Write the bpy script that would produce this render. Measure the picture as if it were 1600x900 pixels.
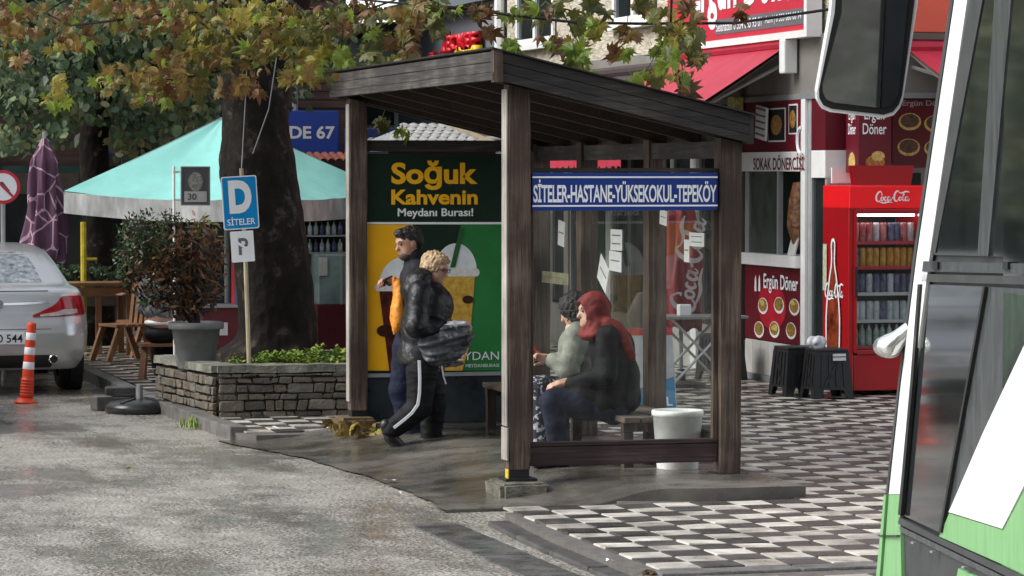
import bpy, bmesh, math, random
import numpy as np
from mathutils import Vector, Matrix, noise as mnoise
R=math.radians
scene=bpy.context.scene
for o in list(bpy.data.objects): bpy.data.objects.remove(o)
col=scene.collection

# ------------------------------------------------------------------ camera
FPX=5000.0; HORIZON=270.0; CAM_H=2.2; YAW=R(15.2); DIST=21.4
CAM=Vector((-DIST*math.sin(YAW),-DIST*math.cos(YAW),CAM_H))
PITCH=math.atan((450-HORIZON)/FPX)
cd=bpy.data.cameras.new('camera'); cam=bpy.data.objects.new('camera',cd); col.objects.link(cam)
cd.sensor_width=36; cd.lens=FPX/1600*36; cd.clip_start=0.1; cd.clip_end=3000
cam.location=CAM; cam.rotation_euler=(math.pi/2-PITCH,0,-YAW)
scene.camera=cam
scene.render.resolution_x=1024; scene.render.resolution_y=576

# ------------------------------------------------------------------ sky and sun
SUN_EL=R(42); SUN_AZ=R(-84)        # azimuth measured from +y towards +x: light comes from the left
world=bpy.data.worlds.new('World'); scene.world=world; world.use_nodes=True
wn=world.node_tree; wn.nodes.clear()
sky=wn.nodes.new('ShaderNodeTexSky'); sky.sky_type='NISHITA'; sky.sun_disc=False
sky.sun_elevation=SUN_EL; sky.sun_rotation=SUN_AZ; sky.air_density=1.0; sky.dust_density=1.0; sky.ozone_density=1.0
hs=wn.nodes.new('ShaderNodeHueSaturation'); hs.inputs['Saturation'].default_value=0.35   # thin cloud veil: a whiter sky
bg=wn.nodes.new('ShaderNodeBackground'); bg.inputs['Strength'].default_value=0.108
wo=wn.nodes.new('ShaderNodeOutputWorld')
wn.links.new(sky.outputs[0],hs.inputs['Color']); wn.links.new(hs.outputs[0],bg.inputs[0]); wn.links.new(bg.outputs[0],wo.inputs[0])
sd=bpy.data.lights.new('sun','SUN'); sd.energy=1.5; sd.angle=R(38); sd.color=(1,0.97,0.93)
sun=bpy.data.objects.new('sun',sd); col.objects.link(sun)
sdir=Vector((math.sin(SUN_AZ)*math.cos(SUN_EL),math.cos(SUN_AZ)*math.cos(SUN_EL),math.sin(SUN_EL)))
sun.rotation_euler=(-sdir).to_track_quat('-Z','Y').to_euler(); sun.location=sdir*60
vs=scene.view_settings; vs.view_transform='Standard'; vs.look='None'; vs.gamma=1; vs.use_curve_mapping=False
vs.exposure=1.5

# ------------------------------------------------------------------ measuring helpers: where a sight line meets a real plane
_R=Vector((math.cos(YAW),-math.sin(YAW),0))
_F=Vector((math.sin(YAW)*math.cos(PITCH),math.cos(YAW)*math.cos(PITCH),-math.sin(PITCH)))
_U=Vector((math.sin(YAW)*math.sin(PITCH),math.cos(YAW)*math.sin(PITCH),math.cos(PITCH)))
def ray(u,v): return _F+_R*((u-800)/FPX)+_U*((450-v)/FPX)
def hit(u,v,ax,val):
    d=ray(u,v); return CAM+d*((val-CAM[ax])/d[ax])
def G(u,v,z=0.0): return hit(u,v,2,z)
def PX(u,v,x): return hit(u,v,0,x)
def PY(u,v,y): return hit(u,v,1,y)

# ------------------------------------------------------------------ materials
MATS={}
def M(name,c,rough=.6,metal=0,var=.12,vs=6.0,bump=0.0,bs=40.0,c2=None,stretch=(1,1,1),spec=.5,coat=0,detail=6,speck=0,trans=0,alpha=1,emit=0,ior=1.45,sheen=0,rv=0,dirt=0):
    """principled material, colour broken up by object-space noise, optional relief"""
    if name in MATS: return MATS[name]
    m=bpy.data.materials.new(name); m.use_nodes=True; nt=m.node_tree; b=nt.nodes['Principled BSDF']
    b.inputs['Roughness'].default_value=rough; b.inputs['Metallic'].default_value=metal
    b.inputs['Specular IOR Level'].default_value=spec; b.inputs['IOR'].default_value=ior
    b.inputs['Coat Weight'].default_value=coat; b.inputs['Coat Roughness'].default_value=.06
    b.inputs['Transmission Weight'].default_value=trans; b.inputs['Alpha'].default_value=alpha
    b.inputs['Sheen Weight'].default_value=sheen
    if emit:
        b.inputs['Emission Color'].default_value=(*c,1); b.inputs['Emission Strength'].default_value=emit
    L=nt.links.new
    tc=nt.nodes.new('ShaderNodeTexCoord'); mp=nt.nodes.new('ShaderNodeMapping'); mp.inputs['Scale'].default_value=stretch
    oi=nt.nodes.new('ShaderNodeObjectInfo'); va=nt.nodes.new('ShaderNodeVectorMath'); va.operation='MULTIPLY_ADD'; va.inputs[1].default_value=(31,17,23)
    L(oi.outputs['Random'],va.inputs[0]); L(tc.outputs['Object'],va.inputs[2]); L(va.outputs[0],mp.inputs['Vector'])
    if var or c2:
        n=nt.nodes.new('ShaderNodeTexNoise'); n.inputs['Scale'].default_value=vs; n.inputs['Detail'].default_value=detail; n.inputs['Roughness'].default_value=.62
        L(mp.outputs[0],n.inputs['Vector'])
        r=nt.nodes.new('ShaderNodeValToRGB'); L(n.outputs['Fac'],r.inputs[0])
        a=tuple(max(0,x*(1-var)) for x in c); bb=c2 if c2 else tuple(min(1,x*(1+var)) for x in c)
        r.color_ramp.elements[0].position=.33; r.color_ramp.elements[0].color=(*a,1)
        r.color_ramp.elements[1].position=.67; r.color_ramp.elements[1].color=(*bb,1)
        if dirt:
            ge=nt.nodes.new('ShaderNodeNewGeometry'); dn=nt.nodes.new('ShaderNodeTexNoise'); dn.inputs['Scale'].default_value=1.1; dn.inputs['Detail'].default_value=7; dn.inputs['Roughness'].default_value=.68; L(ge.outputs['Position'],dn.inputs['Vector'])
            dr_=nt.nodes.new('ShaderNodeMapRange'); dr_.inputs[1].default_value=.36; dr_.inputs[2].default_value=.60; dr_.inputs[3].default_value=1-dirt; dr_.inputs[4].default_value=1.0; L(dn.outputs['Fac'],dr_.inputs[0])
            mu_=nt.nodes.new('ShaderNodeMix'); mu_.data_type='RGBA'; mu_.blend_type='MULTIPLY'; mu_.inputs[0].default_value=1; L(r.outputs[0],mu_.inputs[6]); L(dr_.outputs[0],mu_.inputs[7]); L(mu_.outputs[2],b.inputs['Base Color'])
        else: L(r.outputs[0],b.inputs['Base Color'])
        if rv:
            mr=nt.nodes.new('ShaderNodeMapRange'); mr.inputs[1].default_value=.35; mr.inputs[2].default_value=.65
            mr.inputs[3].default_value=max(0,rough-rv); mr.inputs[4].default_value=min(1,rough+rv)
            L(n.outputs['Fac'],mr.inputs[0]); L(mr.outputs[0],b.inputs['Roughness'])
    else: b.inputs['Base Color'].default_value=(*c,1)
    if bump:
        n2=nt.nodes.new('ShaderNodeTexNoise'); n2.inputs['Scale'].default_value=bs; n2.inputs['Detail'].default_value=5
        L(mp.outputs[0],n2.inputs['Vector'])
        bp=nt.nodes.new('ShaderNodeBump'); bp.inputs['Strength'].default_value=min(1,bump); bp.inputs['Distance'].default_value=.02
        L(n2.outputs['Fac'],bp.inputs['Height']); L(bp.outputs[0],b.inputs['Normal'])
    MATS[name]=m; return m
def wood(name,dark,mid,light,axis,scale=1.0,rough=.75,bump=.9):
    """weathered timber: grain drawn out along one axis"""
    if name in MATS: return MATS[name]
    m=bpy.data.materials.new(name); m.use_nodes=True; nt=m.node_tree; b=nt.nodes['Principled BSDF']; L=nt.links.new
    b.inputs['Roughness'].default_value=rough
    tc=nt.nodes.new('ShaderNodeTexCoord'); mp=nt.nodes.new('ShaderNodeMapping')
    st=[28*scale]*3; st['xyz'.index(axis)]=1.1*scale; mp.inputs['Scale'].default_value=st
    L(tc.outputs['Object'],mp.inputs[0])
    n=nt.nodes.new('ShaderNodeTexNoise'); n.inputs['Scale'].default_value=1.6; n.inputs['Detail'].default_value=8; n.inputs['Roughness'].default_value=.7; n.inputs['Distortion'].default_value=.5
    L(mp.outputs[0],n.inputs[0])
    n3=nt.nodes.new('ShaderNodeTexNoise'); n3.inputs['Scale'].default_value=2.3; n3.inputs['Detail'].default_value=4; L(tc.outputs['Object'],n3.inputs[0])
    mx=nt.nodes.new('ShaderNodeMath'); mx.operation='MULTIPLY_ADD'; mx.inputs[1].default_value=.5; L(n3.outputs['Fac'],mx.inputs[0])
    mm=nt.nodes.new('ShaderNodeMath'); mm.operation='MULTIPLY'; mm.inputs[1].default_value=.55; L(n.outputs['Fac'],mm.inputs[0]); L(mm.outputs[0],mx.inputs[2])
    r=nt.nodes.new('ShaderNodeValToRGB'); L(mx.outputs[0],r.inputs[0])
    e=r.color_ramp.elements; e[0].position=.36; e[0].color=(*dark,1); e[1].position=.68; e[1].color=(*light,1)
    k=e.new(.52); k.color=(*mid,1)
    L(r.outputs[0],b.inputs['Base Color'])
    bp=nt.nodes.new('ShaderNodeBump'); bp.inputs['Strength'].default_value=bump; bp.inputs['Distance'].default_value=.012
    L(n.outputs['Fac'],bp.inputs['Height']); L(bp.outputs[0],b.inputs['Normal'])
    MATS[name]=m; return m

# ------------------------------------------------------------------ mesh builder
class MB:
    def __init__(s): s.v=[]; s.f=[]; s.mi=[]; s.sm=[]; s.cur=0; s.smooth=False
    def add(s,vs,fs):
        n=len(s.v); s.v+= [tuple(p) for p in vs]; s.f+=[tuple(i+n for i in f) for f in fs]
        s.mi+=[s.cur]*len(fs); s.sm+=[s.smooth]*len(fs); return s
    def box(s,x0,x1,y0,y1,z0,z1):
        return s.add([(x0,y0,z0),(x1,y0,z0),(x1,y1,z0),(x0,y1,z0),(x0,y0,z1),(x1,y0,z1),(x1,y1,z1),(x0,y1,z1)],
              [(0,3,2,1),(4,5,6,7),(0,1,5,4),(1,2,6,5),(2,3,7,6),(3,0,4,7)])
    def cbox(s,c,d): return s.box(c[0]-d[0]/2,c[0]+d[0]/2,c[1]-d[1]/2,c[1]+d[1]/2,c[2]-d[2]/2,c[2]+d[2]/2)
    def bbox(s,x0,x1,y0,y1,z0,z1,b=.01):
        """box with chamfered edges"""
        bm=bmesh.new(); bmesh.ops.create_cube(bm,size=1)
        for v in bm.verts: v.co=Vector(((x0+x1)/2+v.co.x*(x1-x0),(y0+y1)/2+v.co.y*(y1-y0),(z0+z1)/2+v.co.z*(z1-z0)))
        b=min(b,.45*min(abs(x1-x0),abs(y1-y0),abs(z1-z0)))
        bmesh.ops.bevel(bm,geom=bm.edges[:],offset=b,segments=2,affect='EDGES',profile=.6)
        return s.addbm(bm)
    def addbm(s,bm):
        bm.verts.index_update(); s.add([v.co[:] for v in bm.verts],[[v.index for v in f.verts] for f in bm.faces]); bm.free(); return s
    def beam(s,a,b,w,h,up=(0,0,1)):
        """rectangular bar from a to b"""
        a=Vector(a);b=Vector(b);d=(b-a).normalized(); u=Vector(up); r=d.cross(u)
        if r.length<1e-4: r=d.cross(Vector((0,1,0)))
        r.normalize(); u=r.cross(d).normalized(); vs=[]
        for p in (a,b):
            for i,j in ((-1,-1),(1,-1),(1,1),(-1,1)): vs.append(p+r*(i*w/2)+u*(j*h/2))
        return s.add(vs,[(0,3,2,1),(4,5,6,7),(0,1,5,4),(1,2,6,5),(2,3,7,6),(3,0,4,7)])
    def tube(s,pts,rad,n=8,cap=True):
        pts=[Vector(p) for p in pts]; 
        if not hasattr(rad,'__len__'): rad=[rad]*len(pts)
        vs=[];fs=[]; d0=(pts[1]-pts[0]).normalized(); r=d0.orthogonal().normalized()
        for i,p in enumerate(pts):
            d=(pts[min(i+1,len(pts)-1)]-pts[max(i-1,0)]).normalized()
            r=(r-d*r.dot(d)).normalized(); u=d.cross(r)
            for k in range(n):
                a=2*math.pi*k/n; vs.append(p+(r*math.cos(a)+u*math.sin(a))*rad[i])
        for i in range(len(pts)-1):
            for k in range(n): fs.append((i*n+k,i*n+(k+1)%n,(i+1)*n+(k+1)%n,(i+1)*n+k))
        if cap: fs.append(tuple(range(n-1,-1,-1))); fs.append(tuple(range((len(pts)-1)*n,len(pts)*n)))
        return s.add(vs,fs)
    def lathe(s,prof,n=24,c=(0,0,0),closed=False):
        vs=[];fs=[];m=len(prof)
        for (r,z) in prof:
            for k in range(n): a=2*math.pi*k/n; vs.append((c[0]+r*math.cos(a),c[1]+r*math.sin(a),c[2]+z))
        for i in range(m-1):
            for k in range(n): fs.append((i*n+k,i*n+(k+1)%n,(i+1)*n+(k+1)%n,(i+1)*n+k))
        if prof[0][0]>1e-5: fs.append(tuple(range(n-1,-1,-1)))
        if prof[-1][0]>1e-5: fs.append(tuple(range((m-1)*n,m*n)))
        return s.add(vs,fs)
    def prism(s,poly,o,ex,ey,depth):
        """2-D outline extruded: o + x*ex + y*ey, thickness along ex x ey"""
        o=Vector(o);ex=Vector(ex);ey=Vector(ey);nn=ex.cross(ey).normalized()*depth; n=len(poly)
        vs=[o+ex*a+ey*b for a,b in poly]+[o+ex*a+ey*b+nn for a,b in poly]
        ar=sum(poly[i][0]*poly[(i+1)%n][1]-poly[(i+1)%n][0]*poly[i][1] for i in range(n))
        lo=list(range(n)); hi=list(range(n,2*n))
        fs=[tuple(reversed(lo)),tuple(hi)]+[(i,(i+1)%n,n+(i+1)%n,n+i) for i in range(n)]
        if ar<0: fs=[tuple(reversed(f)) for f in fs]
        if depth<0: fs=[tuple(reversed(f)) for f in fs]
        return s.add(vs,fs)
    def sheet(s,poly,o,ex,ey):
        o=Vector(o);ex=Vector(ex);ey=Vector(ey)
        return s.add([o+ex*a+ey*b for a,b in poly],[tuple(range(len(poly)))])
    def grid(s,fn,nu,nv):
        vs=[fn(i/(nu),j/(nv)) for j in range(nv+1) for i in range(nu+1)]
        fs=[(j*(nu+1)+i,j*(nu+1)+i+1,(j+1)*(nu+1)+i+1,(j+1)*(nu+1)+i) for j in range(nv) for i in range(nu)]
        return s.add(vs,fs)
    def mesh(s,name,mats):
        me=bpy.data.meshes.new(name); me.from_pydata(s.v,[],s.f)
        for m in (mats if isinstance(mats,(list,tuple)) else [mats]): me.materials.append(m)
        me.polygons.foreach_set('material_index',s.mi); me.polygons.foreach_set('use_smooth',s.sm); me.update(); return me
    def build(s,name,mats,parent=None,**k): return put(name,s.mesh(name,mats),parent,**k)
def put(name,me,parent=None,loc=None,rot=None,label=None,cat=None,group=None,kind=None):
    o=bpy.data.objects.new(name,me); col.objects.link(o)
    if parent: o.parent=parent
    if loc is not None: o.location=loc
    if rot is not None: o.rotation_euler=rot
    if label: o['label']=label
    if cat: o['category']=cat
    if group: o['group']=group
    if kind: o['kind']=kind
    return o
def thing(name,label,cat,loc=(0,0,0),rz=0,group=None):
    o=put(name,None,None,loc,(0,0,rz),label,cat,group); o.empty_display_size=.1; return o
def copy_tree(o,parent=None,**k):
    c=o.copy(); col.objects.link(c); c.parent=parent
    for ch in list(o.children): copy_tree(ch,c)
    for a,b in k.items():
        if a=='loc': c.location=b
        elif a=='rz': c.rotation_euler.z=b
        else: c[a]=b
    return c
def ell(cx,cy,rx,ry,n=20,a0=0,a1=360): return [(cx+rx*math.cos(R(a0+(a1-a0)*i/n)),cy+ry*math.sin(R(a0+(a1-a0)*i/n))) for i in range(n if a1-a0>=360 else n+1)]
def rrect(x0,x1,y0,y1,r,n=5):
    p=[]
    for cx,cy,a in ((x1-r,y0+r,-90),(x1-r,y1-r,0),(x0+r,y1-r,90),(x0+r,y0+r,180)):
        for i in range(n+1): t=R(a+90*i/n); p.append((cx+r*math.cos(t),cy+r*math.sin(t)))
    return p

# ------------------------------------------------------------------ lettering
def text(name,s,mat,parent,o,ex,ez,w=None,h=None,bold=0.0,align='LEFT',depth=.002,shear=0,space=1.0,fit='xy'):
    """flat letters laid on a plane: o = lower-left corner of the ink box, ex / ez = unit directions; scaled to ink width w and height h"""
    cu=bpy.data.curves.new(name,'FONT'); cu.body=s; cu.size=1; cu.offset=bold; cu.extrude=0; cu.shear=shear; cu.space_character=space; cu.space_line=.95
    cu.align_x=align; cu.resolution_u=4
    ob=bpy.data.objects.new(name,cu); col.objects.link(ob)
    dg=bpy.context.evaluated_depsgraph_get(); me=bpy.data.meshes.new_from_object(ob.evaluated_get(dg)); 
    bpy.data.objects.remove(ob); bpy.data.curves.remove(cu)
    n=len(me.vertices); co=np.empty(n*3); me.vertices.foreach_get('co',co); co=co.reshape(-1,3)
    lo=co.min(0); hi=co.max(0); sx=(w/(hi[0]-lo[0])) if w else None; sy=(h/(hi[1]-lo[1])) if h else None
    if sx is None: sx=sy
    if sy is None: sy=sx
    ex=np.array(ex,float); ez=np.array(ez,float); nn=np.cross(ex,ez); nn/=np.linalg.norm(nn)
    a=(co[:,0]-lo[0])*sx; b=(co[:,1]-lo[1])*sy
    out=np.array(o,float)[None]+a[:,None]*ex[None]+b[:,None]*ez[None]+nn[None]*depth
    me.vertices.foreach_set('co',out.ravel()); me.materials.clear(); me.materials.append(mat); me.update()
    return put(name,me,parent)
def ribbon(mb,strokes,o,ex,ey,sc=1.0,off=.002):
    """brush strokes: lists of (x,y,width)"""
    o=Vector(o);ex=Vector(ex);ey=Vector(ey);nn=ex.cross(ey).normalized()*off
    for st in strokes:
        P=[]
        for i in range(len(st)-1):      # catmull-rom
            p0=st[max(i-1,0)];p1=st[i];p2=st[i+1];p3=st[min(i+2,len(st)-1)]
            for q in range(5):
                t=q/5; P.append(tuple(.5*((2*p1[k])+(-p0[k]+p2[k])*t+(2*p0[k]-5*p1[k]+4*p2[k]-p3[k])*t*t+(-p0[k]+3*p1[k]-3*p2[k]+p3[k])*t**3) for k in range(3)))
        P.append(st[-1]); vs=[]
        for i,p in enumerate(P):
            a=P[max(i-1,0)];b=P[min(i+1,len(P)-1)]; dx=b[0]-a[0];dy=b[1]-a[1];l=math.hypot(dx,dy) or 1
            px,py=-dy/l*p[2]/2,dx/l*p[2]/2
            for sgn in (1,-1): vs.append(o+ex*((p[0]+px*sgn)*sc)+ey*((p[1]+py*sgn)*sc)+nn)
        mb.add(vs,[(2*i,2*i+1,2*i+3,2*i+2) for i in range(len(P)-1)])
COLA=[ # a flowing script wordmark, about 3.3 wide and 1 high
 [(.62,.78,.06),(.50,.92,.10),(.30,.82,.15),(.12,.50,.17),(.14,.18,.15),(.34,.06,.10),(.55,.22,.05)],
 [(.62,.78,.05),(.66,.62,.08),(.56,.60,.04)],
 [(.34,.06,.06),(.8,-.06,.12),(1.2,.02,.12),(1.6,-.02,.03)],
 [(.66,.46,.09),(.56,.34,.11),(.60,.16,.10),(.74,.18,.09),(.78,.38,.09),(.66,.46,.08)],
 [(1.06,.42,.06),(.96,.46,.10),(.88,.30,.11),(.94,.14,.10),(1.08,.20,.05)],
 [(1.36,.44,.07),(1.24,.46,.10),(1.16,.28,.11),(1.22,.13,.10),(1.36,.26,.06),(1.42,.48,.10),(1.38,.18,.09),(1.46,.14,.06),(1.54,.26,.04)],
 [(1.56,.34,.09),(1.70,.40,.09)],
 [(2.22,.86,.05),(2.10,.98,.10),(1.92,.86,.15),(1.78,.52,.17),(1.82,.20,.15),(2.0,.08,.10),(2.16,.26,.05)],
 [(2.22,.86,.05),(2.5,.80,.12),(2.85,.92,.14),(3.2,.86,.05)],
 [(2.32,.46,.09),(2.22,.34,.11),(2.26,.16,.10),(2.40,.18,.09),(2.44,.38,.09),(2.32,.46,.08)],
 [(2.52,.22,.05),(2.68,.62,.07),(2.70,.80,.07),(2.62,.66,.10),(2.58,.26,.11),(2.66,.12,.08),(2.76,.24,.04)],
 [(3.0,.44,.07),(2.88,.46,.10),(2.80,.28,.11),(2.86,.13,.10),(3.0,.26,.06),(3.06,.48,.10),(3.02,.18,.09),(3.10,.12,.07),(3.22,.28,.04)],
]
# ------------------------------------------------------------------ implicit surfaces (people, bags, cushions)
def surfnet(fn,lo,hi,h):
    lo=np.array(lo,np.float32); n=[int(math.ceil((hi[i]-lo[i])/h))+1 for i in range(3)]
    ax=[lo[i]+h*np.arange(n[i],dtype=np.float32) for i in range(3)]
    X,Y,Z=np.meshgrid(*ax,indexing='ij'); V=fn(X,Y,Z).astype(np.float32)
    S=V<0
    c=[(i,j,k) for i in (0,1) for j in (0,1) for k in (0,1)]
    sub=lambda A,o:A[o[0]:A.shape[0]-1+o[0],o[1]:A.shape[1]-1+o[1],o[2]:A.shape[2]-1+o[2]]
    cnt=sum(sub(S,o).astype(np.int8) for o in c); act=(cnt>0)&(cnt<8)
    idx=-np.ones(act.shape,np.int64); I=np.argwhere(act); idx[act]=np.arange(len(I))
    acc=np.zeros((len(I),3)); num=np.zeros(len(I))
    for a in range(8):
        for b in range(a+1,8):
            d=[c[b][q]-c[a][q] for q in range(3)]
            if sum(map(abs,d))!=1: continue
            va=V[I[:,0]+c[a][0],I[:,1]+c[a][1],I[:,2]+c[a][2]]; vb=V[I[:,0]+c[b][0],I[:,1]+c[b][1],I[:,2]+c[b][2]]
            cr=(va<0)!=(vb<0); t=np.where(cr,va/(va-vb+1e-12),0)
            for q in range(3): acc[:,q]+=np.where(cr,c[a][q]+t*d[q],0)
            num+=cr
    P=lo+(I+acc/num[:,None])*h
    F=[]
    for q in range(3):
        u,w=[(1,2),(2,0),(0,1)][q]
        A=S; sl=[slice(None)]*3; s2=[slice(None)]*3; sl[q]=slice(0,-1); s2[q]=slice(1,None)
        E=A[tuple(sl)]!=A[tuple(s2)]; J=np.argwhere(E)
        J=J[(J[:,u]>0)&(J[:,w]>0)&(J[:,u]<n[u]-1)&(J[:,w]<n[w]-1)]
        if not len(J): continue
        def cell(du,dw):
            K=J.copy(); K[:,u]+=du; K[:,w]+=dw; return idx[K[:,0],K[:,1],K[:,2]]
        q4=np.stack([cell(-1,-1),cell(0,-1),cell(0,0),cell(-1,0)],1)
        ins=A[J[:,0],J[:,1],J[:,2]]; q4[~ins]=q4[~ins][:,::-1]; F.append(q4)
    return P,np.concatenate(F)
def smin(a,b,k): 
    h=np.clip(.5+.5*(b-a)/k,0,1); return b+(a-b)*h-k*h*(1-h)
def cone(a,b,ra,rb):
    a=np.array(a,np.float32);b=np.array(b,np.float32);d=b-a;L2=float(d@d)+1e-9
    def f(X,Y,Z):
        t=np.clip(((X-a[0])*d[0]+(Y-a[1])*d[1]+(Z-a[2])*d[2])/L2,0,1)
        return np.sqrt((X-a[0]-t*d[0])**2+(Y-a[1]-t*d[1])**2+(Z-a[2]-t*d[2])**2)-(ra+(rb-ra)*t)
    return f
def ellip(c,r,rot=None):
    m=np.array(Matrix.Rotation(rot[0],3,rot[1]).transposed()) if rot else np.eye(3)
    def f(X,Y,Z):
        x,y,z=X-c[0],Y-c[1],Z-c[2]
        a=m[0,0]*x+m[0,1]*y+m[0,2]*z;b=m[1,0]*x+m[1,1]*y+m[1,2]*z;d=m[2,0]*x+m[2,1]*y+m[2,2]*z
        k=np.sqrt((a/r[0])**2+(b/r[1])**2+(d/r[2])**2)+1e-6
        k2=np.sqrt((a/r[0]**2)**2+(b/r[1]**2)**2+(d/r[2]**2)**2)+1e-6
        return k*(k-1)/k2
    return f
def union(parts,k=.03):
    def f(X,Y,Z):
        v=None
        for p in parts:
            kk=k
            if isinstance(p,tuple): p,kk=p
            w=p(X,Y,Z); v=w if v is None else smin(v,w,kk)
        return v
    return f
def folds(fn,amp,freq,seed=0,axis=(1,1,1.0)):
    rs=np.random.RandomState(seed); W=[(rs.uniform(-1,1,3)*np.array(axis)*freq*rs.uniform(.6,1.6),rs.uniform(0,6.3)) for _ in range(5)]
    def f(X,Y,Z):
        n=0; wx=.5*np.sin(freq*.35*Y+1.3)+.4*np.sin(freq*.3*Z)
        for k,ph in W: n=n+np.sin(k[0]*X+k[1]*Y+k[2]*Z+ph+wx)
        n=n/5
        return fn(X,Y,Z)+amp*(1-2*np.abs(n)*1.6)
    return f
def implicit(name,pieces,mat,parent,**kw):
    """pieces: list of (fn, lo, hi, cell) meshed and joined into one object"""
    vs=[];fs=[];n=0
    for fn,lo,hi,h in pieces:
        P,F=surfnet(fn,lo,hi,h); vs.append(P); fs.append(F+n); n+=len(P)
    P=np.concatenate(vs);F=np.concatenate(fs)
    me=bpy.data.meshes.new(name); me.from_pydata(P.tolist(),[],F.tolist()); me.materials.append(mat)
    me.polygons.foreach_set('use_smooth',[True]*len(F)); me.update()
    return put(name,me,parent,**kw)
# ------------------------------------------------------------------ materials shared by the setting
def glass_mat(name,tint=(1,1,1),dirt=.06,refl=1.0,streak=True,dirtcol=(.55,.55,.5)):
    """thin dusty glass: clear sheet, fresnel gloss, film of dirt"""
    if name in MATS: return MATS[name]
    m=bpy.data.materials.new(name); m.use_nodes=True; nt=m.node_tree; nt.nodes.clear(); L=nt.links.new
    out=nt.nodes.new('ShaderNodeOutputMaterial'); tr=nt.nodes.new('ShaderNodeBsdfTransparent'); tr.inputs[0].default_value=(*tint,1)
    gl=nt.nodes.new('ShaderNodeBsdfGlossy'); gl.inputs['Roughness'].default_value=.03; gl.inputs['Color'].default_value=(refl,refl,refl,1)
    fr=nt.nodes.new('ShaderNodeFresnel'); fr.inputs[0].default_value=1.33
    mx=nt.nodes.new('ShaderNodeMixShader'); L(fr.outputs[0],mx.inputs[0]); L(tr.outputs[0],mx.inputs[1]); L(gl.outputs[0],mx.inputs[2])
    df=nt.nodes.new('ShaderNodeBsdfDiffuse'); df.inputs[0].default_value=(*dirtcol,1)
    tc=nt.nodes.new('ShaderNodeTexCoord'); mp=nt.nodes.new('ShaderNodeMapping'); mp.inputs['Scale'].default_value=(14,14,3 if streak else 14); L(tc.outputs['Object'],mp.inputs[0])
    n=nt.nodes.new('ShaderNodeTexNoise'); n.inputs['Scale'].default_value=1.2; n.inputs['Detail'].default_value=9; n.inputs['Roughness'].default_value=.75; L(mp.outputs[0],n.inputs[0])
    mr=nt.nodes.new('ShaderNodeMapRange'); mr.inputs[1].default_value=.42; mr.inputs[2].default_value=.85; mr.inputs[3].default_value=dirt*.4; mr.inputs[4].default_value=min(1,dirt*4); L(n.outputs['Fac'],mr.inputs[0])
    m2=nt.nodes.new('ShaderNodeMixShader'); L(mr.outputs[0],m2.inputs[0]); L(mx.outputs[0],m2.inputs[1]); L(df.outputs[0],m2.inputs[2]); L(m2.outputs[0],out.inputs[0])
    MATS[name]=m; return m
def wet_asphalt():
    m=bpy.data.materials.new('wet_asphalt'); m.use_nodes=True; nt=m.node_tree; b=nt.nodes['Principled BSDF']; L=nt.links.new
    tc=nt.nodes.new('ShaderNodeTexCoord')
    def nz(sc,det,st=(1,1,1),ro=.6):
        mp=nt.nodes.new('ShaderNodeMapping'); mp.inputs['Scale'].default_value=st; L(tc.outputs['Object'],mp.inputs[0])
        n=nt.nodes.new('ShaderNodeTexNoise'); n.inputs['Scale'].default_value=sc; n.inputs['Detail'].default_value=det; n.inputs['Roughness'].default_value=ro; L(mp.outputs[0],n.inputs[0]); return n
    big=nz(.9,6,(1.0,.45,1),.68); grain=nz(44,4,(1,.8,1),ro=.82); mid=nz(4,5)
    def ramp(src,p0,c0,p1,c1):
        r=nt.nodes.new('ShaderNodeValToRGB'); r.color_ramp.elements[0].position=p0; r.color_ramp.elements[0].color=(*c0,1); r.color_ramp.elements[1].position=p1; r.color_ramp.elements[1].color=(*c1,1); L(src,r.inputs[0]); return r
    g=ramp(grain.outputs['Fac'],.42,(.055,.052,.047),.565,(.66,.64,.595))
    t=ramp(mid.outputs['Fac'],.35,(.72,.69,.64),.7,(1.10,1.07,1.0))
    mu=nt.nodes.new('ShaderNodeMix'); mu.data_type='RGBA'; mu.blend_type='MULTIPLY'; mu.inputs[0].default_value=1; L(g.outputs[0],mu.inputs[6]); L(t.outputs[0],mu.inputs[7])
    wt=nt.nodes.new('ShaderNodeMapRange'); wt.inputs[1].default_value=.44; wt.inputs[2].default_value=.60; wt.inputs[3].default_value=.66; wt.inputs[4].default_value=1.0; L(big.outputs['Fac'],wt.inputs[0])
    mw=nt.nodes.new('ShaderNodeMix'); mw.data_type='RGBA'; mw.blend_type='MULTIPLY'; mw.inputs[0].default_value=1; L(mu.outputs[2],mw.inputs[6]); L(wt.outputs[0],mw.inputs[7]); L(mw.outputs[2],b.inputs['Base Color']); b.inputs['Specular IOR Level'].default_value=.75
    rr=nt.nodes.new('ShaderNodeMapRange'); rr.inputs[1].default_value=.42; rr.inputs[2].default_value=.60; rr.inputs[3].default_value=.12; rr.inputs[4].default_value=.36; L(big.outputs['Fac'],rr.inputs[0]); L(rr.outputs[0],b.inputs['Roughness'])
    bs=nt.nodes.new('ShaderNodeMapRange'); bs.inputs[1].default_value=.42; bs.inputs[2].default_value=.62; bs.inputs[3].default_value=.05; bs.inputs[4].default_value=.9; L(big.outputs['Fac'],bs.inputs[0])
    bp=nt.nodes.new('ShaderNodeBump'); bp.inputs['Distance'].default_value=.014; L(bs.outputs[0],bp.inputs['Strength']); L(grain.outputs['Fac'],bp.inputs['Height'])
    bp2=nt.nodes.new('ShaderNodeBump'); bp2.inputs['Distance'].default_value=.02; bp2.inputs['Strength'].default_value=.25; L(mid.outputs['Fac'],bp2.inputs['Height']); L(bp.outputs[0],bp2.inputs['Normal']); L(bp2.outputs[0],b.inputs['Normal'])
    return m
m_conc=M('damp_concrete',(.085,.078,.068),.24,var=.45,vs=1.6,bump=.10,bs=60,c2=(.15,.138,.118),rv=.18,dirt=.3)
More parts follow.
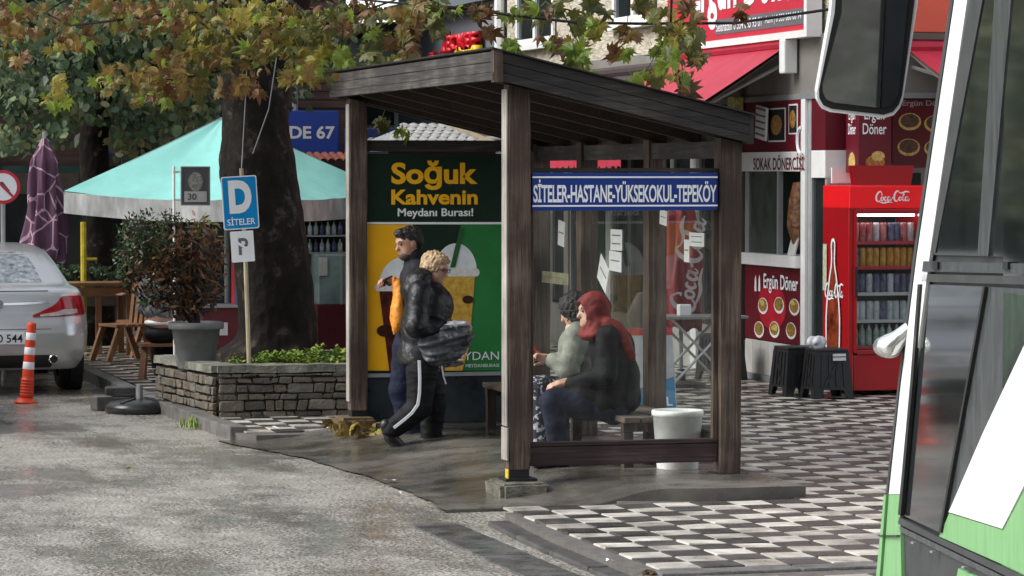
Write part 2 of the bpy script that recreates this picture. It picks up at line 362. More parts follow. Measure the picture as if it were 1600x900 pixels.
m_kerb=M('kerb_concrete',(.12,.115,.105),.5,var=.4,vs=7,bump=.5,bs=60)
m_kerbd=M('kerb_dark',(.06,.058,.055),.4,var=.4,vs=7,bump=.5,bs=60)
m_tw=M('tile_cream',(.54,.505,.44),.40,var=.22,vs=5,bump=.35,bs=70,rv=.15,dirt=.5)
m_tw2=M('tile_cream_worn',(.43,.40,.345),.40,var=.28,vs=6,bump=.35,bs=70,rv=.15,dirt=.5)
m_td=M('tile_brown',(.040,.037,.034),.36,var=.35,vs=6,bump=.35,bs=70,rv=.15)
m_td2=M('tile_grey_brown',(.058,.054,.050),.38,var=.35,vs=6,bump=.35,bs=70,rv=.15)
m_joint=M('joint_mortar',(.10,.09,.08),.7,var=.3,vs=12)
m_black=M('black_metal',(.012,.012,.013),.45,var=.3)
m_blackp=M('black_plastic',(.014,.014,.015),.42,var=.3,vs=8)
m_white=M('white_paint',(.78,.78,.76),.4,var=.05)
m_alu=M('aluminium',(.55,.56,.56),.38,metal=.55,var=.08)
m_grey=M('grey_metal',(.30,.31,.31),.45,metal=.3,var=.12)

# ------------------------------------------------------------------ ground
b=MB(); b.sheet([(-400,-120),(400,-120),(400,700),(-400,700)],(0,0,0),(1,0,0),(0,1,0)); b.build('road',wet_asphalt(),kind='structure')
KERB=[(-.60,-5.4),(-.60,-2.6),(-.52,-1.0),(-.42,.6),(-.46,2.0),(-.60,3.4),(-.85,4.6),(-.98,5.4),(-1.06,8.0),(-1.13,10.0),(-1.08,14),(-1.08,40)]
def kx(y):
    for (x0,y0),(x1,y1) in zip(KERB,KERB[1:]):
        if y<=y1: return x0+(x1-x0)*(y-y0)/(y1-y0)
    return KERB[-1][0]
ZS=.062; ZT=.074
b=MB(); pts=[(-.48,-5.4),(-.48,-2.6),(-.40,-1.3),(.5,-.9),(.5,4.9),(-.80,5.0)]+[(x+.02,y) for x,y in KERB if y>5.3]+[(30,40),(30,-5.4)]
b.prism(pts,(0,0,-.02),(1,0,0),(0,1,0),ZS+.02)
walk=b.build('sidewalk',m_joint,kind='structure')
# kerb stones
def kerb_run(y0,y1,step,h,w,mat):
    y=y0
    while y<y1-.2:
        a=Vector((kx(y),y)); c=Vector((kx(min(y+step,y1)),min(y+step,y1))); d=(c-a); Lk=d.length-.008; an=math.atan2(d.y,d.x)
        q=MB(); q.bbox(0,Lk,-w,0,-.03,h+random.uniform(-.004,.004),.012); q.build('kerb_stone',mat,walk,loc=(a.x,a.y,0),rot=(0,0,an)); y+=step
random.seed(4)
kerb_run(5.3,24,.8,.115,.15,m_kerb)
kerb_run(-5.4,-1.4,.8,.030,.16,m_kerbd)
for i in range(9):
    q=MB(); q.bbox(0,.79,-.09,.09,.0,.079+random.uniform(-.002,.003),.012); q.build('kerb_stone',m_kerb,walk,loc=(-.42+i*.8,-4.48+.012*i,0),rot=(0,0,.012))
# paving tiles, 25 cm, laid as a chequerboard
TS=.25
def on_pad(x,y): return -.95<y<5.25 and x<1.72
def on_planter(x,y): return 6.85<y<10.4 and x<1.4
cand=[]
for i in range(-10,50):
    for j in range(-22,96):
        x=i*TS+.02; y=j*TS+.06
        if x-TS/2<kx(y)+.10: continue
        if on_pad(x,y) or on_planter(x,y): continue
        if abs(y+4.48)<.22: continue
        if x>5.35 and y>9.1: continue
        if y>21 : continue
        d=Vector((x,y,ZT))-CAM; w=d.dot(_F); u=800+FPX*d.dot(_R)/w; v=450-FPX*d.dot(_U)/w
        vis=(-30<u<1420 and v<930)
        if not vis and not(-300<u<1900 and y>-5.3): continue
        hid=(540<u<1150 and v<700 and y>4) 
        cand.append(((0 if (hid or not vis) else 1)*1e3/w/w/w,x,y,(i+j)%2))
cand.sort(reverse=True)
tm={}
for k,mt in enumerate((m_tw,m_tw2,m_td,m_td2)):
    q=MB(); hw=TS/2-.0035; q.add([(-hw,-hw,-.012),(hw,-hw,-.012),(hw,hw,-.012),(-hw,hw,-.012),(-hw+.004,-hw+.004,0),(hw-.004,-hw+.004,0),(hw-.004,hw-.004,0),(-hw+.004,hw-.004,0)],[(4,5,6,7),(0,1,5,4),(1,2,6,5),(2,3,7,6),(3,0,4,7)])
    tm[k]=q.mesh('paving_tile',mt)
rest=MB(); random.seed(11)
for n,(sc_,x,y,c) in enumerate(cand):
    k=(2 if c else 0)+(random.random()<.35); z=ZT+random.uniform(-.004,.003); rx,ry=random.gauss(0,.011),random.gauss(0,.011)
    if n<300: put('paving_tile',tm[k],walk,(x,y,z),(rx,ry,0))
    else:
        rest.cur=k; hw=TS/2-.0035
        rest.add([(x-hw,y-hw,z-hw*ry),(x+hw,y-hw,z-hw*ry+.0),(x+hw,y+hw,z+hw*rx),(x-hw,y+hw,z+hw*rx)],[(0,1,2,3)])
rest.build('paving_tiles',[m_tw,m_tw2,m_td,m_td2],walk,kind='stuff')
# concrete pad under the shelter: raised on the pavement side, ramped down to the road
def sst(a,b_,x): t=min(1,max(0,(x-a)/(b_-a))); return t*t*(3-2*t)
b=MB(); b.smooth=True
def pad(s,t):
    y=-.62-.34*sst(.1,.7,s)+t*5.9 ; y=-.62+t*5.8-(.33*sst(.2,.8,s))*(1-t)
    x0=kx(y)-.12+.05*mnoise.noise(Vector((y*2.3,1.7,0)))+.02*mnoise.noise(Vector((y*9,4,0))); x=x0+(1.74-x0)*s
    h=.012+.135*sst(.02,.55,s)
    e=min(1,t/.12); h=.02+(h-.02)*(e+(1-e)*sst(.35,.62,s))
    return (x,y,h+.002*mnoise.noise(Vector((x*2,y*2,0))))
NU,NV=48,90
b.grid(pad,NU,NV); b.smooth=False
for i in range(NU):
    p,q=pad(i/NU,0),pad((i+1)/NU,0); b.add([(p[0],p[1],-.03),(q[0],q[1],-.03),q,p],[(0,1,2,3)])
    p,q=pad(i/NU,1),pad((i+1)/NU,1); b.add([(p[0],p[1],-.03),(q[0],q[1],-.03),q,p],[(3,2,1,0)])
for j in range(NV):
    p,q=pad(1,j/NV),pad(1,(j+1)/NV); b.add([(p[0],p[1],-.03),(q[0],q[1],-.03),q,p],[(0,1,2,3)])
b.build('concrete_pad',m_conc,kind='structure')
# gutter of dark smooth slabs beside the kerb
dr=thing('gutter_drain','dark wet gutter slabs along the kerb in front of the shelter','gutter',(-.86,-4.3,0))
m_gut=M('gutter_slab',(.085,.084,.082),.24,var=.4,vs=5,bump=.15,bs=40,rv=.12)
for i in range(7):
    q=MB(); q.bbox(-.15,.15,-3.0+i*.86,-3.0+i*.86+.85,-.02,.012+.002*(i%2),.006); q.build('slab',m_gut,dr)

# ------------------------------------------------------------------ bus shelter
W_POST=wood('timber_post',(.014,.007,.0045),(.046,.026,.016),(.17,.125,.092),'z',1.0)
W_BX=wood('timber_beam_x',(.006,.005,.0045),(.017,.014,.012),(.075,.064,.054),'x',1.0)
W_BY=wood('timber_beam_y',(.008,.007,.006),(.024,.020,.017),(.10,.085,.072),'y',1.0)
W_RED=wood('timber_rail_red',(.012,.006,.006),(.030,.014,.013),(.085,.05,.042),'x',1.0)
W_CEIL=wood('timber_ceiling',(.016,.009,.006),(.035,.02,.014),(.06,.038,.026),'y',1.0)
W_BENCH=wood('timber_bench',(.05,.04,.032),(.11,.085,.065),(.2,.16,.12),'y',1.0)
sh=thing('bus_shelter','dark timber bus stop shelter with sloping plank roof and glazed end','bus shelter')
def rough_post(x0,x1,y0,y1,z0,z1,zs,seed):
    rnd=random.Random(seed); q=MB()
    hi=z1
    n=10; rings=[]
    for i in range(n+1):
        z=z0+(z1-z0)*i/n; j=.0025; ring=[]
        for (x,y) in ((x0,y0),(x1,y0),(x1,y1),(x0,y1)):
            for dx,dy in ((0,0),):
                ring.append((x+rnd.uniform(-j,j),y+rnd.uniform(-j,j),z+(zs*(x-x0) if i==n else 0)))
        rings.append(ring)
    bm=bmesh.new(); vv=[[bm.verts.new(p) for p in r] for r in rings]
    for i in range(n):
        for k in range(4): bm.faces.new((vv[i][k],vv[i][(k+1)%4],vv[i+1][(k+1)%4],vv[i+1][k]))
    bm.faces.new(vv[0][::-1]); bm.faces.new(vv[-1])
    ed=[e for e in bm.edges if abs((e.verts[0].co-e.verts[1].co).z)>.05]
    bmesh.ops.bevel(bm,geom=ed,offset=.008,segments=2,affect='EDGES'); q.addbm(bm); return q
SL=-.235   # roof slope dz/dx
roofz=lambda x:2.785+SL*x
POSTS=[(-.02,.128,0,.15,.21),(-.07,.065,4.72,4.86,.27),(1.475,1.622,0,.15,.14),(1.475,1.61,1.62,1.76,.14),(1.475,1.61,3.36,3.5,.14),(1.475,1.61,4.72,4.86,.14)]
for i,(x0,x1,y0,y1,z0) in enumerate(POSTS):
    p=rough_post(x0,x1,y0,y1,z0,roofz(x0)-.002,SL,i).build('post',W_POST,sh)
    q=MB(); q.box(x0+.006,x1-.006,y0+.006,y1-.006,.10,z0+.001); q.box(x0-.03,x1+.04,y0-.03,y1+.03,.135 if i!=1 else .1,.150 if i!=1 else .11)
    q.build('post_foot',m_black,sh)
for (x0,x1,y0,y1,h,mt) in ((-.125,.215,-.20,.27,.132,M('mossy_block',(.10,.095,.065),.65,var=.5,vs=9,bump=.7,bs=50,c2=(.19,.175,.13))),(-.19,.11,4.55,4.95,.22,M('yellow_stained_block',(.30,.15,.015),.7,var=.6,vs=14,bump=.8,bs=40,c2=(.10,.085,.06)))):
    q=MB(); bm=bmesh.new(); bmesh.ops.create_cube(bm,size=1)
    bmesh.ops.bevel(bm,geom=bm.edges[:],offset=.09,segments=2,affect='EDGES'); bmesh.ops.subdivide_edges(bm,edges=bm.edges[:],cuts=2,use_grid_fill=True)
    for v in bm.verts:
        c=Vector(((x0+x1)/2+v.co.x*(x1-x0),(y0+y1)/2+v.co.y*(y1-y0),(h-.02)/2+v.co.z*(h+.02)))
        v.co=c+Vector((1,1,.4))*.010*mnoise.noise(c*14)
    q.addbm(bm); q.build('footing',mt,sh)
W_BAT=wood('timber_batten_pale',(.09,.075,.06),(.27,.245,.215),(.46,.43,.39),'z',1.3)  # paler timber for the strips on the road-side faces of the front posts
for (x0,y0,y1,z0,z1) in ((-.02,.012,.138,.50,2.76),(-.02,.0,.15,.27,.49),(-.07,4.735,4.845,.34,2.76)):
    q=MB(); q.bbox(x0-.016,x0-.0025,y0,y1,z0,z1,.004); q.build('batten',W_BAT,sh)
# chips of yellow paint on the feet
q=MB(); q.box(-.021,-.016,.02,.10,.135,.21); q.build('paint_patch',M('yellow_paint',(.55,.38,.03),.5,var=.4,vs=30),sh)
# fascia boards
def slope_board(x0,x1,y0,y1,dz0,dz1,name,mat,b=.006):
    q=MB(); vs=[]
    for x in (x0,x1):
        for y in (y0,y1):
            for dz in (dz0,dz1): vs.append((x,y,roofz(x)+dz))
    q.add(vs,[(0,1,3,2),(4,6,7,5),(0,4,5,1),(2,3,7,6),(0,2,6,4),(1,5,7,3)]); return q.build(name,mat,sh)
for i,(a,c,off) in enumerate(((0,.05,.012),(.054,.118,0),(.122,.188,.004))):
    slope_board(-.115,1.62,-.15-off,-.105,a,c,'fascia_board',W_BX)
    slope_board(-.115,1.62,5.0,5.05+off,a,c,'fascia_board',W_BX)
    q=MB(); q.box(-.165-off,-.118,-.15-off,5.05,roofz(-.13)+a,roofz(-.13)+c); q.build('fascia_board',W_BY,sh)
q=MB(); q.box(1.623,1.655,-.15,5.05,roofz(1.66)+.0,roofz(1.66)+.19); q.build('fascia_board',W_BY,sh)
q=MB(); q.box(-.17,-.108,-.172,-.10,2.80,3.015); q.build('corner_board',W_POST,sh)
for k in range(11):   # roof planks run lengthwise
    x0=-.1+k*.156; slope_board(x0+.002,x0+.154,-.10,5.0,.150,.172,'roof_plank',W_CEIL)
slope_board(-.185,1.668,-.185,5.09,.192,.203,'roof_sheet',m_black)
for y in (.10,.9,1.69,2.55,3.43,4.2,4.84): slope_board(-.1,1.618,y-.035,y+.035,.002,.148,'rafter',W_CEIL)
for y,x in ((0,0),): pass
q=MB(); q.box(1.495,1.59,.15,4.72,roofz(1.56)-.12,roofz(1.56)-.004); q.build('wall_plate',W_BY,sh)
q=MB(); q.box(-.02,.10,.15,4.72,2.66,2.775); 
# glazed near end
q=MB(); q.bbox(.13,1.473,.05,.11,.225,.355,.01); q.build('bottom_rail',W_RED,sh)
q=MB(); q.bbox(.13,1.473,.045,.115,.357,.385,.005); q.build('bottom_rail',W_RED,sh)
for x0 in (.131,1.440): q=MB(); q.box(x0,x0+.032,.055,.105,.386,2.20); q.build('glazing_bead',W_POST,sh)
q=MB(); q.box(.13,1.474,.05,.11,2.202,2.232); q.build('top_rail',W_BX,sh)
m_gl=glass_mat('dusty_glass',(.94,.965,.95),.019)
q=MB(); q.add([(.164,.081,.386),(1.439,.081,.386),(1.439,.081,2.2),(.164,.081,2.2)],[(0,1,2,3)]); q.build('glass_pane',m_gl,sh)
# route board
m_blue=M('route_blue',(.008,.035,.21),.35,var=.08); m_wht=M('sign_white',(.82,.83,.84),.4,var=.03)
q=MB(); q.bbox(.148,1.462,.030,.048,1.945,2.200,.004); sb=q.build('route_board',m_blue,sh); sb['label']='blue route board with white lettering'
for z in (1.972,2.165): q=MB(); q.box(.150,1.460,.0275,.0295,z,z+.011); q.build('stripe',m_wht,sb)
text('lettering','SİTELER-HASTANE-YÜKSEKOKUL-TEPEKÖY',m_wht,sb,(.156,.029,2.0),(1,0,0),(0,0,1),w=1.296,h=.158,bold=.022,space=.95)
# back wall
for (y0,y1) in ((.152,1.618),(1.762,3.358),(3.502,4.718)):
    q=MB(); q.box(1.50,1.585,y0,y1,.34,.42); q.build('back_rail',W_BY,sh)
    q=MB(); q.box(1.515,1.57,y0,y1,2.02,2.06); q.build('back_rail',W_BY,sh)
    q=MB(); q.add([(1.543,y1,.42),(1.543,y0,.42),(1.543,y0,2.02),(1.543,y1,2.02)],[(0,1,2,3)]); q.build('glass_pane',m_gl,sh)
# far end header
q=MB(); q.box(.067,1.474,4.755,4.84,2.375,2.465); q.build('header_rail',W_BX,sh)
# bench along the back
be=thing('bench','long weathered timber bench along the back of the shelter','bench',(1.2,.55,.13))
for k in range(4): q=MB(); q.bbox(-.24+k*.125,-.125+k*.125,0,3.9,.33,.37,.006); q.build('seat_plank',W_BENCH,be)
for y in (.03,1.3,2.6,3.75):
    for x in (-.2,.19): q=MB(); q.bbox(x-.035,x+.035,y,y+.07,.0,.265,.004); q.build('leg',W_POST,be)
    q=MB(); q.box(-.24,.24,y-.005,y+.065,.267,.328); q.build('crossbar',W_POST,be)
# notices stuck to the glass of the back wall
m_paper=M('paper',(.60,.60,.575),.7,var=.08,vs=20); m_print=M('print_grey',(.12,.12,.13),.7,var=.1)
def paper(u0,u1,v0,v1,lab,tilt=0,lines=4,mat=None):
    a=PX(u0,v0,1.537); c=PX(u1,v1,1.537); w=a.y-c.y; h=a.z-c.z
    o=put('paper_notice',None,None,((a+c)/2),(tilt,0,0),lab,'notice','torn notices on the shelter glass'); 
    q=MB(); q.box(-.001,.001,-w/2,w/2,-h/2,h/2); q.build('sheet',mat or m_paper,o)
    q=MB()
    for k in range(lines): z=h/2-h*(k+.7)/(lines+.5); q.box(-.0022,-.0012,-w*.36,w*.36,z-h*.03,z+h*.03)
    q.build('printed_lines',m_print,o)
paper(954,972,358,392,'small white notice with a round stamp on the back glass',0,2)
paper(952,971,392,425,'blank white paper strip under the small stamped notice',.03,1)
paper(935,950,405,450,'torn slanting white paper strip above the red headscarf',.5,1)
paper(1077,1100,363,386,'white notice with black bars by the right post',0,2)
paper(1069,1077,374,410,'narrow white sticker left of the barred notice',0,1)
paper(1031,1042,328,352,'torn white paper scrap near top of the right glass',.1,1)
paper(836,888,422,446,'pale yellowish poster sheet low on the far back glass',0,1,M('dim_poster',(.26,.24,.15),.7,var=.4,vs=12))
paper(872,882,345,385,'ragged white paper remains on the far back glass',.1,1)
# ------------------------------------------------------------------ advertising panel closing the far end
ad=thing('advertising_panel','green and orange iced coffee advertising panel at far end of shelter','advertisement',(0,4.78,.12))
m_adf=M('panel_frame_dark',(.018,.022,.022),.35,var=.2); m_adl=M('panel_lower_grey',(.035,.045,.048),.35,metal=.3,var=.35,vs=3,rv=.15)
Y0=4.78
def A(u,v): p=PY(u,v,Y0); return (p.x,p.z-.12)
x0,zt=A(562,240); x1,_=A(792,300); _,zb=A(600,583)
x1=1.40
q=MB(); q.bbox(x0,x1,.002,.10,zb-.0,zt,.008); q.build('cabinet',m_adf,ad)
q=MB(); q.bbox(x0,x1,.012,.09,.03,zb-.035,.006); q.build('lower_panel',m_adl,ad)
q=MB(); q.box(x0,x1,-.012,.085,zb-.033,zb-.002); q.build('ledge',m_grey,ad)
q=MB(); q.box(x0,x1,.03,.09,.0,.029); q.build('base_strip',m_alu,ad)
px0,pzt=A(569,244); px1,_=A(790,244); _,pzb=A(600,579)
m_dg=M('poster_dark_green',(.004,.022,.012),.3,var=.1); m_or=M('poster_orange',(.92,.46,.012),.3,var=.06,vs=2); m_gr=M('poster_green',(.02,.19,.045),.3,var=.25,vs=1.5)
m_gld=M('poster_gold',(.92,.48,.012),.3,var=.04)
q=MB(); q.box(px0,px1,-.001,.0015,pzb,pzt); po=q.build('poster',m_dg,ad); po['label']='coffee poster with gold lettering and two domed cups'
def flat(name,poly,mat,lay):
    q=MB(); q.sheet([A(u,v) for u,v in poly],(0,-.001-.0012*lay,0),(1,0,0),(0,0,1)); 
    me=q.mesh(name,mat); 
    if me.polygons[0].normal.y>0: me.flip_normals()
    return put(name,me,po)
flat('orange_field',[(569,351),(645,351),(640,420),(625,500),(610,579),(569,579)],m_or,1)
flat('green_field',[(720,351),(790,351),(790,579),(690,579),(705,470)],m_gr,1)
flat('white_line',[(569,347),(790,347),(790,350.5),(569,350.5)],m_wht,2)
m_dome=M('poster_dome',(.78,.80,.80),.3,var=.12,vs=9); m_lid=M('poster_lid',(.72,.70,.66),.3,var=.15,vs=30)
m_cof=M('poster_coffee',(.05,.008,.008),.3,var=.4,vs=14,c2=(.14,.03,.02)); m_lat=M('poster_latte',(.72,.36,.02),.3,var=.3,vs=18,c2=(.80,.52,.10)); m_bean=M('poster_bean',(.045,.014,.006),.3,var=.5,vs=40)
flat('dome',ell(632,444,40,45,18,0,180),m_dome,2); flat('cup',[(592,452),(668,452),(655,579),(608,579)],m_cof,3); flat('lid',rrect(586,674,442,455,5),m_lid,4)
flat('dome',ell(712,424,33,44,18,180,360),m_dome,2) if False else flat('dome',[(712+33*math.cos(R(a)),424-44*math.sin(R(a))) for a in range(0,181,12)],m_dome,3)
flat('dome',[(632+40*math.cos(R(a)),446-45*math.sin(R(a))) for a in range(0,181,12)],m_dome,2)
flat('cup',[(684,430),(742,430),(733,540),(722,579),(690,579)],m_lat,4); flat('lid',rrect(677,749,419,432,6),m_lid,5)
flat('straw',[(703,418),(711,418),(726,356),(718,356)],M('poster_straw',(.02,.11,.035),.3,var=.15),6)
for u,v,r in ((601,517,13),(731,468,9),(666,545,11)): flat('coffee_bean',[(u+r*math.cos(R(a)),v+r*.72*math.sin(R(a))) for a in range(0,360,24)],m_bean,6)
def ptext(s,u0,u1,v0,v1,mat,bold):
    a=A(u0,v1); c=A(u1,v0); return text('lettering',s,mat,po,(a[0],-.008,a[1]),(1,0,0),(0,0,1),w=c[0]-a[0],h=c[1]-a[1],bold=bold)
ptext('Soğuk',611,746,251,297,m_gld,.035); ptext('Kahvenin',611,746,296,320,m_gld,.032); ptext('Meydanı Burası!',621,739,325,342,m_wht,.022)
ptext('MEYDAN',700,779,549,563,m_wht,.0); ptext('MEYDANBURASI',727,779,568,574,m_wht,.0)

for k,(u,v,r_,l) in enumerate(((608,752,.05,'small white paper scrap on the wet pad edge'),(622,772,.035,'crumpled white scrap at the road edge'),(428,681,.04,'white scrap lying on the kerb near the far post'),(147,675,.03,'tiny white scrap on the road below the bollard'),(952,896,.03,'white scrap beside the orange leaf on the kerb'))):
    p=G(u,v,.02); q=MB(); rnd=random.Random(k); q.smooth=False
    n_=7; q.add([(0,0,.012)]+[(r_*rnd.uniform(.5,1.1)*math.cos(6.28*i/n_),r_*rnd.uniform(.5,1.1)*math.sin(6.28*i/n_),rnd.uniform(0,.022)) for i in range(n_)],[(0,i+1,(i+1)%n_+1) for i in range(n_)])
    q.build('paper_scrap',m_white,None,loc=(p.x,p.y,.022 if k<2 else (.085 if k in(2,4) else .004)),label=l,cat='litter')
# ------------------------------------------------------------------ corner shop building
FX=5.55; FY=8.65
m_clad=M('cream_stone',(.42,.36,.27),.8,var=.3,vs=9,stretch=(1,.6,3.2),bump=.9,bs=16,c2=(.66,.60,.48))
m_gband=M('grey_brown_render',(.20,.185,.165),.7,var=.12,vs=3)
m_pil=M('brown_pilaster',(.09,.07,.055),.5,var=.2)
m_dred=M('poster_dark_red',(.115,.006,.014),.4,var=.2,vs=2); m_red=M('panel_red',(.26,.008,.022),.4,var=.2,vs=2)
m_signred=M('shop_sign_red',(.55,.035,.06),.35,var=.08,vs=2)
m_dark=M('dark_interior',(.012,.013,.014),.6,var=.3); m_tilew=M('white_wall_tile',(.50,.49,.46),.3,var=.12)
m_dgl=M('dark_glass',(.018,.024,.024),.07,var=.25,vs=3,spec=.6)
m_awn=M('awning_red',(.42,.024,.05),.6,var=.10,vs=5); m_awnu=M('awning_grey',(.17,.155,.14),.7,var=.1)
m_skin_food=[M('food_brown',(.30,.12,.03),.4,var=.6,vs=30,c2=(.55,.30,.07)),M('food_yellow',(.62,.38,.05),.4,var=.4,vs=40,c2=(.75,.60,.2)),M('food_green',(.16,.20,.03),.4,var=.6,vs=40,c2=(.45,.30,.06))]
sb_=thing('corner_shop_building','cream stone corner building with kebab shop and red awnings','building')
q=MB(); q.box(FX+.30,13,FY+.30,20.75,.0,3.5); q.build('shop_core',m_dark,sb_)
q=MB(); q.box(FX+.02,13,FY+.02,20.75,3.55,9.0); q.build('upper_wall',m_clad,sb_)
q=MB(); q.box(FX-.03,13,FY-.03,20.75,2.98,3.56); q.build('fascia_band',m_gband,sb_)
q=MB(); q.box(FX-.05,13,FY-.05,20.75,2.93,2.985); q.build('trim',m_grey,sb_)
# upper windows
for (ya,yb,za,zb) in ((18.35,20.15,3.86,5.3),(14.2,15.8,3.95,5.3)):
    w=MB(); w.box(FX+.0,FX+.05,ya,yb,za,zb); wo_=w.build('window',m_dgl,sb_)
    w=MB(); w.box(FX-.03,FX+.0,ya,ya+.08,za,zb); w.box(FX-.03,FX,yb-.08,yb,za,zb); w.box(FX-.03,FX,ya,yb,za,za+.08); w.box(FX-.03,FX,(ya+yb)/2-.05,(ya+yb)/2+.05,za+.08,zb); w.build('window_frame',m_white,wo_)
    w=MB(); w.box(FX-.10,FX,ya-.1,yb+.1,za-.07,za-.002); w.build('sill',m_white,wo_)
q=MB(); q.tube([(FX-.06,20.85,3.2),(FX-.06,20.85,9)],.07,8); q.build('drainpipe',m_white,sb_)
# road side shop front: piers, counters, windows
def fbox(name,mat,y0,y1,z0,z1,x0=None,x1=None,parent=None):
    q=MB(); q.box(FX-.04 if x0 is None else x0,FX+.30 if x1 is None else x1,y0,y1,z0,z1); return q.build(name,mat,parent or sb_)
fbox('corner_column',m_alu,9.06,9.30,.06,2.93,FX-.02,FX+.28); fbox('side_door',m_dgl,8.72,9.058,.08,2.15,FX+.0,FX+.28); fbox('door_frame',m_alu,8.67,8.718,.06,2.15,FX-.015,FX+.28); fbox('door_header',m_white,8.67,9.058,2.152,2.42,FX-.03,FX+.28); fbox('door_poster',m_dred,8.67,9.058,2.422,2.93,FX-.03,FX+.28)
fbox('column_edge',m_white,9.18,9.30,.06,2.93,FX-.05,FX-.022)
# serving counter under the window
fbox('counter_base',m_tilew,9.31,11.02,.06,.47,FX-.02,FX+.3); fbox('plinth',m_grey,9.31,11.02,.06,.12,FX-.06,FX-.021)
for k in range(7): fbox('wall_tile',m_tilew,9.33+k*.24,9.33+k*.24+.233,.125+.0,.455,FX-.032,FX-.021)
cp=fbox('counter_panel',m_dred,9.34,11.0,.48,1.25,FX-.035,FX+.28)
fbox('counter_ledge',m_white,9.31,11.04,1.252,1.37,FX-.10,FX+.28)
for k,mt in ((0,m_red),): 
    q=MB(); q.sheet(ell(10.17,.84,.42,.24,24),(FX-.0365,0,0),(0,1,0),(0,0,1)); q.build('red_glow_print',M('panel_red_bright',(.42,.01,.025),.4,var=.2,vs=3),cp)
def food(par,x,y,z,rx,rz,seed):
    rnd=random.Random(seed); q=MB(); q.cur=0
    q.sheet(ell(y,z,rx,rz,18),(x-.003,0,0),(0,1,0),(0,0,1)); q.cur=1; q.sheet(ell(y+.004,z+.01,rx*.84,rz*.8,16),(x-.005,0,0),(0,1,0),(0,0,1))
    q.cur=2
    for k in range(3): q.sheet(ell(y+rnd.uniform(-.4,.4)*rx,z+rnd.uniform(.0,.7)*rz,rx*rnd.uniform(.25,.45),rz*rnd.uniform(.2,.4),9),(x-.007-.001*k,0,0),(0,1,0),(0,0,1))
    me=q.mesh('food_picture',[m_white,m_skin_food[0],m_skin_food[1+seed%2]])
    me.flip_normals(); return put('food_picture',me,par)
for k,(u,v) in enumerate(((1192,478),(1217,477),(1241,480),(1186,515),(1210,515),(1236,517))):
    p=PX(u,v,FX-.04); food(cp,FX-.037,p.y,p.z,.15,.085,k)
def ftext(s,u0,v0,u1,v1,mat,par,x=FX-.045,bold=.0,shear=0):
    """text on the road-side front; (u0,v0) its lower left, (u1,v1) its upper right; reads from far to near"""
    a=PX(u0,v0,x); c=PX(u1,v1,x); return text('lettering',s,mat,par,(x,a.y,a.z),(0,-1,0),(0,0,1),w=a.y-c.y,h=c.z-a.z,bold=bold,depth=.001,shear=shear)
ftext('Ergün Döner',1193,457,1247,432,m_wht,cp,bold=.02)
for k in range(2): p=PX(1180+k*6,455,FX-.04); q=MB(); q.prism([(-.03,0),(.03,0),(.022,.12),(0,.17),(-.022,.12)],(FX-.036,p.y,p.z),(0,-1,0),(0,0,1),.002); q.build('pictogram',m_wht,cp)
# serving window
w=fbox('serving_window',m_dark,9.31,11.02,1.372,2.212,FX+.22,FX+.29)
fbox('window_frame',m_alu,9.31,9.36,1.372,2.212,FX-.03,FX+.05); fbox('window_frame',m_alu,10.0,10.05,1.372,2.212,FX-.03,FX+.02); fbox('window_frame',m_alu,10.95,11.02,1.372,2.212,FX-.03,FX+.05)
q=MB(); q.box(FX-.012,FX-.006,10.05,10.95,1.372,2.212); q.build('glass_pane',glass_mat('shop_glass',(.75,.85,.82),.05),sb_)
q=MB(); q.lathe([(0,0),(.10,.02),(.17,.25),(.15,.5),(.11,.68),(0,.7)],14,(FX+.10,9.62,1.42)); q.build('doner_spit',M('roast_meat',(.12,.045,.018),.5,var=.6,vs=18,bump=.8,bs=24,c2=(.30,.13,.05)),None,label='browned meat cone on a spit behind the serving window',cat='food')
q=MB(); q.box(-.008,.008,-.10,.10,0,.20); q.build('menu_card',m_paper,None,loc=(FX-.03,9.62,1.372),rot=(0,.25,0),label='white menu card leaning on the serving counter',cat='card')
sbn=fbox('shop_band',m_white,9.31,11.04,2.215,2.412,FX-.06,FX+.28)
ftext('SOKAK DÖNERCİSİ',1177,266,1256,239,m_dred,sbn,x=FX-.062,bold=.02)
pm=fbox('menu_poster',m_dred,9.31,11.04,2.415,2.93,FX-.045,FX+.28)
for (u0,v0,u1,v1) in ((1200,222,1227,168),(1232,210,1246,162)):
    a=PX(u0,v0,FX-.05); c=PX(u1,v1,FX-.05); q=MB(); q.box(FX-.049,FX-.0455,c.y,a.y,a.z,c.z); f_=q.build('picture_frame',m_wht,pm)
    q=MB(); q.box(FX-.052,FX-.0495,c.y+.02,a.y-.02,a.z+.015,c.z-.015); q.build('picture',m_dark,pm)
    q=MB(); q.sheet(ell((a.y+c.y)/2,(a.z+c.z)/2,(a.y-c.y)*.33,(c.z-a.z)*.3,14),(FX-.054,0,0),(0,1,0),(0,0,1)); me=q.mesh('picture_food',m_skin_food[0]); me.flip_normals(); put('picture_food',me,pm)
p=PX(1252,220,FX-.05); q=MB(); q.tube([(FX-.05,p.y+.1*math.cos(a),p.z+.13*math.sin(a)) for a in [R(-100+i*20) for i in range(11)]],.022,6); q.build('arch_mark',m_wht,pm)
q=MB(); q.bbox(-.012,.012,-.16,.16,-.17,.17,.004); hl=q.build('price_card',m_paper,None,loc=tuple(PX(1190,192,FX-.10)),rot=(.12,0,0),label='small white striped card hung beside the dark red menu poster',cat='card')
q=MB(); [q.box(-.0155,-.0125,-.14,.14,-.13+k*.065,-.11+k*.065) for k in range(5)]; q.build('stripes',m_print,hl)
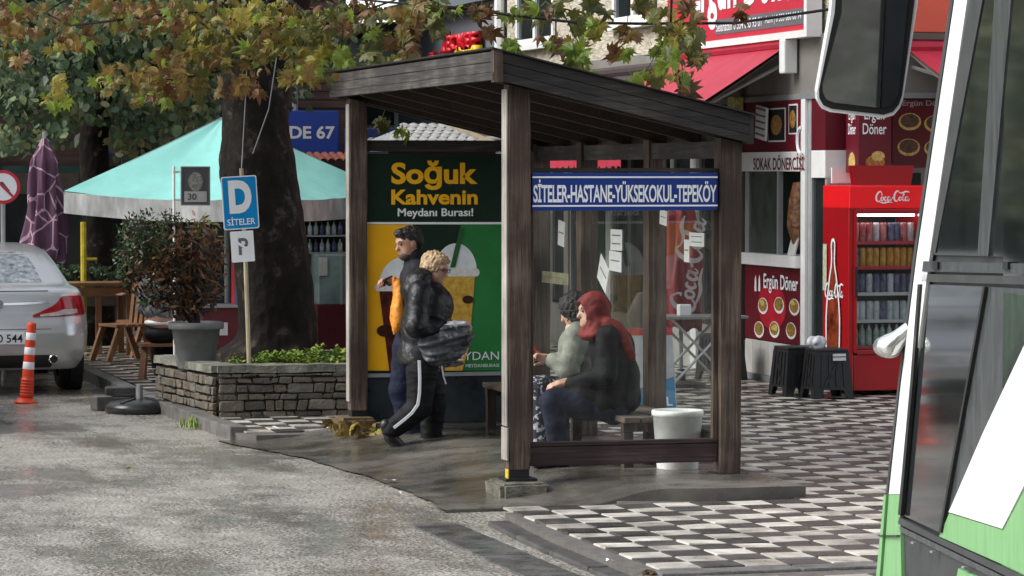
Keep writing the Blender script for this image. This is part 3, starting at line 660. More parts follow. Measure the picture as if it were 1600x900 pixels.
q=MB(); q.bbox(-.06,.06,-.10,.10,-.14,.14,.02); q.build('lantern',M('lamp_yellow',(.55,.5,.18),.4,var=.3,vs=20),None,loc=tuple(PX(1149,172,FX-.12)),label='small pale yellow box lantern under the red awning',cat='lantern')
# bays further along the front, seen through the shelter
fbox('pilaster',m_pil,11.05,11.28,.06,2.93,FX-.07); 
yy=11.28
for k,wd in enumerate((1.5,1.7,1.5,1.8,1.6,1.3)):
    y1=yy+wd; mt=[m_alu,m_white,m_grey][k%3]
    fbox('bay_sill',m_tilew if k%2 else m_gband,yy,y1-.2,.06,.55,FX-.02); q=MB(); q.box(FX+.0,FX+.02,yy+.05,y1-.25,.6,2.5); q.build('shop_window',m_dgl,sb_)
    for (a,c) in ((yy,yy+.05),(y1-.25,y1-.2),((yy+y1)/2-.12,(yy+y1)/2-.08)): fbox('mullion',mt,a,c,.55,2.55,FX-.03,FX-.001)
    fbox('transom',mt,yy,y1-.2,2.5,2.6,FX-.035,FX+.05); fbox('bay_header',m_dred if k%2==0 else m_gband,yy,y1-.2,2.602,2.93,FX-.02); fbox('pilaster',m_gband if k%2 else m_white,y1-.2,y1,.06,2.93,FX-.05); yy=y1
# camera-side front (round the corner)
def cbox(name,mat,x0,x1,z0,z1,y0=None,y1=None,parent=None):
    q=MB(); q.box(x0,x1,FY-.04 if y0 is None else y0,FY+.30 if y1 is None else y1,z0,z1); return q.build(name,mat,parent or sb_)
cbox('side_wall',m_gband,5.84,13,.06,2.25,FY); cbox('side_header',m_dred,5.84,13,2.252,2.93,FY-.01)
cbox('door',m_dgl,5.85,6.5,.08,2.2,FY-.03,FY-.002); cbox('door_header',m_white,5.56,6.1,2.1,2.25,FY-.06,FY-.031)
# shop sign over the awning on the road side
sg=thing('shop_sign','large red shop sign with white lettering above the road side awning','sign',(5.40,0,0))
q=MB(); q.bbox(0,.12,8.86,13.3,3.56,5.1,.01); q.build('sign_box',m_signred,sg)
for (y0,y1,z0,z1) in ((8.80,13.36,3.53,3.60),(8.80,8.88,3.60,5.14)): q=MB(); q.box(-.03,.13,y0,y1,z0,z1); q.build('border',m_white,sg)
q=MB(); q.box(-.006,.001,8.95,11.62,3.66,3.82); q.build('phone_band',m_print,sg)
text('lettering','Ergün Döner',m_wht,sg,(-.004,12.42,3.72),(0,-1,0),(0,0,1),w=3.45,h=.85,bold=.03)
text('lettering','Selahattin 0 534 085 95 01',m_wht,sg,(-.010,11.58,3.69),(0,-1,0),(0,0,1),w=1.42,h=.10,bold=.01)
text('lettering','Azmi | 0 555 080 00 94',m_wht,sg,(-.010,10.05,3.69),(0,-1,0),(0,0,1),w=1.05,h=.10,bold=.01)
s2=thing('fascia_sign','orange red fascia sign on the camera side of the corner shop','sign',(0,FY-.14,0))
q=MB(); q.bbox(5.62,9.5,0,.10,3.57,5.1,.01); q.build('sign_box',M('orange_red_sign',(.62,.10,.055),.4,var=.08,vs=2),s2); q=MB(); q.box(5.62,9.5,-.02,.1,3.50,3.565); q.build('border',m_pil,s2)
# awnings
def awning(label,A0,A1,out,drop,val,m_awn=m_awn):
    """fabric between wall line A0-A1, stretched outwards and down"""
    A0=Vector(A0);A1=Vector(A1);out=Vector(out); t=thing('awning',label,'awning',A0)
    d=A1-A0; q=MB(); q.smooth=True
    q.grid(lambda s,r:d*s+out*r+Vector((0,0,-drop*r-.03*math.sin(math.pi*r)*(.6+.4*math.sin(s*25)))),24,6)
    q.build('canopy',m_awn,t)
    q=MB(); q.grid(lambda s,r:d*s+out*r+Vector((0,0,-drop*r-.035-.03*math.sin(math.pi*r))),12,4); q.build('lining',m_awnu,t)
    q=MB(); n=out.normalized(); q.grid(lambda s,r:d*s+out+n*(.012+.012*math.sin(s*70))+Vector((0,0,-drop-.02-val*r+ (.02*math.sin(s*95) if r==1 else 0))),90,2); q.build('valance',m_awn,t)
    q=MB(); q.tube([out+Vector((0,0,-drop)),d+out+Vector((0,0,-drop))],.025,8); q.build('front_bar',m_grey,t)
    for s in (.02,.5,.98):
        b0=d*s+Vector((0,0,-.18)); b2=d*s+out+Vector((0,0,-drop-.02)); q=MB(); q.tube([b0,b0.lerp(b2,.55)+d.normalized()*.35*(1 if s<.5 else -1)+Vector((0,0,-.03)),b2],.02,6); q.build('folding_arm',m_grey,t)
    q=MB(); q.tube([Vector((0,0,.03))-out.normalized()*.0,d+Vector((0,0,.03))],.07,10); q.build('roller',m_awn,t)
    return t
awning('red awning sloping down towards the road behind the shelter roof',(5.46,9.62,3.47),(5.46,13.0,3.47),(-1.72,0,0),1.07,.13)
awning('dark brown awning beyond the red one above the shelter roof',(5.46,13.3,3.35),(5.46,17.6,3.35),(-1.5,0,0),.75,.13,M('awning_brown',(.045,.03,.028),.7,var=.15))
awning('red awning on the camera side of the corner shop behind the bus mirror',(6.32,FY-.1,3.41),(9.4,FY-.1,3.41),(0,-1.7,0),.54,.12)
q=MB(); q.bbox(-.07,.07,-.08,.08,-.28,.06,.015); q.build('awning_end_cap',m_white,bpy.data.objects['awning'],loc=(-.03,-.14,.0))
# vertical box sign
bs_=thing('box_sign','tall dark red box sign hung above the drinks fridge','sign',(5.69,8.22,2.2))
q=MB(); q.bbox(0,.335,0,.34,0,.78,.006); q.build('sign_box',m_dred,bs_)
text('lettering','Ergün\nDöner',m_wht,bs_,(.04,-.001,.37),(1,0,0),(0,0,1),w=.245,h=.25,bold=.01,align='CENTER')
text('lettering','Ergün\nDöner',m_wht,bs_,(-.001,.27,.37),(0,-1,0),(0,0,1),w=.20,h=.25,bold=.01,align='CENTER')
q=MB(); q.cur=0; q.sheet(ell(.17,.10,.10,.07,14),(0,-.003,0),(1,0,0),(0,0,1)); q.cur=1; q.sheet(ell(.20,.16,.07,.05,12),(0,-.005,0),(1,0,0),(0,0,1)); q.build('food_picture',[m_skin_food[0],m_skin_food[1]],bs_)
q=MB(); q.sheet(ell(-.17,.10,.09,.10,14),(-.003,0,0),(0,-1,0),(0,0,1)); q.build('food_picture',m_skin_food[1],bs_)
wp=thing('wall_poster','dark red menu poster with kebab plates behind the bus mirror','poster',(6.2,FY-.03,2.3))
q=MB(); q.box(0,.75,0,.018,0,.62); q.build('sheet',m_dred,wp); text('lettering','Ergün Döner',M('dim_print',(.35,.3,.28),.5,var=.1),wp,(.10,-.001,.54),(1,0,0),(0,0,1),w=.5,h=.07,bold=.01)
for k,(x,z) in enumerate(((.18,.40),(.45,.38),(.17,.15),(.45,.14))):
    q=MB(); q.cur=0; q.sheet(ell(x,z,.12,.085,16),(0,-.003,0),(1,0,0),(0,0,1)); q.cur=1; q.sheet(ell(x,z+.01,.10,.068,14),(0,-.005,0),(1,0,0),(0,0,1)); q.build('food_picture',[m_skin_food[1],M('food_dim',(.10,.05,.03),.5,var=.6,vs=30)],wp)
# ------------------------------------------------------------------ drinks fridge
m_cola=M('cola_red',(.36,.005,.009),.28,var=.08,vs=2,coat=.3)
fr=thing('drinks_fridge','tall red drinks fridge with glass door beside the serving counter','fridge',(5.47,7.9,.06))
fw=.79
q=MB(); q.bbox(0,.05,0,.70,.06,2.02,.01); q.build('side_panel',m_cola,fr); q=MB(); q.bbox(fw-.05,fw,0,.70,.06,2.02,.01); q.build('side_panel',m_cola,fr)
q=MB(); q.box(.05,fw-.05,.66,.70,.06,2.0); q.build('back_panel',m_dark,fr); q=MB(); q.bbox(.05,fw-.05,.0,.66,.06,.40,.01); q.build('lower_panel',m_cola,fr)
q=MB(); q.bbox(-.004,fw+.004,-.03,.69,1.80,2.02,.015); hd=q.build('header',M('cola_red_lit',(.60,.008,.012),.25,var=.05,emit=.12),fr)
q=MB(); ribbon(q,COLA,(.25,-.033,1.86),(1,0,0),(0,0,1),.11,.002); q.build('wordmark',m_wht,hd)
q=MB(); q.prism([(.06,2.022),(.63,2.022),(.66,2.21),(.03,2.21)],(0,.10,0),(1,0,0),(0,0,1),.06); q.prism([(.06,2.022),(.63,2.022),(.66,2.21),(.03,2.21)],(0,.0,0),(1,0,0),(0,0,1),-.06) ; q.build('top_crown',m_cola,fr)
for (a,b_,z0,z1) in ((.046,.078,.42,1.79),(fw-.078,fw-.046,.42,1.79)): q=MB(); q.bbox(a-.04,b_+.04 if a<.3 else b_+.045,-.02,.03,z0,z1,.006) if False else q.bbox(a,b_,-.02,.03,z0,z1,.006); q.build('door_frame',m_cola,fr)
for z in (.405,1.75): q=MB(); q.bbox(.079,fw-.079,-.02,.03,z,z+.045,.006); q.build('door_frame',m_cola,fr)
q=MB(); q.box(.079,fw-.079,.0,.006,.452,1.748); q.build('door_glass',glass_mat('fridge_glass',(.93,.95,.95),.01),fr)
q=MB(); q.bbox(.05,.074,-.05,-.02,.95,1.25,.006); q.build('handle',m_blackp,fr)
q=MB(); q.box(.08,fw-.08,.10,.13,1.725,1.745); q.build('lamp_strip',M('fridge_lamp',(.9,.95,1),.4,var=0,emit=4),fr)
q=MB(); q.sheet([(0,0),(.32,0),(.34,.5),(.26,.85),(.20,1.02),(.20,1.22),(.12,1.22),(.12,1.02),(.06,.85),(-.02,.5)],(-.0125,.54,.25),(0,-1,0),(0,0,1)); bt=q.build('bottle_print',M('bottle_print_brown',(.10,.015,.01),.25,var=.6,vs=6,c2=(.35,.06,.02)),fr)
q=MB(); ribbon(q,[[(0,0,.03),(-.02,.5,.03),(.06,.85,.03),(.12,1.02,.03),(.12,1.22,.03),(.20,1.22,.03),(.20,1.02,.03),(.26,.85,.03),(.34,.5,.03),(.32,0,.03)]],(-.015,.54,.25),(0,-1,0),(0,0,1),1.0,.001); ribbon(q,COLA,(-.016,.60,.93),(0,-1,0),(0,0,1),.155,.001); q.build('outline_print',m_wht,fr)
q=MB(); q.box(-.014,-.010,.56,.66,1.0,1.45); q.build('sticker',M('pale_sticker',(.45,.45,.32),.6,var=.2,vs=20),fr)
SHELF=[.47,.72,.98,1.23,1.47]
for z in SHELF:
    q=MB(); q.box(.052,fw-.052,.06,.62,z-.012,z); q.build('shelf',m_grey,fr); q=MB(); q.box(.08,fw-.08,.05,.0595,z-.014,z+.018); q.build('price_rail',m_paper if z in(.98,.72) else m_signred,fr)
m_can=[M('can_'+n,c,.3,metal=0,var=.3,vs=22,c2=c2) for n,c,c2 in (('red',(.50,.015,.02),(.62,.30,.3)),('dark',(.03,.04,.10),(.20,.22,.35)),('orange',(.75,.25,.015),(.8,.5,.1)),('white',(.55,.6,.62),(.75,.78,.8)),('green',(.16,.30,.20),(.5,.58,.5)),('water',(.40,.48,.5),(.65,.7,.72)))]
canme=[]
for k,mt in enumerate(m_can):
    q=MB(); q.smooth=True
    if k in (4,5): q.lathe([(.001,0),(.028,0),(.030,.02),(.030,.12),(.024,.15),(.012,.175),(.012,.195),(.001,.195)],10)
    else: q.lathe([(.001,0),(.026,0),(.031,.012),(.031,.125),(.026,.14),(.001,.14)],10)
    canme.append(q.mesh('drink',mt))
spec=[(1.47,[0,0,0,3,0,1,1,0,3],'red and dark soda can on top fridge shelf'),(1.23,[1,2,2,2,2,2,2,2,2],'orange drink can on second fridge shelf'),(.98,[1,1,3,1,1,3,1,1,1],'dark drink can on third fridge shelf'),(.72,[3,3,3,3,1,3,3,3,3],'white can on fourth fridge shelf'),(.47,[4,4,4,4,4,5,5,5,5],'green tinted water bottle on bottom fridge shelf')]
rc=random.Random(5); ORD='first second third fourth fifth sixth seventh eighth ninth tenth eleventh twelfth'.split()
for z,row,lab in spec:
    for dep in (0,):
        for k,c in enumerate(row):
            nm='bottle' if c in(4,5) else 'can'; L_={0:'red soda can',1:'dark drink can',2:'orange drink can',3:'white drink can',4:'green tinted water bottle',5:'clear water bottle'}[c]
            where={1.47:'top',1.23:'second',.98:'third',.72:'fourth',.47:'bottom'}[z]
            put(nm,canme[c],None,(5.47+.115+k*.070+rc.uniform(-.003,.003),7.9+.11+rc.uniform(0,.02),.06+z),(0,0,rc.uniform(0,6)),L_+', '+ORD[k]+' from the left on the '+where+' fridge shelf',nm,'drinks on the '+where+' fridge shelf').scale=(1.06,1.06,1.38 if c<4 else 1.12)
# ------------------------------------------------------------------ black plastic stools
def stool():
    t=thing('stool','','stool'); s=.160; h=.47
    q=MB(); q.bbox(-s,s,-s,s,h-.03,h,.01); q.build('seat',m_blackp,t)
    for k,(ax,sg_) in enumerate((('y',-1),('y',1),('x',-1),('x',1))):
        o=s*.98*sg_; fl=.045
        def side(poly,name):
            q=MB(); 
            pts=[]
            for (a,z) in poly:
                e=o+sg_*fl*(1-z/h); pts.append((a*(1+.22*(1-z/h)),e,z) if ax=='y' else (e,a*(1+.22*(1-z/h)),z))
            n=len(pts); th=-.014*sg_; inn=[(p[0],p[1]+th,p[2]) if ax=='y' else (p[0]+th,p[1],p[2]) for p in pts]
            q.add(pts+inn,[tuple(range(n)),tuple(range(2*n-1,n-1,-1))]+[(i,n+i,n+(i+1)%n,(i+1)%n) for i in range(n)]); q.build(name,m_blackp,t)
        side([(-s,0),(-s*.66,0),(-s*.52,.085),(s*.52,.085),(s*.66,0),(s,0),(s,h-.03),(-s,h-.03)],'side_panel')
        for kx_ in (-.62,-.2,.2,.62):
            o+=.010*sg_; side([(s*kx_-.012,.11),(s*kx_+.012,.11),(s*kx_+.012,h-.05),(s*kx_-.012,h-.05)],'rib'); o-=.010*sg_
        o+=.010*sg_; side([(-s*.55,.125),(-s*.40,.125),(s*.55,h-.07),(s*.40,h-.07)],'rib'); o-=.010*sg_
    return t
st=stool(); st.location=(5.18,7.72,.075); st.rotation_euler.z=.0; st['label']='black plastic stool with white stickers standing nearest the red fridge'; st['group']='black plastic stools'
q=MB(); q.box(-.01,.12,-.1945,-.1925,.36,.39); q.box(-.01,.12,-.1925,-.1905,.40,.425); q.build('sticker',m_paper,st)
copy_tree(st,loc=(5.02,8.12,.075),rz=.1,label='black plastic stool left of and behind the stickered stool'); 
copy_tree(st,loc=(5.1,10.55,.075),rz=.2,label='black plastic stool half hidden behind the right shelter post')
for c in [o for o in bpy.data.objects if o.name.startswith('sticker.') and o.parent and o.parent.name.startswith('stool.')]: bpy.data.objects.remove(c)
implicit('plastic_bag',[(folds(ellip((0,0,.05),(.10,.08,.07)),.012,60,3),(-.16,-.14,-.02),(.16,.14,.16),.009)],M('clear_bag',(.55,.56,.56),.3,var=.2,vs=20),None,loc=(5.10,7.76,.545),label='crumpled pale plastic bag lying on the stool by the fridge',cat='bag')
# ------------------------------------------------------------------ stone planter
m_stone=[M('planter_stone_%d'%k,c,.7,var=.35,vs=8,bump=.8,bs=30) for k,c in enumerate(((.105,.085,.060),(.125,.105,.078),(.082,.070,.054),(.11,.10,.082)))]
m_cope=M('coping_concrete',(.15,.14,.11),.7,var=.5,vs=6,bump=.8,bs=30,c2=(.25,.25,.2))
m_soil=M('soil',(.03,.022,.015),.9,var=.5,vs=20)
pl=thing('stone_planter','low planter wall of rough brown stones round the big tree','planter')
PC=[(-.79,6.85),(1.30,6.85),(1.30,9.6),(-.3,9.6),(-1.02,8.6)]
q=MB(); q.prism([(x*.985+.01,y*.997+.035) for x,y in PC],(0,0,.02),(1,0,0),(0,1,0),.42); q.build('core',m_joint,pl)
q=MB(); q.prism([(x*.93+.02,y*.985+.14) for x,y in PC],(0,0,.40),(1,0,0),(0,1,0),.055); q.build('soil_bed',m_soil,pl)
rs=random.Random(8)
def stone_face(a,b,z0,z1):
    a=Vector((*a,0));b=Vector((*b,0)); d=(b-a); Ln=d.length; d.normalize(); nrm=Vector((d.y,-d.x,0)); z=z0; hs_=[rs.uniform(.052,.098) for _ in range(9)]; r=0
    while z<z1-.03:
        h=min(hs_[r%9],z1-z); x=0
        while x<Ln-.02:
            w=min(rs.uniform(.07,.25),Ln-x)
            if Ln-x-w<.06: w=Ln-x
            bm=bmesh.new(); bmesh.ops.create_cube(bm,size=1)
            bmesh.ops.bevel(bm,geom=bm.edges[:],offset=.10,segments=1,affect='EDGES')
            dep=rs.uniform(.010,.028); hh=h-.010+rs.uniform(-.020,.006); sk=rs.uniform(-.012,.012)
            for v in bm.verts:
                l=(v.co.x+.5)*(w-.012)+x+.006+sk*v.co.z*2; zz=z+h/2+v.co.z*hh+rs.uniform(-.006,.006); dd=-.01+(v.co.y+.5)*-(dep+.02)+rs.uniform(-.003,.003)
                p=a+d*l+nrm*(.012-dd*1.0-.01); v.co=Vector((p.x,p.y,zz))
            q=MB(); q.addbm(bm); q.build('stone',rs.choice(m_stone),pl); x+=w
        z+=h; r+=1
stone_face((-.79,6.85),(1.25,6.85),.06,.455); stone_face((-1.02,8.6),(-.79,6.85),.03,.455)
def cope(a,b,n):
    a=Vector((*a,0));b=Vector((*b,0))
    for i in range(n):
        p=a.lerp(b,i/n);r_=a.lerp(b,(i+1)/n); d=(r_-p).normalized(); nr=Vector((d.y,-d.x,0)); q=MB()
        bm=bmesh.new(); bmesh.ops.create_cube(bm,size=1); bmesh.ops.subdivide_edges(bm,edges=bm.edges[:],cuts=3,use_grid_fill=True)
        L_=(r_-p).length
        for v in bm.verts:
            c=p+d*((v.co.x+.5)*(L_-.006))+nr*(.05-(v.co.y+.5)*.24)+Vector((0,0,.490+v.co.z*.065)); v.co=c+Vector((.6,.6,1))*.012*mnoise.noise(c*9)
        q.addbm(bm); q.build('coping_stone',m_cope,pl)
cope((-.80,6.85),(1.3,6.85),4); cope((-1.03,8.62),(-.80,6.85),3)
# ground cover in the planter
m_weed=[M('weed_a',(.16,.26,.03),.6,var=.4,vs=10),M('weed_b',(.09,.17,.03),.6,var=.4,vs=10),M('weed_c',(.27,.34,.05),.6,var=.4,vs=10)]
q=MB(); rw=random.Random(3)
tuft=[(rw.uniform(-.62,1.1),7.06+abs(rw.gauss(0,.22)),rw.uniform(.09,.20)) for _ in range(60)]
for i in range(7000):
    tx,ty,th=rw.choice(tuft); r=abs(rw.gauss(0,.07)); a=rw.uniform(0,6.28); x=tx+r*math.cos(a); y=max(7.02,ty+r*math.sin(a)); z=.45+th*max(0,1-(r/.17)**2)*rw.uniform(.35,1.05)
    if x<-.55 and y>7.25: continue
    l=rw.uniform(.018,.042); b_=rw.uniform(0,6.28); c,s_=math.cos(b_)*l,math.sin(b_)*l; up=rw.uniform(-.3,.9)*l; w=.45; q.cur=rw.choice((0,0,1,2,2))
    q.add([(x,y,z),(x+c*.5-s_*w,y+s_*.5+c*w,z+up*.6),(x+c,y+s_,z+up),(x+c*.5+s_*w,y+s_*.5-c*w,z+up*.5)],[(0,1,2,3)])
q.build('planter_weeds',m_weed,None,label='bright green weeds growing thickly along the planter edge',cat='weeds',kind='stuff')
q=MB()
for i in range(160):
    x=-.98+rw.gauss(0,.07); y=6.6+rw.gauss(0,.10); h=rw.uniform(.04,.12); a=rw.uniform(0,6.28); w=.008; l=rw.uniform(0,.05); c,s_=math.cos(a),math.sin(a); q.cur=rw.randrange(3)
    q.add([(x,y,0),(x+c*l-s_*w,y+s_*l+c*w,h*.6),(x+c*l*1.4,y+s_*l*1.4,h),(x+c*l+s_*w,y+s_*l-c*w,h*.55)],[(0,1,2,3)])
q.build('gutter_weeds',m_weed,None,label='tuft of weeds in the gutter by the planter corner',cat='weeds',kind='stuff')
# yellow autumn leaves heaped round the far post
def leaf_poly(n=5,deep=.5):
    """plane leaf outline: five pointed lobes"""
    P=[]; ang=[-150,-100,-68,-40,-12,20,48,70,90]; rad=[.30,.42,.30,.62,.40,.86,.48,.62,1.0]
    half=[(.42,-28,),]
    pts=[(0,-.12),(.16,-.30),(.42,-.26),(.34,-.08),(.72,.02),(.60,.14),(.92,.42),(.62,.38),(.50,.46),(.60,.78),(.34,.62),(.26,.66),(.16,.92),(0,1.18)]
    return pts+[(-x,y) for x,y in reversed(pts[1:-1])]
LEAF=leaf_poly()
def leaf_mesh(mat,curl,seed):
    rnd=random.Random(seed); q=MB(); pts=LEAF; vs=[(0,.25,0)]; 
    for x,y in pts:
        x*=rnd.uniform(.9,1.1); y*=rnd.uniform(.93,1.07); vs.append((x*.5,y*.5,-curl*(x*x*.35+ (y-.3)**2*.35)+rnd.uniform(-.02,.02)))
    n=len(pts); q.add(vs,[(0,i+1,(i+1)%n+1) for i in range(n)]); q.add([(-.012,-.06,0),(.012,-.06,0),(.01,-.42,-.05),(-.01,-.42,-.05)],[(0,1,2,3)])
    return q.mesh('leaf',mat)
def leaf_mat(name,c,c2,tr=.35):
    if name in MATS: return MATS[name]
    m=bpy.data.materials.new(name); m.use_nodes=True; nt=m.node_tree; b=nt.nodes['Principled BSDF']; L=nt.links.new
    oi=nt.nodes.new('ShaderNodeObjectInfo'); tc=nt.nodes.new('ShaderNodeTexCoord'); n=nt.nodes.new('ShaderNodeTexNoise'); n.inputs['Scale'].default_value=2.2; n.inputs['Detail'].default_value=4; L(tc.outputs['Object'],n.inputs[0])
    ad=nt.nodes.new('ShaderNodeMath'); ad.operation='MULTIPLY_ADD'; ad.inputs[1].default_value=.45; L(oi.outputs['Random'],ad.inputs[0]); 
    mm=nt.nodes.new('ShaderNodeMath'); mm.operation='MULTIPLY'; mm.inputs[1].default_value=.7; L(n.outputs['Fac'],mm.inputs[0]); L(mm.outputs[0],ad.inputs[2])
    r=nt.nodes.new('ShaderNodeValToRGB'); r.color_ramp.elements[0].position=.3; r.color_ramp.elements[0].color=(*c,1); r.color_ramp.elements[1].position=.75; r.color_ramp.elements[1].color=(*c2,1); L(ad.outputs[0],r.inputs[0]); L(r.outputs[0],b.inputs['Base Color'])
    b.inputs['Roughness'].default_value=.5
    tl=nt.nodes.new('ShaderNodeBsdfTranslucent'); L(r.outputs[0],tl.inputs[0]); mx=nt.nodes.new('ShaderNodeMixShader'); mx.inputs[0].default_value=tr; out=nt.nodes['Material Output']
    L(b.outputs[0],mx.inputs[1]); L(tl.outputs[0],mx.inputs[2]); L(mx.outputs[0],out.inputs[0]); MATS[name]=m; return m
m_lv=[leaf_mat('leaf_olive',(.045,.055,.012),(.13,.13,.03)),leaf_mat('leaf_green',(.08,.15,.015),(.26,.34,.05),.45),leaf_mat('leaf_ochre',(.11,.068,.016),(.25,.165,.045)),leaf_mat('leaf_rust',(.075,.034,.014),(.17,.08,.028)),leaf_mat('leaf_yellow',(.20,.17,.025),(.36,.30,.06),.45)]
LM=[leaf_mesh(m_lv[k],c,10+k*3+i) for k in range(5) for i,c in enumerate((.8,1.7,.35))]
rf=random.Random(2)
for i in range(26):
    put('fallen_leaf',LM[rf.choice((6,7,8,12,13,14))],None,(-.08+rf.gauss(0,.08),4.45+rf.gauss(0,.10),.05+rf.uniform(0,.14)),(rf.uniform(-1.2,1.2),rf.uniform(-1,1),rf.uniform(0,6)),'yellow fallen plane leaf heaped against foot of the far left post','leaf','leaves heaped at the far post').scale=(.16,)*3
for (x,y,k,l) in ((-.42,-4.45,9,'orange brown fallen leaf lying on the kerb at the bottom edge'),(-2.1,3.0,13,'yellow green leaf lying flat on the wet road'),(-.75,-1.7,6,'ochre fallen leaf beside the drain')):
    put('fallen_leaf',LM[k],None,(x,y,.085 if x>-.6 else .012),(.1,.15,rf.uniform(0,6)),l,'leaf','stray fallen leaves').scale=(.17,)*3
# ------------------------------------------------------------------ bus stop sign in the planter
ds=thing('bus_stop_sign','blue and white bus stop sign with small parking plate on a pole','sign',(-.47,7.08,.44))
wp_=M('pole_timber',(.36,.30,.20),.6,var=.25,vs=4,stretch=(6,6,1))
q=MB(); q.tube([(0,0,0),(-.03,.01,1.0),(-.065,.01,1.80)],[.020,.019,.018],8); q.build('pole',wp_,ds)
a=PY(346,275,7.08);c=PY(402,358,7.08); o=Vector((-.47,7.08,.44)); cx=(a.x+c.x)/2-o.x; cz=(a.z+c.z)/2-o.z; w=(c.x-a.x)/2; h=(a.z-c.z)/2
sp=put('sign_plate',None,ds,(cx,-.03,cz),(0,R(-3.5),0))
bl=M('stop_blue',(.0,.24,.56),.35,var=.08)
q=MB(); q.prism(rrect(-w,w,-h,h,.02),(0,0,0),(1,0,0),(0,0,1),.004); me=q.mesh('sign_plate',m_wht); sp.data=None; bpy.data.objects.remove(sp); sp=put('sign_plate',me,ds,(cx,-.03,cz),(0,R(-3.5),0))
q=MB(); q.prism(rrect(-w+.010,w-.010,-h+.010,h-.010,.015),(0,-.0042,0),(1,0,0),(0,0,1),.0012); q.build('blue_field',bl,sp)
text('letter','D',m_wht,sp,(-w*.62,-.006,-h*.40),(1,0,0),(0,0,1),w=w*1.28,h=h*1.25,bold=.055); text('lettering','SİTELER',m_wht,sp,(-w*.78,-.006,-h*.84),(1,0,0),(0,0,1),w=w*1.56,h=h*.32,bold=.012)
a=PY(360,361,7.08);c=PY(396,409,7.08); cx=(a.x+c.x)/2-o.x; cz=(a.z+c.z)/2-o.z; w2=(c.x-a.x)/2; h2=(a.z-c.z)/2
q=MB(); q.prism(rrect(-w2,w2,-h2,h2,.01),(0,0,0),(1,0,0),(0,0,1),.004); p2=q.build('parking_plate',m_wht,ds,loc=(cx,-.028,cz),rot=(0,R(-3.5),0))
text('letter','P',m_print,p2,(-w2*.35,-.004,-h2*.55),(1,0,0),(0,0,1),w=w2*.85,h=h2*1.1,bold=.02)
q=MB(); q.beam((-w2*.6,-.006,h2*.35),(w2*.5,-.006,-h2*.25),.004,.022,(0,0,1)); q.build('strike_line',m_wht,p2)
q=MB(); q.tube([(-.065,.01,1.78),(-.02,.02,2.5),(.03,.05,3.6)],.004,5); q.build('tie_wire',m_grey,ds)
# ------------------------------------------------------------------ pot with shrub, price board on a white post
m_pot=M('grey_pot',(.115,.12,.12),.65,var=.25,vs=5)
pt=thing('plant_pot','large grey plastic plant pot standing on the planter corner','pot',(-.83,7.75,.44))
q=MB(); q.smooth=True; q.lathe([(.001,0),(.155,0),(.165,.02),(.19,.22),(.197,.225),(.215,.36),(.245,.362),(.25,.375),(.25,.415),(.235,.425),(.215,.40),(.001,.38)],28); q.build('body',m_pot,pt)
q=MB(); q.lathe([(.001,.385),(.213,.386)],20); q.build('soil',m_soil,pt)
def shrub_leaves(mb,c,r,n,size,rnd,mats,flat=1.0,long=2.2):
    for i in range(n):
        d=Vector((rnd.gauss(0,1),rnd.gauss(0,1),rnd.gauss(0,1))).normalized()*(rnd.random()**.45); p=Vector(c)+Vector((d.x*r[0],d.y*r[1],d.z*r[2]))
        t=Vector((rnd.gauss(0,1),rnd.gauss(0,1),rnd.gauss(0,1)+.3)).normalized(); s_=t.orthogonal().normalized(); l=size*rnd.uniform(.6,1.4); w=l/long
        mb.cur=rnd.choice(mats); mb.add([p,p+t*l*.45+s_*w*.5,p+t*l,p+t*l*.45-s_*w*.5],[(0,1,2,3)])
m_sb=[leaf_mat('shrub_brown',(.11,.045,.018),(.28,.135,.055),.2),leaf_mat('shrub_dark',(.025,.018,.012),(.06,.04,.02),.2),leaf_mat('shrub_green',(.02,.05,.012),(.06,.12,.03),.2),leaf_mat('shrub_lime',(.12,.16,.03),(.25,.28,.05),.3)]
rb=random.Random(14)
sr=thing('potted_shrub','half dead shrub of brown and green foliage growing from grey pot','shrub',(-.83,7.75,.82))
q=MB()
SO=Vector((-.83,7.75,.82))
def sp_(u,v,y=7.75): return PY(u,v,y)-SO
for (u,v,ru,rv_,n,mt) in ((225,370,40,38,700,(2,2,2,1)),(205,400,28,40,420,(2,2,1)),(265,345,22,18,150,(2,1)),(260,400,52,40,900,(0,0,1,2)),(300,400,42,48,900,(0,0,0,1)),(250,440,45,32,700,(0,1,1)),(310,450,32,38,600,(0,1,1,0)),(290,480,36,22,420,(1,1,0)),(318,360,20,22,160,(3,0)),(240,465,22,18,240,(1,0,2)),(200,430,18,22,160,(2,1))):
    p=sp_(u,v); r=ru/173; brown=0 in mt; shrub_leaves(q,p,(r*(1.35 if brown else 1.1),r*.9,rv_/173*1.1),int(n*(.5 if brown else 1.1)),.085 if brown else .04,rb,mt,long=3.0 if brown else 2.0)
q.build('foliage',m_sb,sr)
for k in range(9):
    e=sp_(rb.uniform(225,330),rb.uniform(350,430)); q=MB(); q.tube([(rb.uniform(-.04,.04),rb.uniform(-.04,.04),0),e*.45+Vector((rb.uniform(-.04,.04),0,.03)),e],[.016,.011,.004],5); q.build('stem',m_soil,sr)
pb=thing('price_board','small dark notice board marked 30 on a thin white post','sign',(-.72,8.9,.44))
a=PY(270,260,8.9)-Vector((-.72,8.9,.44)); q=MB(); q.tube([(a.x+.01,0,0),(a.x+.01,0,a.z)],.012,8); q.build('post',m_white,pb)
c0=PY(284,262,8.9)-Vector((-.72,8.9,.44)); c1=PY(326,319,8.9)-Vector((-.72,8.9,.44))
q=MB(); q.box(c0.x,c1.x,-.015,.0,c1.z,c0.z); bd=q.build('board',m_print,pb); q=MB(); q.box(c0.x+.02,c1.x-.02,-.018,-.0155,c1.z+.02,c1.z+.12); q.build('white_strip',m_paper,bd)
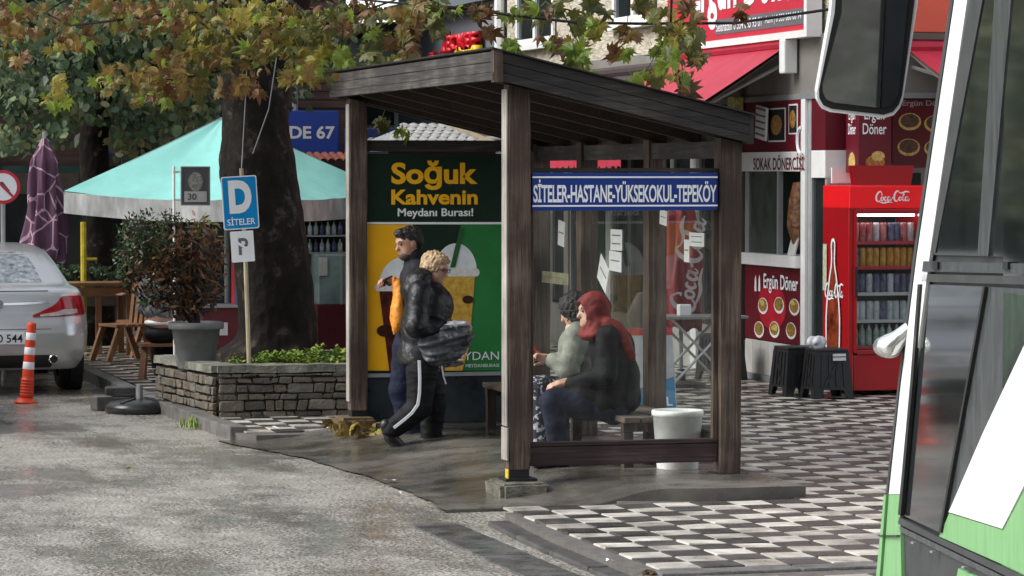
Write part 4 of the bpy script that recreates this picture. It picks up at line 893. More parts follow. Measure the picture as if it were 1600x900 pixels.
text('lettering','30',m_print,bd,(c0.x+.05,-.019,c1.z+.04),(1,0,0),(0,0,1),w=.085,h=.06,bold=.02)
for (x0,x1,z0,z1) in ((c0.x-.012,c1.x+.012,c0.z,c0.z+.012),(c0.x-.012,c1.x+.012,c1.z-.012,c1.z),(c0.x-.012,c0.x,c1.z,c0.z),(c1.x,c1.x+.012,c1.z,c0.z)): q=MB(); q.box(x0,x1,-.022,.004,z0,z1); q.build('board_frame',m_grey,pb)
q=MB(); q.sheet(ell((c0.x+c1.x)/2,c0.z-.13,.07,.09,14),(0,-.0175,0),(1,0,0),(0,0,1)); q.build('portrait_print',M('print_light',(.35,.34,.32),.6,var=.5,vs=40),bd)
q=MB(); q.box(a.x,c0.x,-.01,-.004,c0.z-.05,c0.z-.03); q.box(a.x,c0.x,-.01,-.004,c1.z+.03,c1.z+.05); q.build('bracket',m_white,pb)
# ------------------------------------------------------------------ bollard
m_bol=M('bollard_orange',(.66,.055,.018),.45,var=.15,vs=8)
bo=thing('traffic_bollard','orange red flexible traffic bollard with white bands on the wet road','bollard',(-2.09,10.03,0))
q=MB(); q.smooth=True; q.lathe([(.001,.0),(.118,.0),(.118,.012),(.085,.03),(.068,.05)],24); q.build('base',m_bol,bo)
prof=[(.064,.05)]
for k in range(6): z=.07+k*.028; prof+=[(.060,z),(.067,z+.008),(.067,z+.016),(.058,z+.024)]
prof+=[(.056,.26),(.044,.74),(.041,.765),(.03,.775),(.001,.775)]
q=MB(); q.smooth=True; q.lathe(prof,24); q.build('post',m_bol,bo); bo.rotation_euler=(0,R(4.5),0)
for z in (.36,.50,.64):
    r0=.056-(z-.26)*.025+.0015; q=MB(); q.smooth=True; q.lathe([(r0,z-.035),(r0+.001,z-.033),(r0-.001,z+.033),(r0-.002,z+.035)],24); q.build('white_band',m_wht,bo)
copy_tree(bo,loc=(-3.42,4.6,0),label='orange red bollard left of the picture, mirrored in the bus window')
bo['group']='traffic bollards'
for o_ in list(bpy.data.objects):
    if o_.name.startswith('traffic_bollard'): o_['group']='traffic bollards'
# ------------------------------------------------------------------ parasol foot and blocks on the road edge
pf=thing('umbrella_stand','black rubber parasol base with stub pipe lying at the road edge','parasol base',(-1.22,8.55,0))
q=MB(); q.smooth=True; q.lathe([(.001,0),(.30,0),(.32,.02),(.32,.06),(.27,.10),(.10,.125),(.001,.13)],28); q.build('disc',M('black_rubber',(.02,.021,.022),.3,var=.4,vs=6),pf)
q=MB(); q.tube([(0,0,.12),(0,0,.26)],.03,10); q.build('pipe',m_grey,pf)
for k in range(4): a=R(45+90*k); q=MB(); q.beam((.08*math.cos(a),.08*math.sin(a),.125),(.28*math.cos(a),.28*math.sin(a),.09),.03,.03); q.build('rib',m_blackp,pf)
for (x,y,sx,sy,sz,z,rz,l) in ((-1.32,9.2,.32,.22,.10,.0,.2,'dark concrete block lying behind the parasol base'),(-1.30,9.24,.28,.2,.09,.101,-.1,'upper concrete block stacked on another behind parasol base'),(-1.52,8.9,.17,.15,.13,.0,.3,'small pale concrete block left of the parasol base')):
    q=MB(); q.bbox(-sx/2,sx/2,-sy/2,sy/2,0,sz,.012); q.build('concrete_block',m_kerb if sx<.2 else m_kerbd,None,loc=(x,y,z+.002),rot=(0,0,rz),label=l,cat='block',group='loose concrete blocks')
# ------------------------------------------------------------------ parasols
def pyramid_parasol():
    t=thing('parasol','open turquoise parasol with dirty white valance behind the tree','parasol',(.78,15.2,.06))
    m=M('turquoise_cloth',(.22,.53,.48),.75,var=.08,vs=3); mv=M('dirty_valance',(.42,.42,.40),.8,var=.4,vs=6,stretch=(1,1,.3))
    C=[Vector((-1.9,-.45,1.93)),Vector((.15,-1.8,1.86)),Vector((1.95,.35,1.93)),Vector((-.1,1.8,1.95))]; ap=Vector((-.02,0,2.78))
    mu=M('turquoise_under',(.10,.34,.31),.8,var=.1)
    for k in range(4):
        a,b_=C[k],C[(k+1)%4]; q=MB(); q.smooth=True
        q.grid(lambda s,r:ap.lerp(a.lerp(b_,s),r)+Vector((0,0,-.09*math.sin(math.pi*r)*math.sin(math.pi*s)-.05*r*math.sin(math.pi*s)+.014*mnoise.noise(Vector((s*5,r*1.5,k*3)))+.006*math.sin(26*(s-.5)*r+k)*math.sin(math.pi*s))),30,20); q.build('canopy_panel',m,t)
        q=MB(); q.smooth=True; dn=(b_-a).normalized(); out=Vector((dn.y,-dn.x,0))
        q.grid(lambda s,r:a.lerp(b_,s)+Vector((0,0,-.05*math.sin(math.pi*s)-.235*r))+out*(.02*math.sin(s*22+k)*r),22,3); q.build('valance',mv,t)
        q=MB(); q.beam(ap*.995,a*.998+Vector((0,0,-.02)),.02,.03); q.build('rib',m_grey,t)
    q=MB(); q.tube([(0,0,.1),(0,0,2.84)],.03,10); q.build('pole',m_grey,t); q=MB(); q.lathe([(.001,0),(.3,0),(.3,.06),(.05,.1),(.04,.25),(.001,.25)],16); q.build('base',m_kerbd,t)
pyramid_parasol()
def closed_parasol(label,loc,zt,zb,rt,rb_,mat,line=None,n=16,seed=1):
    t=thing('folded_parasol',label,'parasol',loc); rnd=random.Random(seed); q=MB(); q.smooth=True; ph=[rnd.uniform(0,6) for _ in range(4)]
    def f(s,r):
        z=zt+(zb-zt)*r; rad=(.03+(rt-.03)*min(1,r/.18))*(1-max(0,r-.18)/.82)+rb_*max(0,r-.18)/.82
        if r>.94: rad*=1-(r-.94)*2.2
        a=2*math.pi*s; k=1+.20*math.sin(7*a+3*r+ph[0])+.10*math.sin(13*a-4*r+ph[1])+.08*math.sin(9*r+ph[2]+a)
        return (rad*k*math.cos(a),rad*k*math.sin(a),z+.03*math.sin(5*a+ph[3])*r)
    q.grid(f,64,30); c_=q.build('folded_cloth',mat,t)
    q=MB(); q.tube([(0,0,.06),(0,0,zt+.08)],.022,8); q.build('pole',m_grey,t); q=MB(); q.lathe([(.001,0),(.25,0),(.25,.06),(.05,.09),(.04,.2),(.001,.2)],16); q.build('base',m_kerbd,t)
    return t
def curl_mat():
    m=M('purple_cloth',(.095,.040,.075),.8,var=.2,vs=4); nt=m.node_tree; b=nt.nodes['Principled BSDF']; L=nt.links.new
    src=b.inputs['Base Color'].links[0].from_socket; tc=nt.nodes.new('ShaderNodeTexCoord'); n=nt.nodes.new('ShaderNodeTexVoronoi'); n.feature='DISTANCE_TO_EDGE'; n.inputs['Scale'].default_value=4.2; L(tc.outputs['Object'],n.inputs[0])
    lt=nt.nodes.new('ShaderNodeMath'); lt.operation='LESS_THAN'; lt.inputs[1].default_value=.035; L(n.outputs[0],lt.inputs[0])
    mx=nt.nodes.new('ShaderNodeMix'); mx.data_type='RGBA'; L(lt.outputs[0],mx.inputs[0]); L(src,mx.inputs[6]); mx.inputs[7].default_value=(.42,.27,.34,1); L(mx.outputs[2],b.inputs['Base Color']); return m
closed_parasol('folded purple parasol with pale curling pattern behind the silver car',(-1.30,15,.0),2.58,1.22,.13,.24,curl_mat(),seed=4)
cp_=closed_parasol('folded red parasol with white script lettering beside the shop front',(4.35,9.6,.05),2.05,.60,.13,.20,M('parasol_red',(.22,.008,.014),.6,var=.2,vs=5),seed=7)
q=MB(); ribbon(q,COLA,(.06,-.265,.74),(.16,.03,.985),(-.985,0,.16),.30,.002); q.build('wordmark',M('faded_print',(.42,.40,.39),.6,var=.15),cp_)
# ------------------------------------------------------------------ table, chair and pavement board by the shop
tb=thing('folding_table','white topped folding table beside the folded red parasol','table',(4.35,9.15,.075))
q=MB(); q.bbox(-.45,.45,-.3,.3,.70,.73,.008); q.build('tabletop',M('table_grey',(.2,.2,.2),.4,var=.1),tb)
for y in (-.25,.25):
    q=MB(); q.tube([(-.38,y,0),(.32,y,.70)],.014,6); q.build('leg',m_alu,tb); q=MB(); q.tube([(.38,y,0),(-.32,y,.70)],.014,6); q.build('leg',m_alu,tb)
q=MB(); q.tube([(-.2,-.25,.18),(-.2,.25,.18)],.010,6); q.build('stretcher',m_alu,tb)
q=MB(); q.bbox(-.06,.06,-.05,.05,.0,.11,.01); q.build('napkin_box',m_white,None,loc=(4.2,9.05,.806),label='small white napkin box on the folding table',cat='box')
ch=thing('chair','grey draped chair standing left of the folding table','chair',(3.75,8.9,.075))
implicit('draped_cover',[(folds(union([ellip((0,0,.70),(.17,.10,.28)),cone((0,0,.45),(0,-.02,.1),.17,.2)],.08),.012,30,5),(-.3,-.3,.02),(.3,.3,1.05),.022)],M('grey_cloth',(.06,.06,.063),.8,var=.2),ch)
for sx in(-.15,.15):
    for sy in (-.12,.12): q=MB(); q.tube([(sx,sy,0),(sx*.9,sy*.9,.3)],.014,6); q.build('leg',m_grey,ch)
pvb=thing('pavement_board','white and blue pavement sign board standing behind the shelter','sign',(2.86,5.95,.075))
for sgn in (-1,1):
    q=MB(); q.add([(-.20,sgn*.18,0),(.20,sgn*.18,0),(.20,sgn*.02,.75),(-.20,sgn*.02,.75)],[(0,1,2,3) if sgn<0 else (3,2,1,0)]); q.add([(-.20,sgn*.17,0),(.20,sgn*.17,0),(.20,sgn*.01,.75),(-.20,sgn*.01,.75)],[(3,2,1,0) if sgn<0 else (0,1,2,3)]); q.build('panel',M('board_white',(.45,.46,.46),.5,var=.15),pvb)
nrm=Vector((0,-.16,0)); ez=Vector((0,.16,.75)).normalized()
def pv(z): return -.18+.16*z/.75
q=MB(); q.sheet([(-.19,.02),(.19,.02),(.19,.36),(-.19,.24)],(0,-.184,0),(1,0,0),ez); q.build('blue_field',M('board_blue',(.02,.20,.38),.5,var=.1),pvb)
text('lettering','CELL',m_wht,pvb,(-.10,pv(.10)-.006,.10),(1,0,0),tuple(ez),w=.26,h=.08,bold=.02); text('lettering','CAN\nBİM',M('board_ink',(.05,.12,.2),.5,var=0),pvb,(-.05,pv(.46)-.006,.46),(1,0,0),tuple(ez),w=.18,h=.18,bold=.02)
q=MB(); q.beam((-.2,-.022,.74),(.2,-.022,.74),.02,.06); q.build('red_header',m_signred,pvb)
# white bucket
bk=thing('bucket','white plastic bucket with rim standing inside the right shelter post','bucket',(1.32,.47,.142))
m_bk=M('bucket_white',(.80,.81,.77),.45,var=.18,vs=6)
q=MB(); q.smooth=True; q.lathe([(.001,0),(.140,0),(.145,.01),(.150,.12),(.152,.122),(.172,.37),(.180,.372),(.182,.40),(.176,.412),(.166,.405),(.160,.36),(.14,.03),(.001,.02)],32); q.build('body',m_bk,bk)
q=MB(); q.tube([(.178*math.cos(a),.178*math.sin(a),.385-.10*math.sin(a*1.0)*0-.11*math.sin(max(0,min(math.pi,a)))) for a in [math.pi*i/16 for i in range(17)]],.004,5); q.build('handle',m_grey,bk)
# ------------------------------------------------------------------ silver saloon car
m_sil=M('silver_paint',(.52,.53,.53),.28,metal=.55,var=.05,vs=2,coat=.6); m_cgl=M('car_glass',(.03,.035,.037),.06,var=.2,vs=4,spec=.7); m_tyre=M('tyre',(.012,.012,.012),.75,var=.3)
m_frost=M('fogged_glass',(.10,.12,.125),.30,var=.8,vs=14,spec=.6,stretch=(1,1,.4),c2=(.42,.46,.48))
m_lred=M('lamp_red',(.30,.006,.014),.12,var=.3,vs=6,coat=.6); m_lclr=M('lamp_clear',(.45,.38,.36),.15,var=.3,vs=20)
ZL=[(.25,.16,4.58,.82,.30,.06),(.33,.06,4.68,.87,.32,.08),(.45,.005,4.76,.91,.34,.10),(.60,.0,4.78,.925,.34,.10),(.70,.02,4.74,.925,.34,.10),(.80,.055,4.62,.915,.34,.10),(.92,.075,4.25,.895,.34,.09),(1.00,.09,3.75,.87,.33,.08),(1.045,.12,3.55,.845,.32,.08),(1.075,.42,3.42,.80,.30,.06),(1.15,.62,3.25,.765,.28,.06),(1.28,.92,2.98,.71,.26,.06),(1.39,1.25,2.72,.655,.26,.05),(1.445,1.55,2.5,.58,.26,.04),(1.47,1.85,2.3,.42,.2,.02)]
def car_lv(z):
    for a,b_ in zip(ZL,ZL[1:]):
        if z<=b_[0]:
            t=(z-a[0])/(b_[0]-a[0]); return [a[i]+(b_[i]-a[i])*t for i in range(6)]
    return list(ZL[-1])
def car_pt(z,s,off=0.0):
    """s: 0..1 along rear edge left to right, 1..2 right rear corner, 2..3 right side, 3..4 front corner, 4..5 front, 5..6, 6..7 left side, 7..8"""
    z_,yr,yf,w,r,bow=car_lv(z); yr-=off; yf+=off; w+=off; k=int(s)%8; t=s-int(s)
    if k==0: x=(-w+r)+2*(w-r)*t; return (x,yr+bow*(abs(x)/w)**2.2*.55,z)
    c=bow*((w-r)/w)**2.2*.55
    if k==1: a=-math.pi/2+t*math.pi/2; return (w-r+r*math.cos(a),yr+r+r*math.sin(a)+c*(1-t),z)
    if k==2: return (w,yr+r+(yf-yr-2*r)*t,z)
    if k==3: a=t*math.pi/2; return (w-r+r*math.cos(a),yf-r+r*math.sin(a),z)
    if k==4: return ((w-r)-2*(w-r)*t,yf,z)
    if k==5: a=math.pi/2+t*math.pi/2; return (-w+r+r*math.cos(a),yf-r+r*math.sin(a),z)
    if k==6: return (-w,yf-r-(yf-yr-2*r)*t,z)
    a=math.pi+t*math.pi/2; return (-w+r+r*math.cos(a),yr+r+r*math.sin(a)+c*t,z)
def make_car(label,loc,rz,paint,group,plate='67 D 544'):
    t=thing('parked_car',label,'car',loc,rz,group)
    ss=[]
    for k,n in enumerate((14,9,18,7,8,7,18,9)): ss+=[k+i/n for i in range(n)]
    zs=[.25+(1.47-.25)*i/52 for i in range(53)]; q=MB(); q.smooth=True; N=len(ss)
    vs=[car_pt(z,s) for z in zs for s in ss]; fs=[(i*N+k,i*N+(k+1)%N,(i+1)*N+(k+1)%N,(i+1)*N+k) for i in range(52) for k in range(N)]+[tuple(range(52*N,53*N)),tuple(range(N-1,-1,-1))]
    q.add(vs,fs); q.build('body',paint,t)
    def patch(name,mat,s0,s1,z0,z1,off=.004,nu=18,nv=8,tz=None,parent=None):
        q=MB(); q.smooth=True
        def f(a,b_):
            s=s0+(s1-s0)*a; lo,hi=(z0,z1) if tz is None else tz(a); return car_pt(lo+(hi-lo)*b_,s,off)
        q.grid(f,nu,nv); return q.build(name,mat,parent or t)
    rw=patch('rear_window',m_frost,-.0+.0,1.0,1.105,1.395,.004) 
    patch('side_window',m_cgl,2.12,2.9,1.10,1.38,.004); patch('side_window',m_cgl,6.1,6.88,1.10,1.38,.004); patch('windscreen',m_cgl,4.02,4.98,1.10,1.40,.004)
    for sgn in (0,1):
        tl=(lambda a:(.775+.02*a,.795+.185*min(1,a*2.4))) if sgn==0 else (lambda a:(.775+.02*(1-a),.795+.185*min(1,(1-a)*2.4)))
        s0,s1=(.80,1.72) if sgn==0 else (7.28,8.20)
        l=patch('tail_light',m_lred,s0,s1,0,0,.008,16,8,tl) if sgn==0 else None
        if sgn==1:
            q=MB(); q.smooth=True
            q.grid(lambda a,b_:(lambda p:(-p[0],p[1],p[2]))(car_pt(tl(1-(1-a))[0]+(tl(a)[1]-tl(a)[0])*b_,.80+(1.72-.80)*(1-a),.008)),16,8); l=q.build('tail_light',m_lred,t)
        cl=(lambda a:(.780+.03*a,.80+.05*min(1,a*2)))
        q=MB(); q.smooth=True; q.grid(lambda a,b_:(lambda p:((-1 if sgn else 1)*p[0],p[1],p[2]))(car_pt(cl(a if not sgn else 1-a)[0]+(cl(a if not sgn else 1-a)[1]-cl(a if not sgn else 1-a)[0])*b_,.86+(1.45-.86)*(a if not sgn else 1-a),.011)),10,4); q.build('reverse_lamp',m_lclr,l)
    # boot lid seam, chrome strip, badge
    q=MB(); q.box(-.62,.62,.045,.075,.882,.906); 
    q=MB(); q.smooth=True; q.grid(lambda a,b_:car_pt(.895+.022*b_+.015*(abs(a-.5)*2)**2,.10+.86*a,.008),24,2); q.build('chrome_strip',M('chrome',(.75,.76,.77),.12,metal=1,var=.05),t)
    patch('boot_lip_shadow',M('seam_black',(.01,.01,.01),.6,var=0),.02,.98,1.028,1.036,.003,24,1)
    for zz in (.655,): patch('boot_seam',MATS['seam_black'],.05,.95,zz,zz+.006,.002,24,1)
    q=MB(); q.prism(ell(0,.905,.062,.05,24),(0,.045,0),(1,0,0),(0,0,1),.012); q.prism(ell(0,.905,.045,.034,20),(0,.032,0),(1,0,0),(0,0,1),.004); q.build('badge',MATS['chrome'],t)
    q=MB(); q.tube([(-.03,.026,.912),(.005,.026,.912),(-.005,.026,.898),(.03,.026,.898)],.006,6); q.build('badge_bolt',MATS['seam_black'],t)
    # number plate
    q=MB(); q.bbox(-.265,.265,-.022,-.004,.512,.628,.004); p=q.build('number_plate',m_wht,t)
    pa_=plate.split(); 
    for tx_,x_,w_ in zip(pa_,(-.215,-.015,.082),(.105,.062,.158)): text('plate_text',tx_,M('plate_black',(.015,.015,.015),.5,var=0),p,(x_,-.0225,.530),(1,0,0),(0,0,1),w=w_,h=.082,bold=.010)
    q=MB(); q.box(-.264,-.228,-.0232,-.0222,.514,.626); q.build('plate_strip',M('plate_blue',(.01,.04,.25),.5,var=0),p)
    patch('bumper_insert',m_blackp,.0,1.0,.27,.40,.004,20,4); 
    for sx in (-.55,.55):
        q=MB(); q.smooth=True; q.tube([(sx,.03,.36),(sx,.30,.36)],.047,16); q.build('exhaust',MATS['chrome'],t); q=MB(); q.tube([(sx,.027,.36),(sx,.06,.36)],.038,14); q.build('exhaust_bore',MATS['seam_black'],t)
    tyme=MB(); tyme.smooth=True
    pr=[(.20,-.09),(.29,-.105),(.325,-.08),(.332,0),(.325,.08),(.29,.105),(.20,.09)]; m=len(pr); n=28
    vs=[(x,r_*math.cos(2*math.pi*k/n),r_*math.sin(2*math.pi*k/n)) for (r_,x) in pr for k in range(n)]; tyme.add(vs,[(i*n+k,i*n+(k+1)%n,(i+1)*n+(k+1)%n,(i+1)*n+k) for i in range(m-1) for k in range(n)]); ty=tyme.mesh('tyre',m_tyre)
    rm=MB(); rm.tube([(-.06,0,0),(.06,0,0)],.205,24); rim=rm.mesh('rim',m_alu)
    for x in (-.80,.80):
        for y in (.98,3.75):
            w=put('wheel',ty,t,(x,y,.332)); put('rim',rim,w)
            q=MB(); q.tube([(x*1.0-(.11 if x<0 else -.11)*.0,y,.36),(x+(-.126 if x<0 else .126),y,.36)],.385,26); q.build('wheel_arch',MATS['seam_black'],t)
    return t
make_car('silver saloon car seen from behind, parked at the left edge',(-2.25,11.0,0),R(0),m_sil,'parked cars')
make_car('silver car parked across the road, mirrored in the bus windows',(-3.98,6.5,0),R(0),m_sil,'parked cars','06 K 218')
# ------------------------------------------------------------------ bus in the right foreground
BB=R(8.0); BP=Vector((-1.57,-10.66,0)); bh=Vector((math.sin(BB),math.cos(BB),0)); bl_=Vector((-math.cos(BB),math.sin(BB),0))
def BUS(u,v):
    d=ray(u,v); k=(BP-CAM).dot(bl_)/d.dot(bl_); p=CAM+d*k; return (-(p-BP).dot(bh),p.z)
m_bgl=M('bus_dark_glass',(.014,.017,.018),.04,var=.5,vs=2.5,spec=1.0,stretch=(1,1,.25),coat=.6); m_bw=M('bus_white',(.74,.75,.74),.35,var=.10,vs=6,stretch=(5,5,.6),coat=.4); m_bg=M('bus_green',(.17,.37,.15),.4,var=.12,vs=5,stretch=(8,8,1),coat=.3); m_bgrey=M('bus_grey_film',(.055,.062,.064),.22,var=.35,vs=5,stretch=(8,8,1)); m_btrim=M('bus_trim',(.035,.037,.038),.45,var=.3,vs=7)
bus=thing('bus','white and green bus with dark windows in the right foreground','bus',BP,-BB)
# local axes: +y forward, +x to the right of the bus; the left side lies at x = 0
def side(name,pts,mat,lay,px=True,th=.012,parent=None):
    pl_=[BUS(*p) if px else p for p in pts]; q=MB(); q.prism([(-a,z) for a,z in pl_],(-.004*lay,0,0),(0,1,0),(0,0,1),th); 
    return q.build(name,mat,parent or bus)
q=MB(); pts=[(.06,.32),(.06,.84),(-.01,1.13),(-.70,2.74),(-.85,3.0),(-7.2,3.0),(-7.2,.32)]
q.prism(pts,(2.2,0,0),(0,1,0),(0,0,1),-2.196); q.build('body_shell',m_btrim,bus)
side('lower_skirt',[(-.14,1.04),(1.4,.99),(7.2,.95),(7.2,.33),(-.06,.33),(-.06,.9)],m_btrim,1,False)
side('front_pillar',[(1502,-20),(1522,-20),(1460,400),(1434,600),(1413,772),(1396,772),(1415,600),(1440,400)],m_bw,4)
side('pillar_edge',[(1495,-20),(1500,-20),(1438,400),(1413,600),(1394,772),(1391,772),(1410,600),(1434,400)],m_btrim,4)
side('green_corner',[(1396,773),(1413,773),(1416,905),(1386,905)],m_bg,4)
side('green_corner_bead',[(1392,773),(1395,773),(1385,905),(1379,905)],m_bg,6)
side('upper_window',[(1547,-20),(1620,-20),(1620,402),(1455,398)],m_bgl,2)
side('window_seal',[(1525,-20),(1545,-20),(1467,395),(1453,395)],m_btrim,3)
side('window_divider',[(1563,-20),(1590,-20),(1552,400),(1535,400)],m_bgrey,4)
side('sash_bar',[(1452,408),(1620,412),(1620,428),(1450,424)],m_bgrey,5)
side('sash_bar',[(1449,428),(1620,432),(1620,445),(1447,440)],m_btrim,4)
for u in (1474,1585): side('window_catch',[(u-4,409),(u+4,409),(u+4,421),(u-4,421)],m_black,7)
side('lower_window',[(1446,444),(1548,448),(1528,560),(1477,834),(1416,806),(1434,600)],m_bgl,2)
side('film_panel',[(1551,448),(1620,452),(1620,540),(1590,590),(1545,678),(1482,832),(1479,832),(1530,560)],m_bgrey,3)
side('white_graphic',[(1620,520),(1620,740),(1576,826),(1492,800),(1546,676)],m_bw,5)
side('green_panel',[(1491,802),(1576,828),(1620,745),(1620,905),(1600,893),(1475,838)],m_bg,4)
side('skirt_rail',[(1414,808),(1474,839),(1620,905),(1620,918),(1412,818)],m_btrim,5)
side('skirt_rail',[(1413,822),(1620,922),(1620,932),(1412,830)],m_bgrey,4)
side('green_step',[(1505,888),(1535,902),(1500,915)],m_bg,4)
side('rear_side',[(1.35,1.05),(7.2,1.0),(7.2,1.85),(1.35,1.85)],m_bg,3,False); side('rear_windows',[(1.35,1.88),(7.0,1.88),(7.0,2.75),(1.35,2.75)],m_bgl,3,False); side('roof_edge',[(.74,2.80),(7.2,2.80),(7.2,2.99),(.84,2.99)],m_bw,2,False)
side('rubber_seal',[(1414,803),(1418,806),(1437,600),(1449,444),(1445,444),(1433,600)],m_black,6)
side('rubber_seal',[(1548,448),(1551,448),(1531,560),(1481,832),(1478,832),(1528,560)],m_black,6)
side('panel_gap',[(1384,836),(1414,836),(1414,838),(1384,838)],m_black,7)
for u,v in ((1470,862),(1520,886),(1440,848),(1570,910)): side('rivet',[(u-2,v-2),(u+2,v-1),(u+2,v+2),(u-2,v+1)],m_grey,8)
for y in (-1.6,-5.6):
    q=MB(); q.tube([(-.03,y,.48),(.25,y,.48)],.48,28); w=q.build('wheel',m_tyre,bus); q=MB(); q.tube([(-.04,y,.48),(.0,y,.48)],.27,22); q.build('rim',m_alu,w)
    q=MB(); q.tube([(1.95,y,.48),(2.23,y,.48)],.48,28); q.build('wheel',m_tyre,bus)
# side lamp pod on the pillar
pc=BUS(1418,543)
implicit('side_lamp',[(union([ellip((-.058,.035,.0),(.042,.078,.036)),cone((-.05,-.01,.01),(.01,-.06,.075),.032,.024)],.035),(-.14,-.16,-.09),(.06,.16,.15),.006)],M('chromed_lamp',(.6,.6,.58),.15,metal=.8,var=.1),bus,loc=(0,-pc[0]+.02,pc[1]))
# outside mirror
mo=PY(1353,60,-10.35)
mir=thing('mirror_unit','','x'); bpy.data.objects.remove(mir)
mroot=put('mirror_housing',None,bus,None); bpy.data.objects.remove(mroot)
def toloc(p): r=Vector(p)-BP; return Vector((-r.dot(bl_),r.dot(bh),r.z))
ctr=toloc(mo); pxm=10.55/FPX
def mpoly(g):
    pts=[(1303-4*g,-190),(1275-0*g,150),(1277,168),(1286,180),(1300,183+g*0),(1385,191),(1402,188),(1413,176),(1420,150),(1452,-190)]
    pts=[(1312,-200),(1296,20),(1275,150),(1276,164),(1283,176),(1297,182),(1385,192),(1401,187),(1411,175),(1416,160),(1436,10),(1455,-200)]
    cx,cy=1355,20; k=1-.0*g
    out=[]
    for u,v in pts:
        du,dv=u-cx,v-cy; l=math.hypot(du,dv); s_=(l-g)/l; out.append((du*s_*pxm,-dv*s_*pxm+(60-cy)*pxm*0))
    return out
tilt=Matrix.Rotation(R(-6),4,'X')@Matrix.Rotation(R(0),4,'Z')
def mplate(name,g,y0,th,mat,par):
    q=MB(); q.prism(mpoly(g),(0,y0,0),(1,0,0),(0,0,1),th); me=q.mesh(name,mat); return put(name,me,par)
c2=toloc(PY(1355,20,-10.35))
hs2=mplate('mirror',0,.10,.10,m_bw,bus); hs2.location=c2; hs2.rotation_euler=(R(7),0,R(-8.0)+0); hs2['label']='tall outside mirror with white housing'
mplate('mirror_bezel',6,.001,.006,m_blackp,hs2); mplate('mirror_glass',17,-.006,.004,M('mirror_glass_dark',(.22,.24,.24),.03,metal=1,var=.1,vs=3),hs2)
q=MB(); q.smooth=True; q.tube([(0,.06,.44),(.02,.08,.62),(.25,.0,.72),(.55,-.3,.68)],.022,8); q.build('mirror_arm',m_blackp,hs2)
# ------------------------------------------------------------------ background buildings
m_brown=M('brown_cladding',(.085,.045,.036),.7,var=.25,vs=2,stretch=(1,1,9),c2=(.12,.07,.055)); m_corr=M('white_sheeting',(.55,.56,.56),.6,var=.12,vs=3); m_gb=M('blue_grey_render',(.13,.155,.175),.7,var=.12,vs=2); m_roofd=M('dark_roof',(.07,.065,.06),.7,var=.3)
bb=thing('brown_building','brown clad building with blue fascia sign behind the trees','building')
q=MB(); q.box(-16,4.33,25.2,33,0,8); q.build('wall',m_brown,bb)
for k in range(40): q=MB(); q.box(-15.9,4.33,25.17,25.199,3.15+k*.12,3.15+k*.12+.105); q.build('cladding_board',m_brown,bb)
for k in range(8):
    x=-14+k*2.2; q=MB(); q.box(x,x+1.8,25.12,25.19,.3,2.3); q.build('shop_window',m_dgl,bb); q=MB(); q.box(x+.1,x+1.2,25.05,25.115,1.9,2.2); q.build('shop_board',(m_white,m_gb,m_pil,m_tilew)[k%4],bb); q=MB(); q.box(x+1.83,x+2.17,25.1,25.19,.0,2.9); q.build('pier',m_pil,bb)
    q=MB(); q.box(x+.2,x+1.5,25.08,25.165,3.6,5.0); w=q.build('window',m_dgl,bb); q=MB(); q.box(x+.14,x+.2,25.06,25.16,3.55,5.05); q.box(x+1.5,x+1.56,25.06,25.16,3.55,5.05); q.build('window_frame',m_grey,w)
q=MB(); q.tube([(3.55,25.08,2.4),(3.55,25.08,7.8)],.045,8); q.build('drainpipe',m_grey,bb)
nb=thing('blue_fascia_sign','blue shop sign with white lettering behind the far left post','sign',(0,24.9,0))
mb2=M('fascia_blue',(.015,.055,.34),.4,var=.15,vs=2)
q=MB(); q.bbox(.6,4.16,0,.14,2.46,3.10,.01); q.build('panel',mb2,nb); 
text('lettering','DE 67',m_wht,nb,(3.40+.03,-.001,2.69),(1,0,0),(0,0,1),w=.67,h=.19,bold=.03)
nb2=thing('blue_board','dark blue board with white letters seen under the shelter roof','sign',(0,24.6,0))
q=MB(); q.bbox(4.2,5.4,0,.12,2.44,2.84,.01); q.build('panel',M('board_navy',(.015,.035,.14),.4,var=.15),nb2); a=PY(564,238,24.6); text('lettering','KEL',m_wht,nb2,(a.x,-.001,2.50),(1,0,0),(0,0,1),w=.50,h=.21,bold=.03)
# little red tile canopy under the sign
ct=thing('tile_canopy','short canopy edge of red clay tiles beneath the blue sign','canopy',(3.2,24.3,2.36))
tq=MB(); tq.smooth=True; tq.grid(lambda s,r:(.055*math.cos(math.pi*(1-s)),-.25+.5*r,.045*math.sin(math.pi*s)+.10*r),8,2); tme=tq.mesh('clay_tile',M('clay_tile',(.28,.09,.06),.7,var=.3))
for k in range(11): put('clay_tile',tme,ct,(k*.112,0,0))
wb=thing('white_shed','white sheet clad building with dark eaves below the patch of sky','building')
q=MB(); q.box(4.4,12,28.3,36,0,4.3); q.build('wall',m_corr,wb)
for k in range(26): q=MB(); q.box(4.42+k*.16,4.42+k*.16+.07,28.265,28.299,2.4,4.3); q.build('sheet_rib',m_corr,wb)
q=MB(); q.prism([(4.1,4.30),(12.2,4.75),(12.2,4.9),(4.1,4.45)],(0,36.3,0),(1,0,0),(0,0,1),8.6); q.build('roof',m_roofd,wb)
for x in (5.3,): q=MB(); q.box(x,x+.45,28.2,28.262,2.95,3.35); q.build('window',m_dgl,wb)
gb=thing('grey_building','blue grey rendered building with red and yellow raised letters','building')
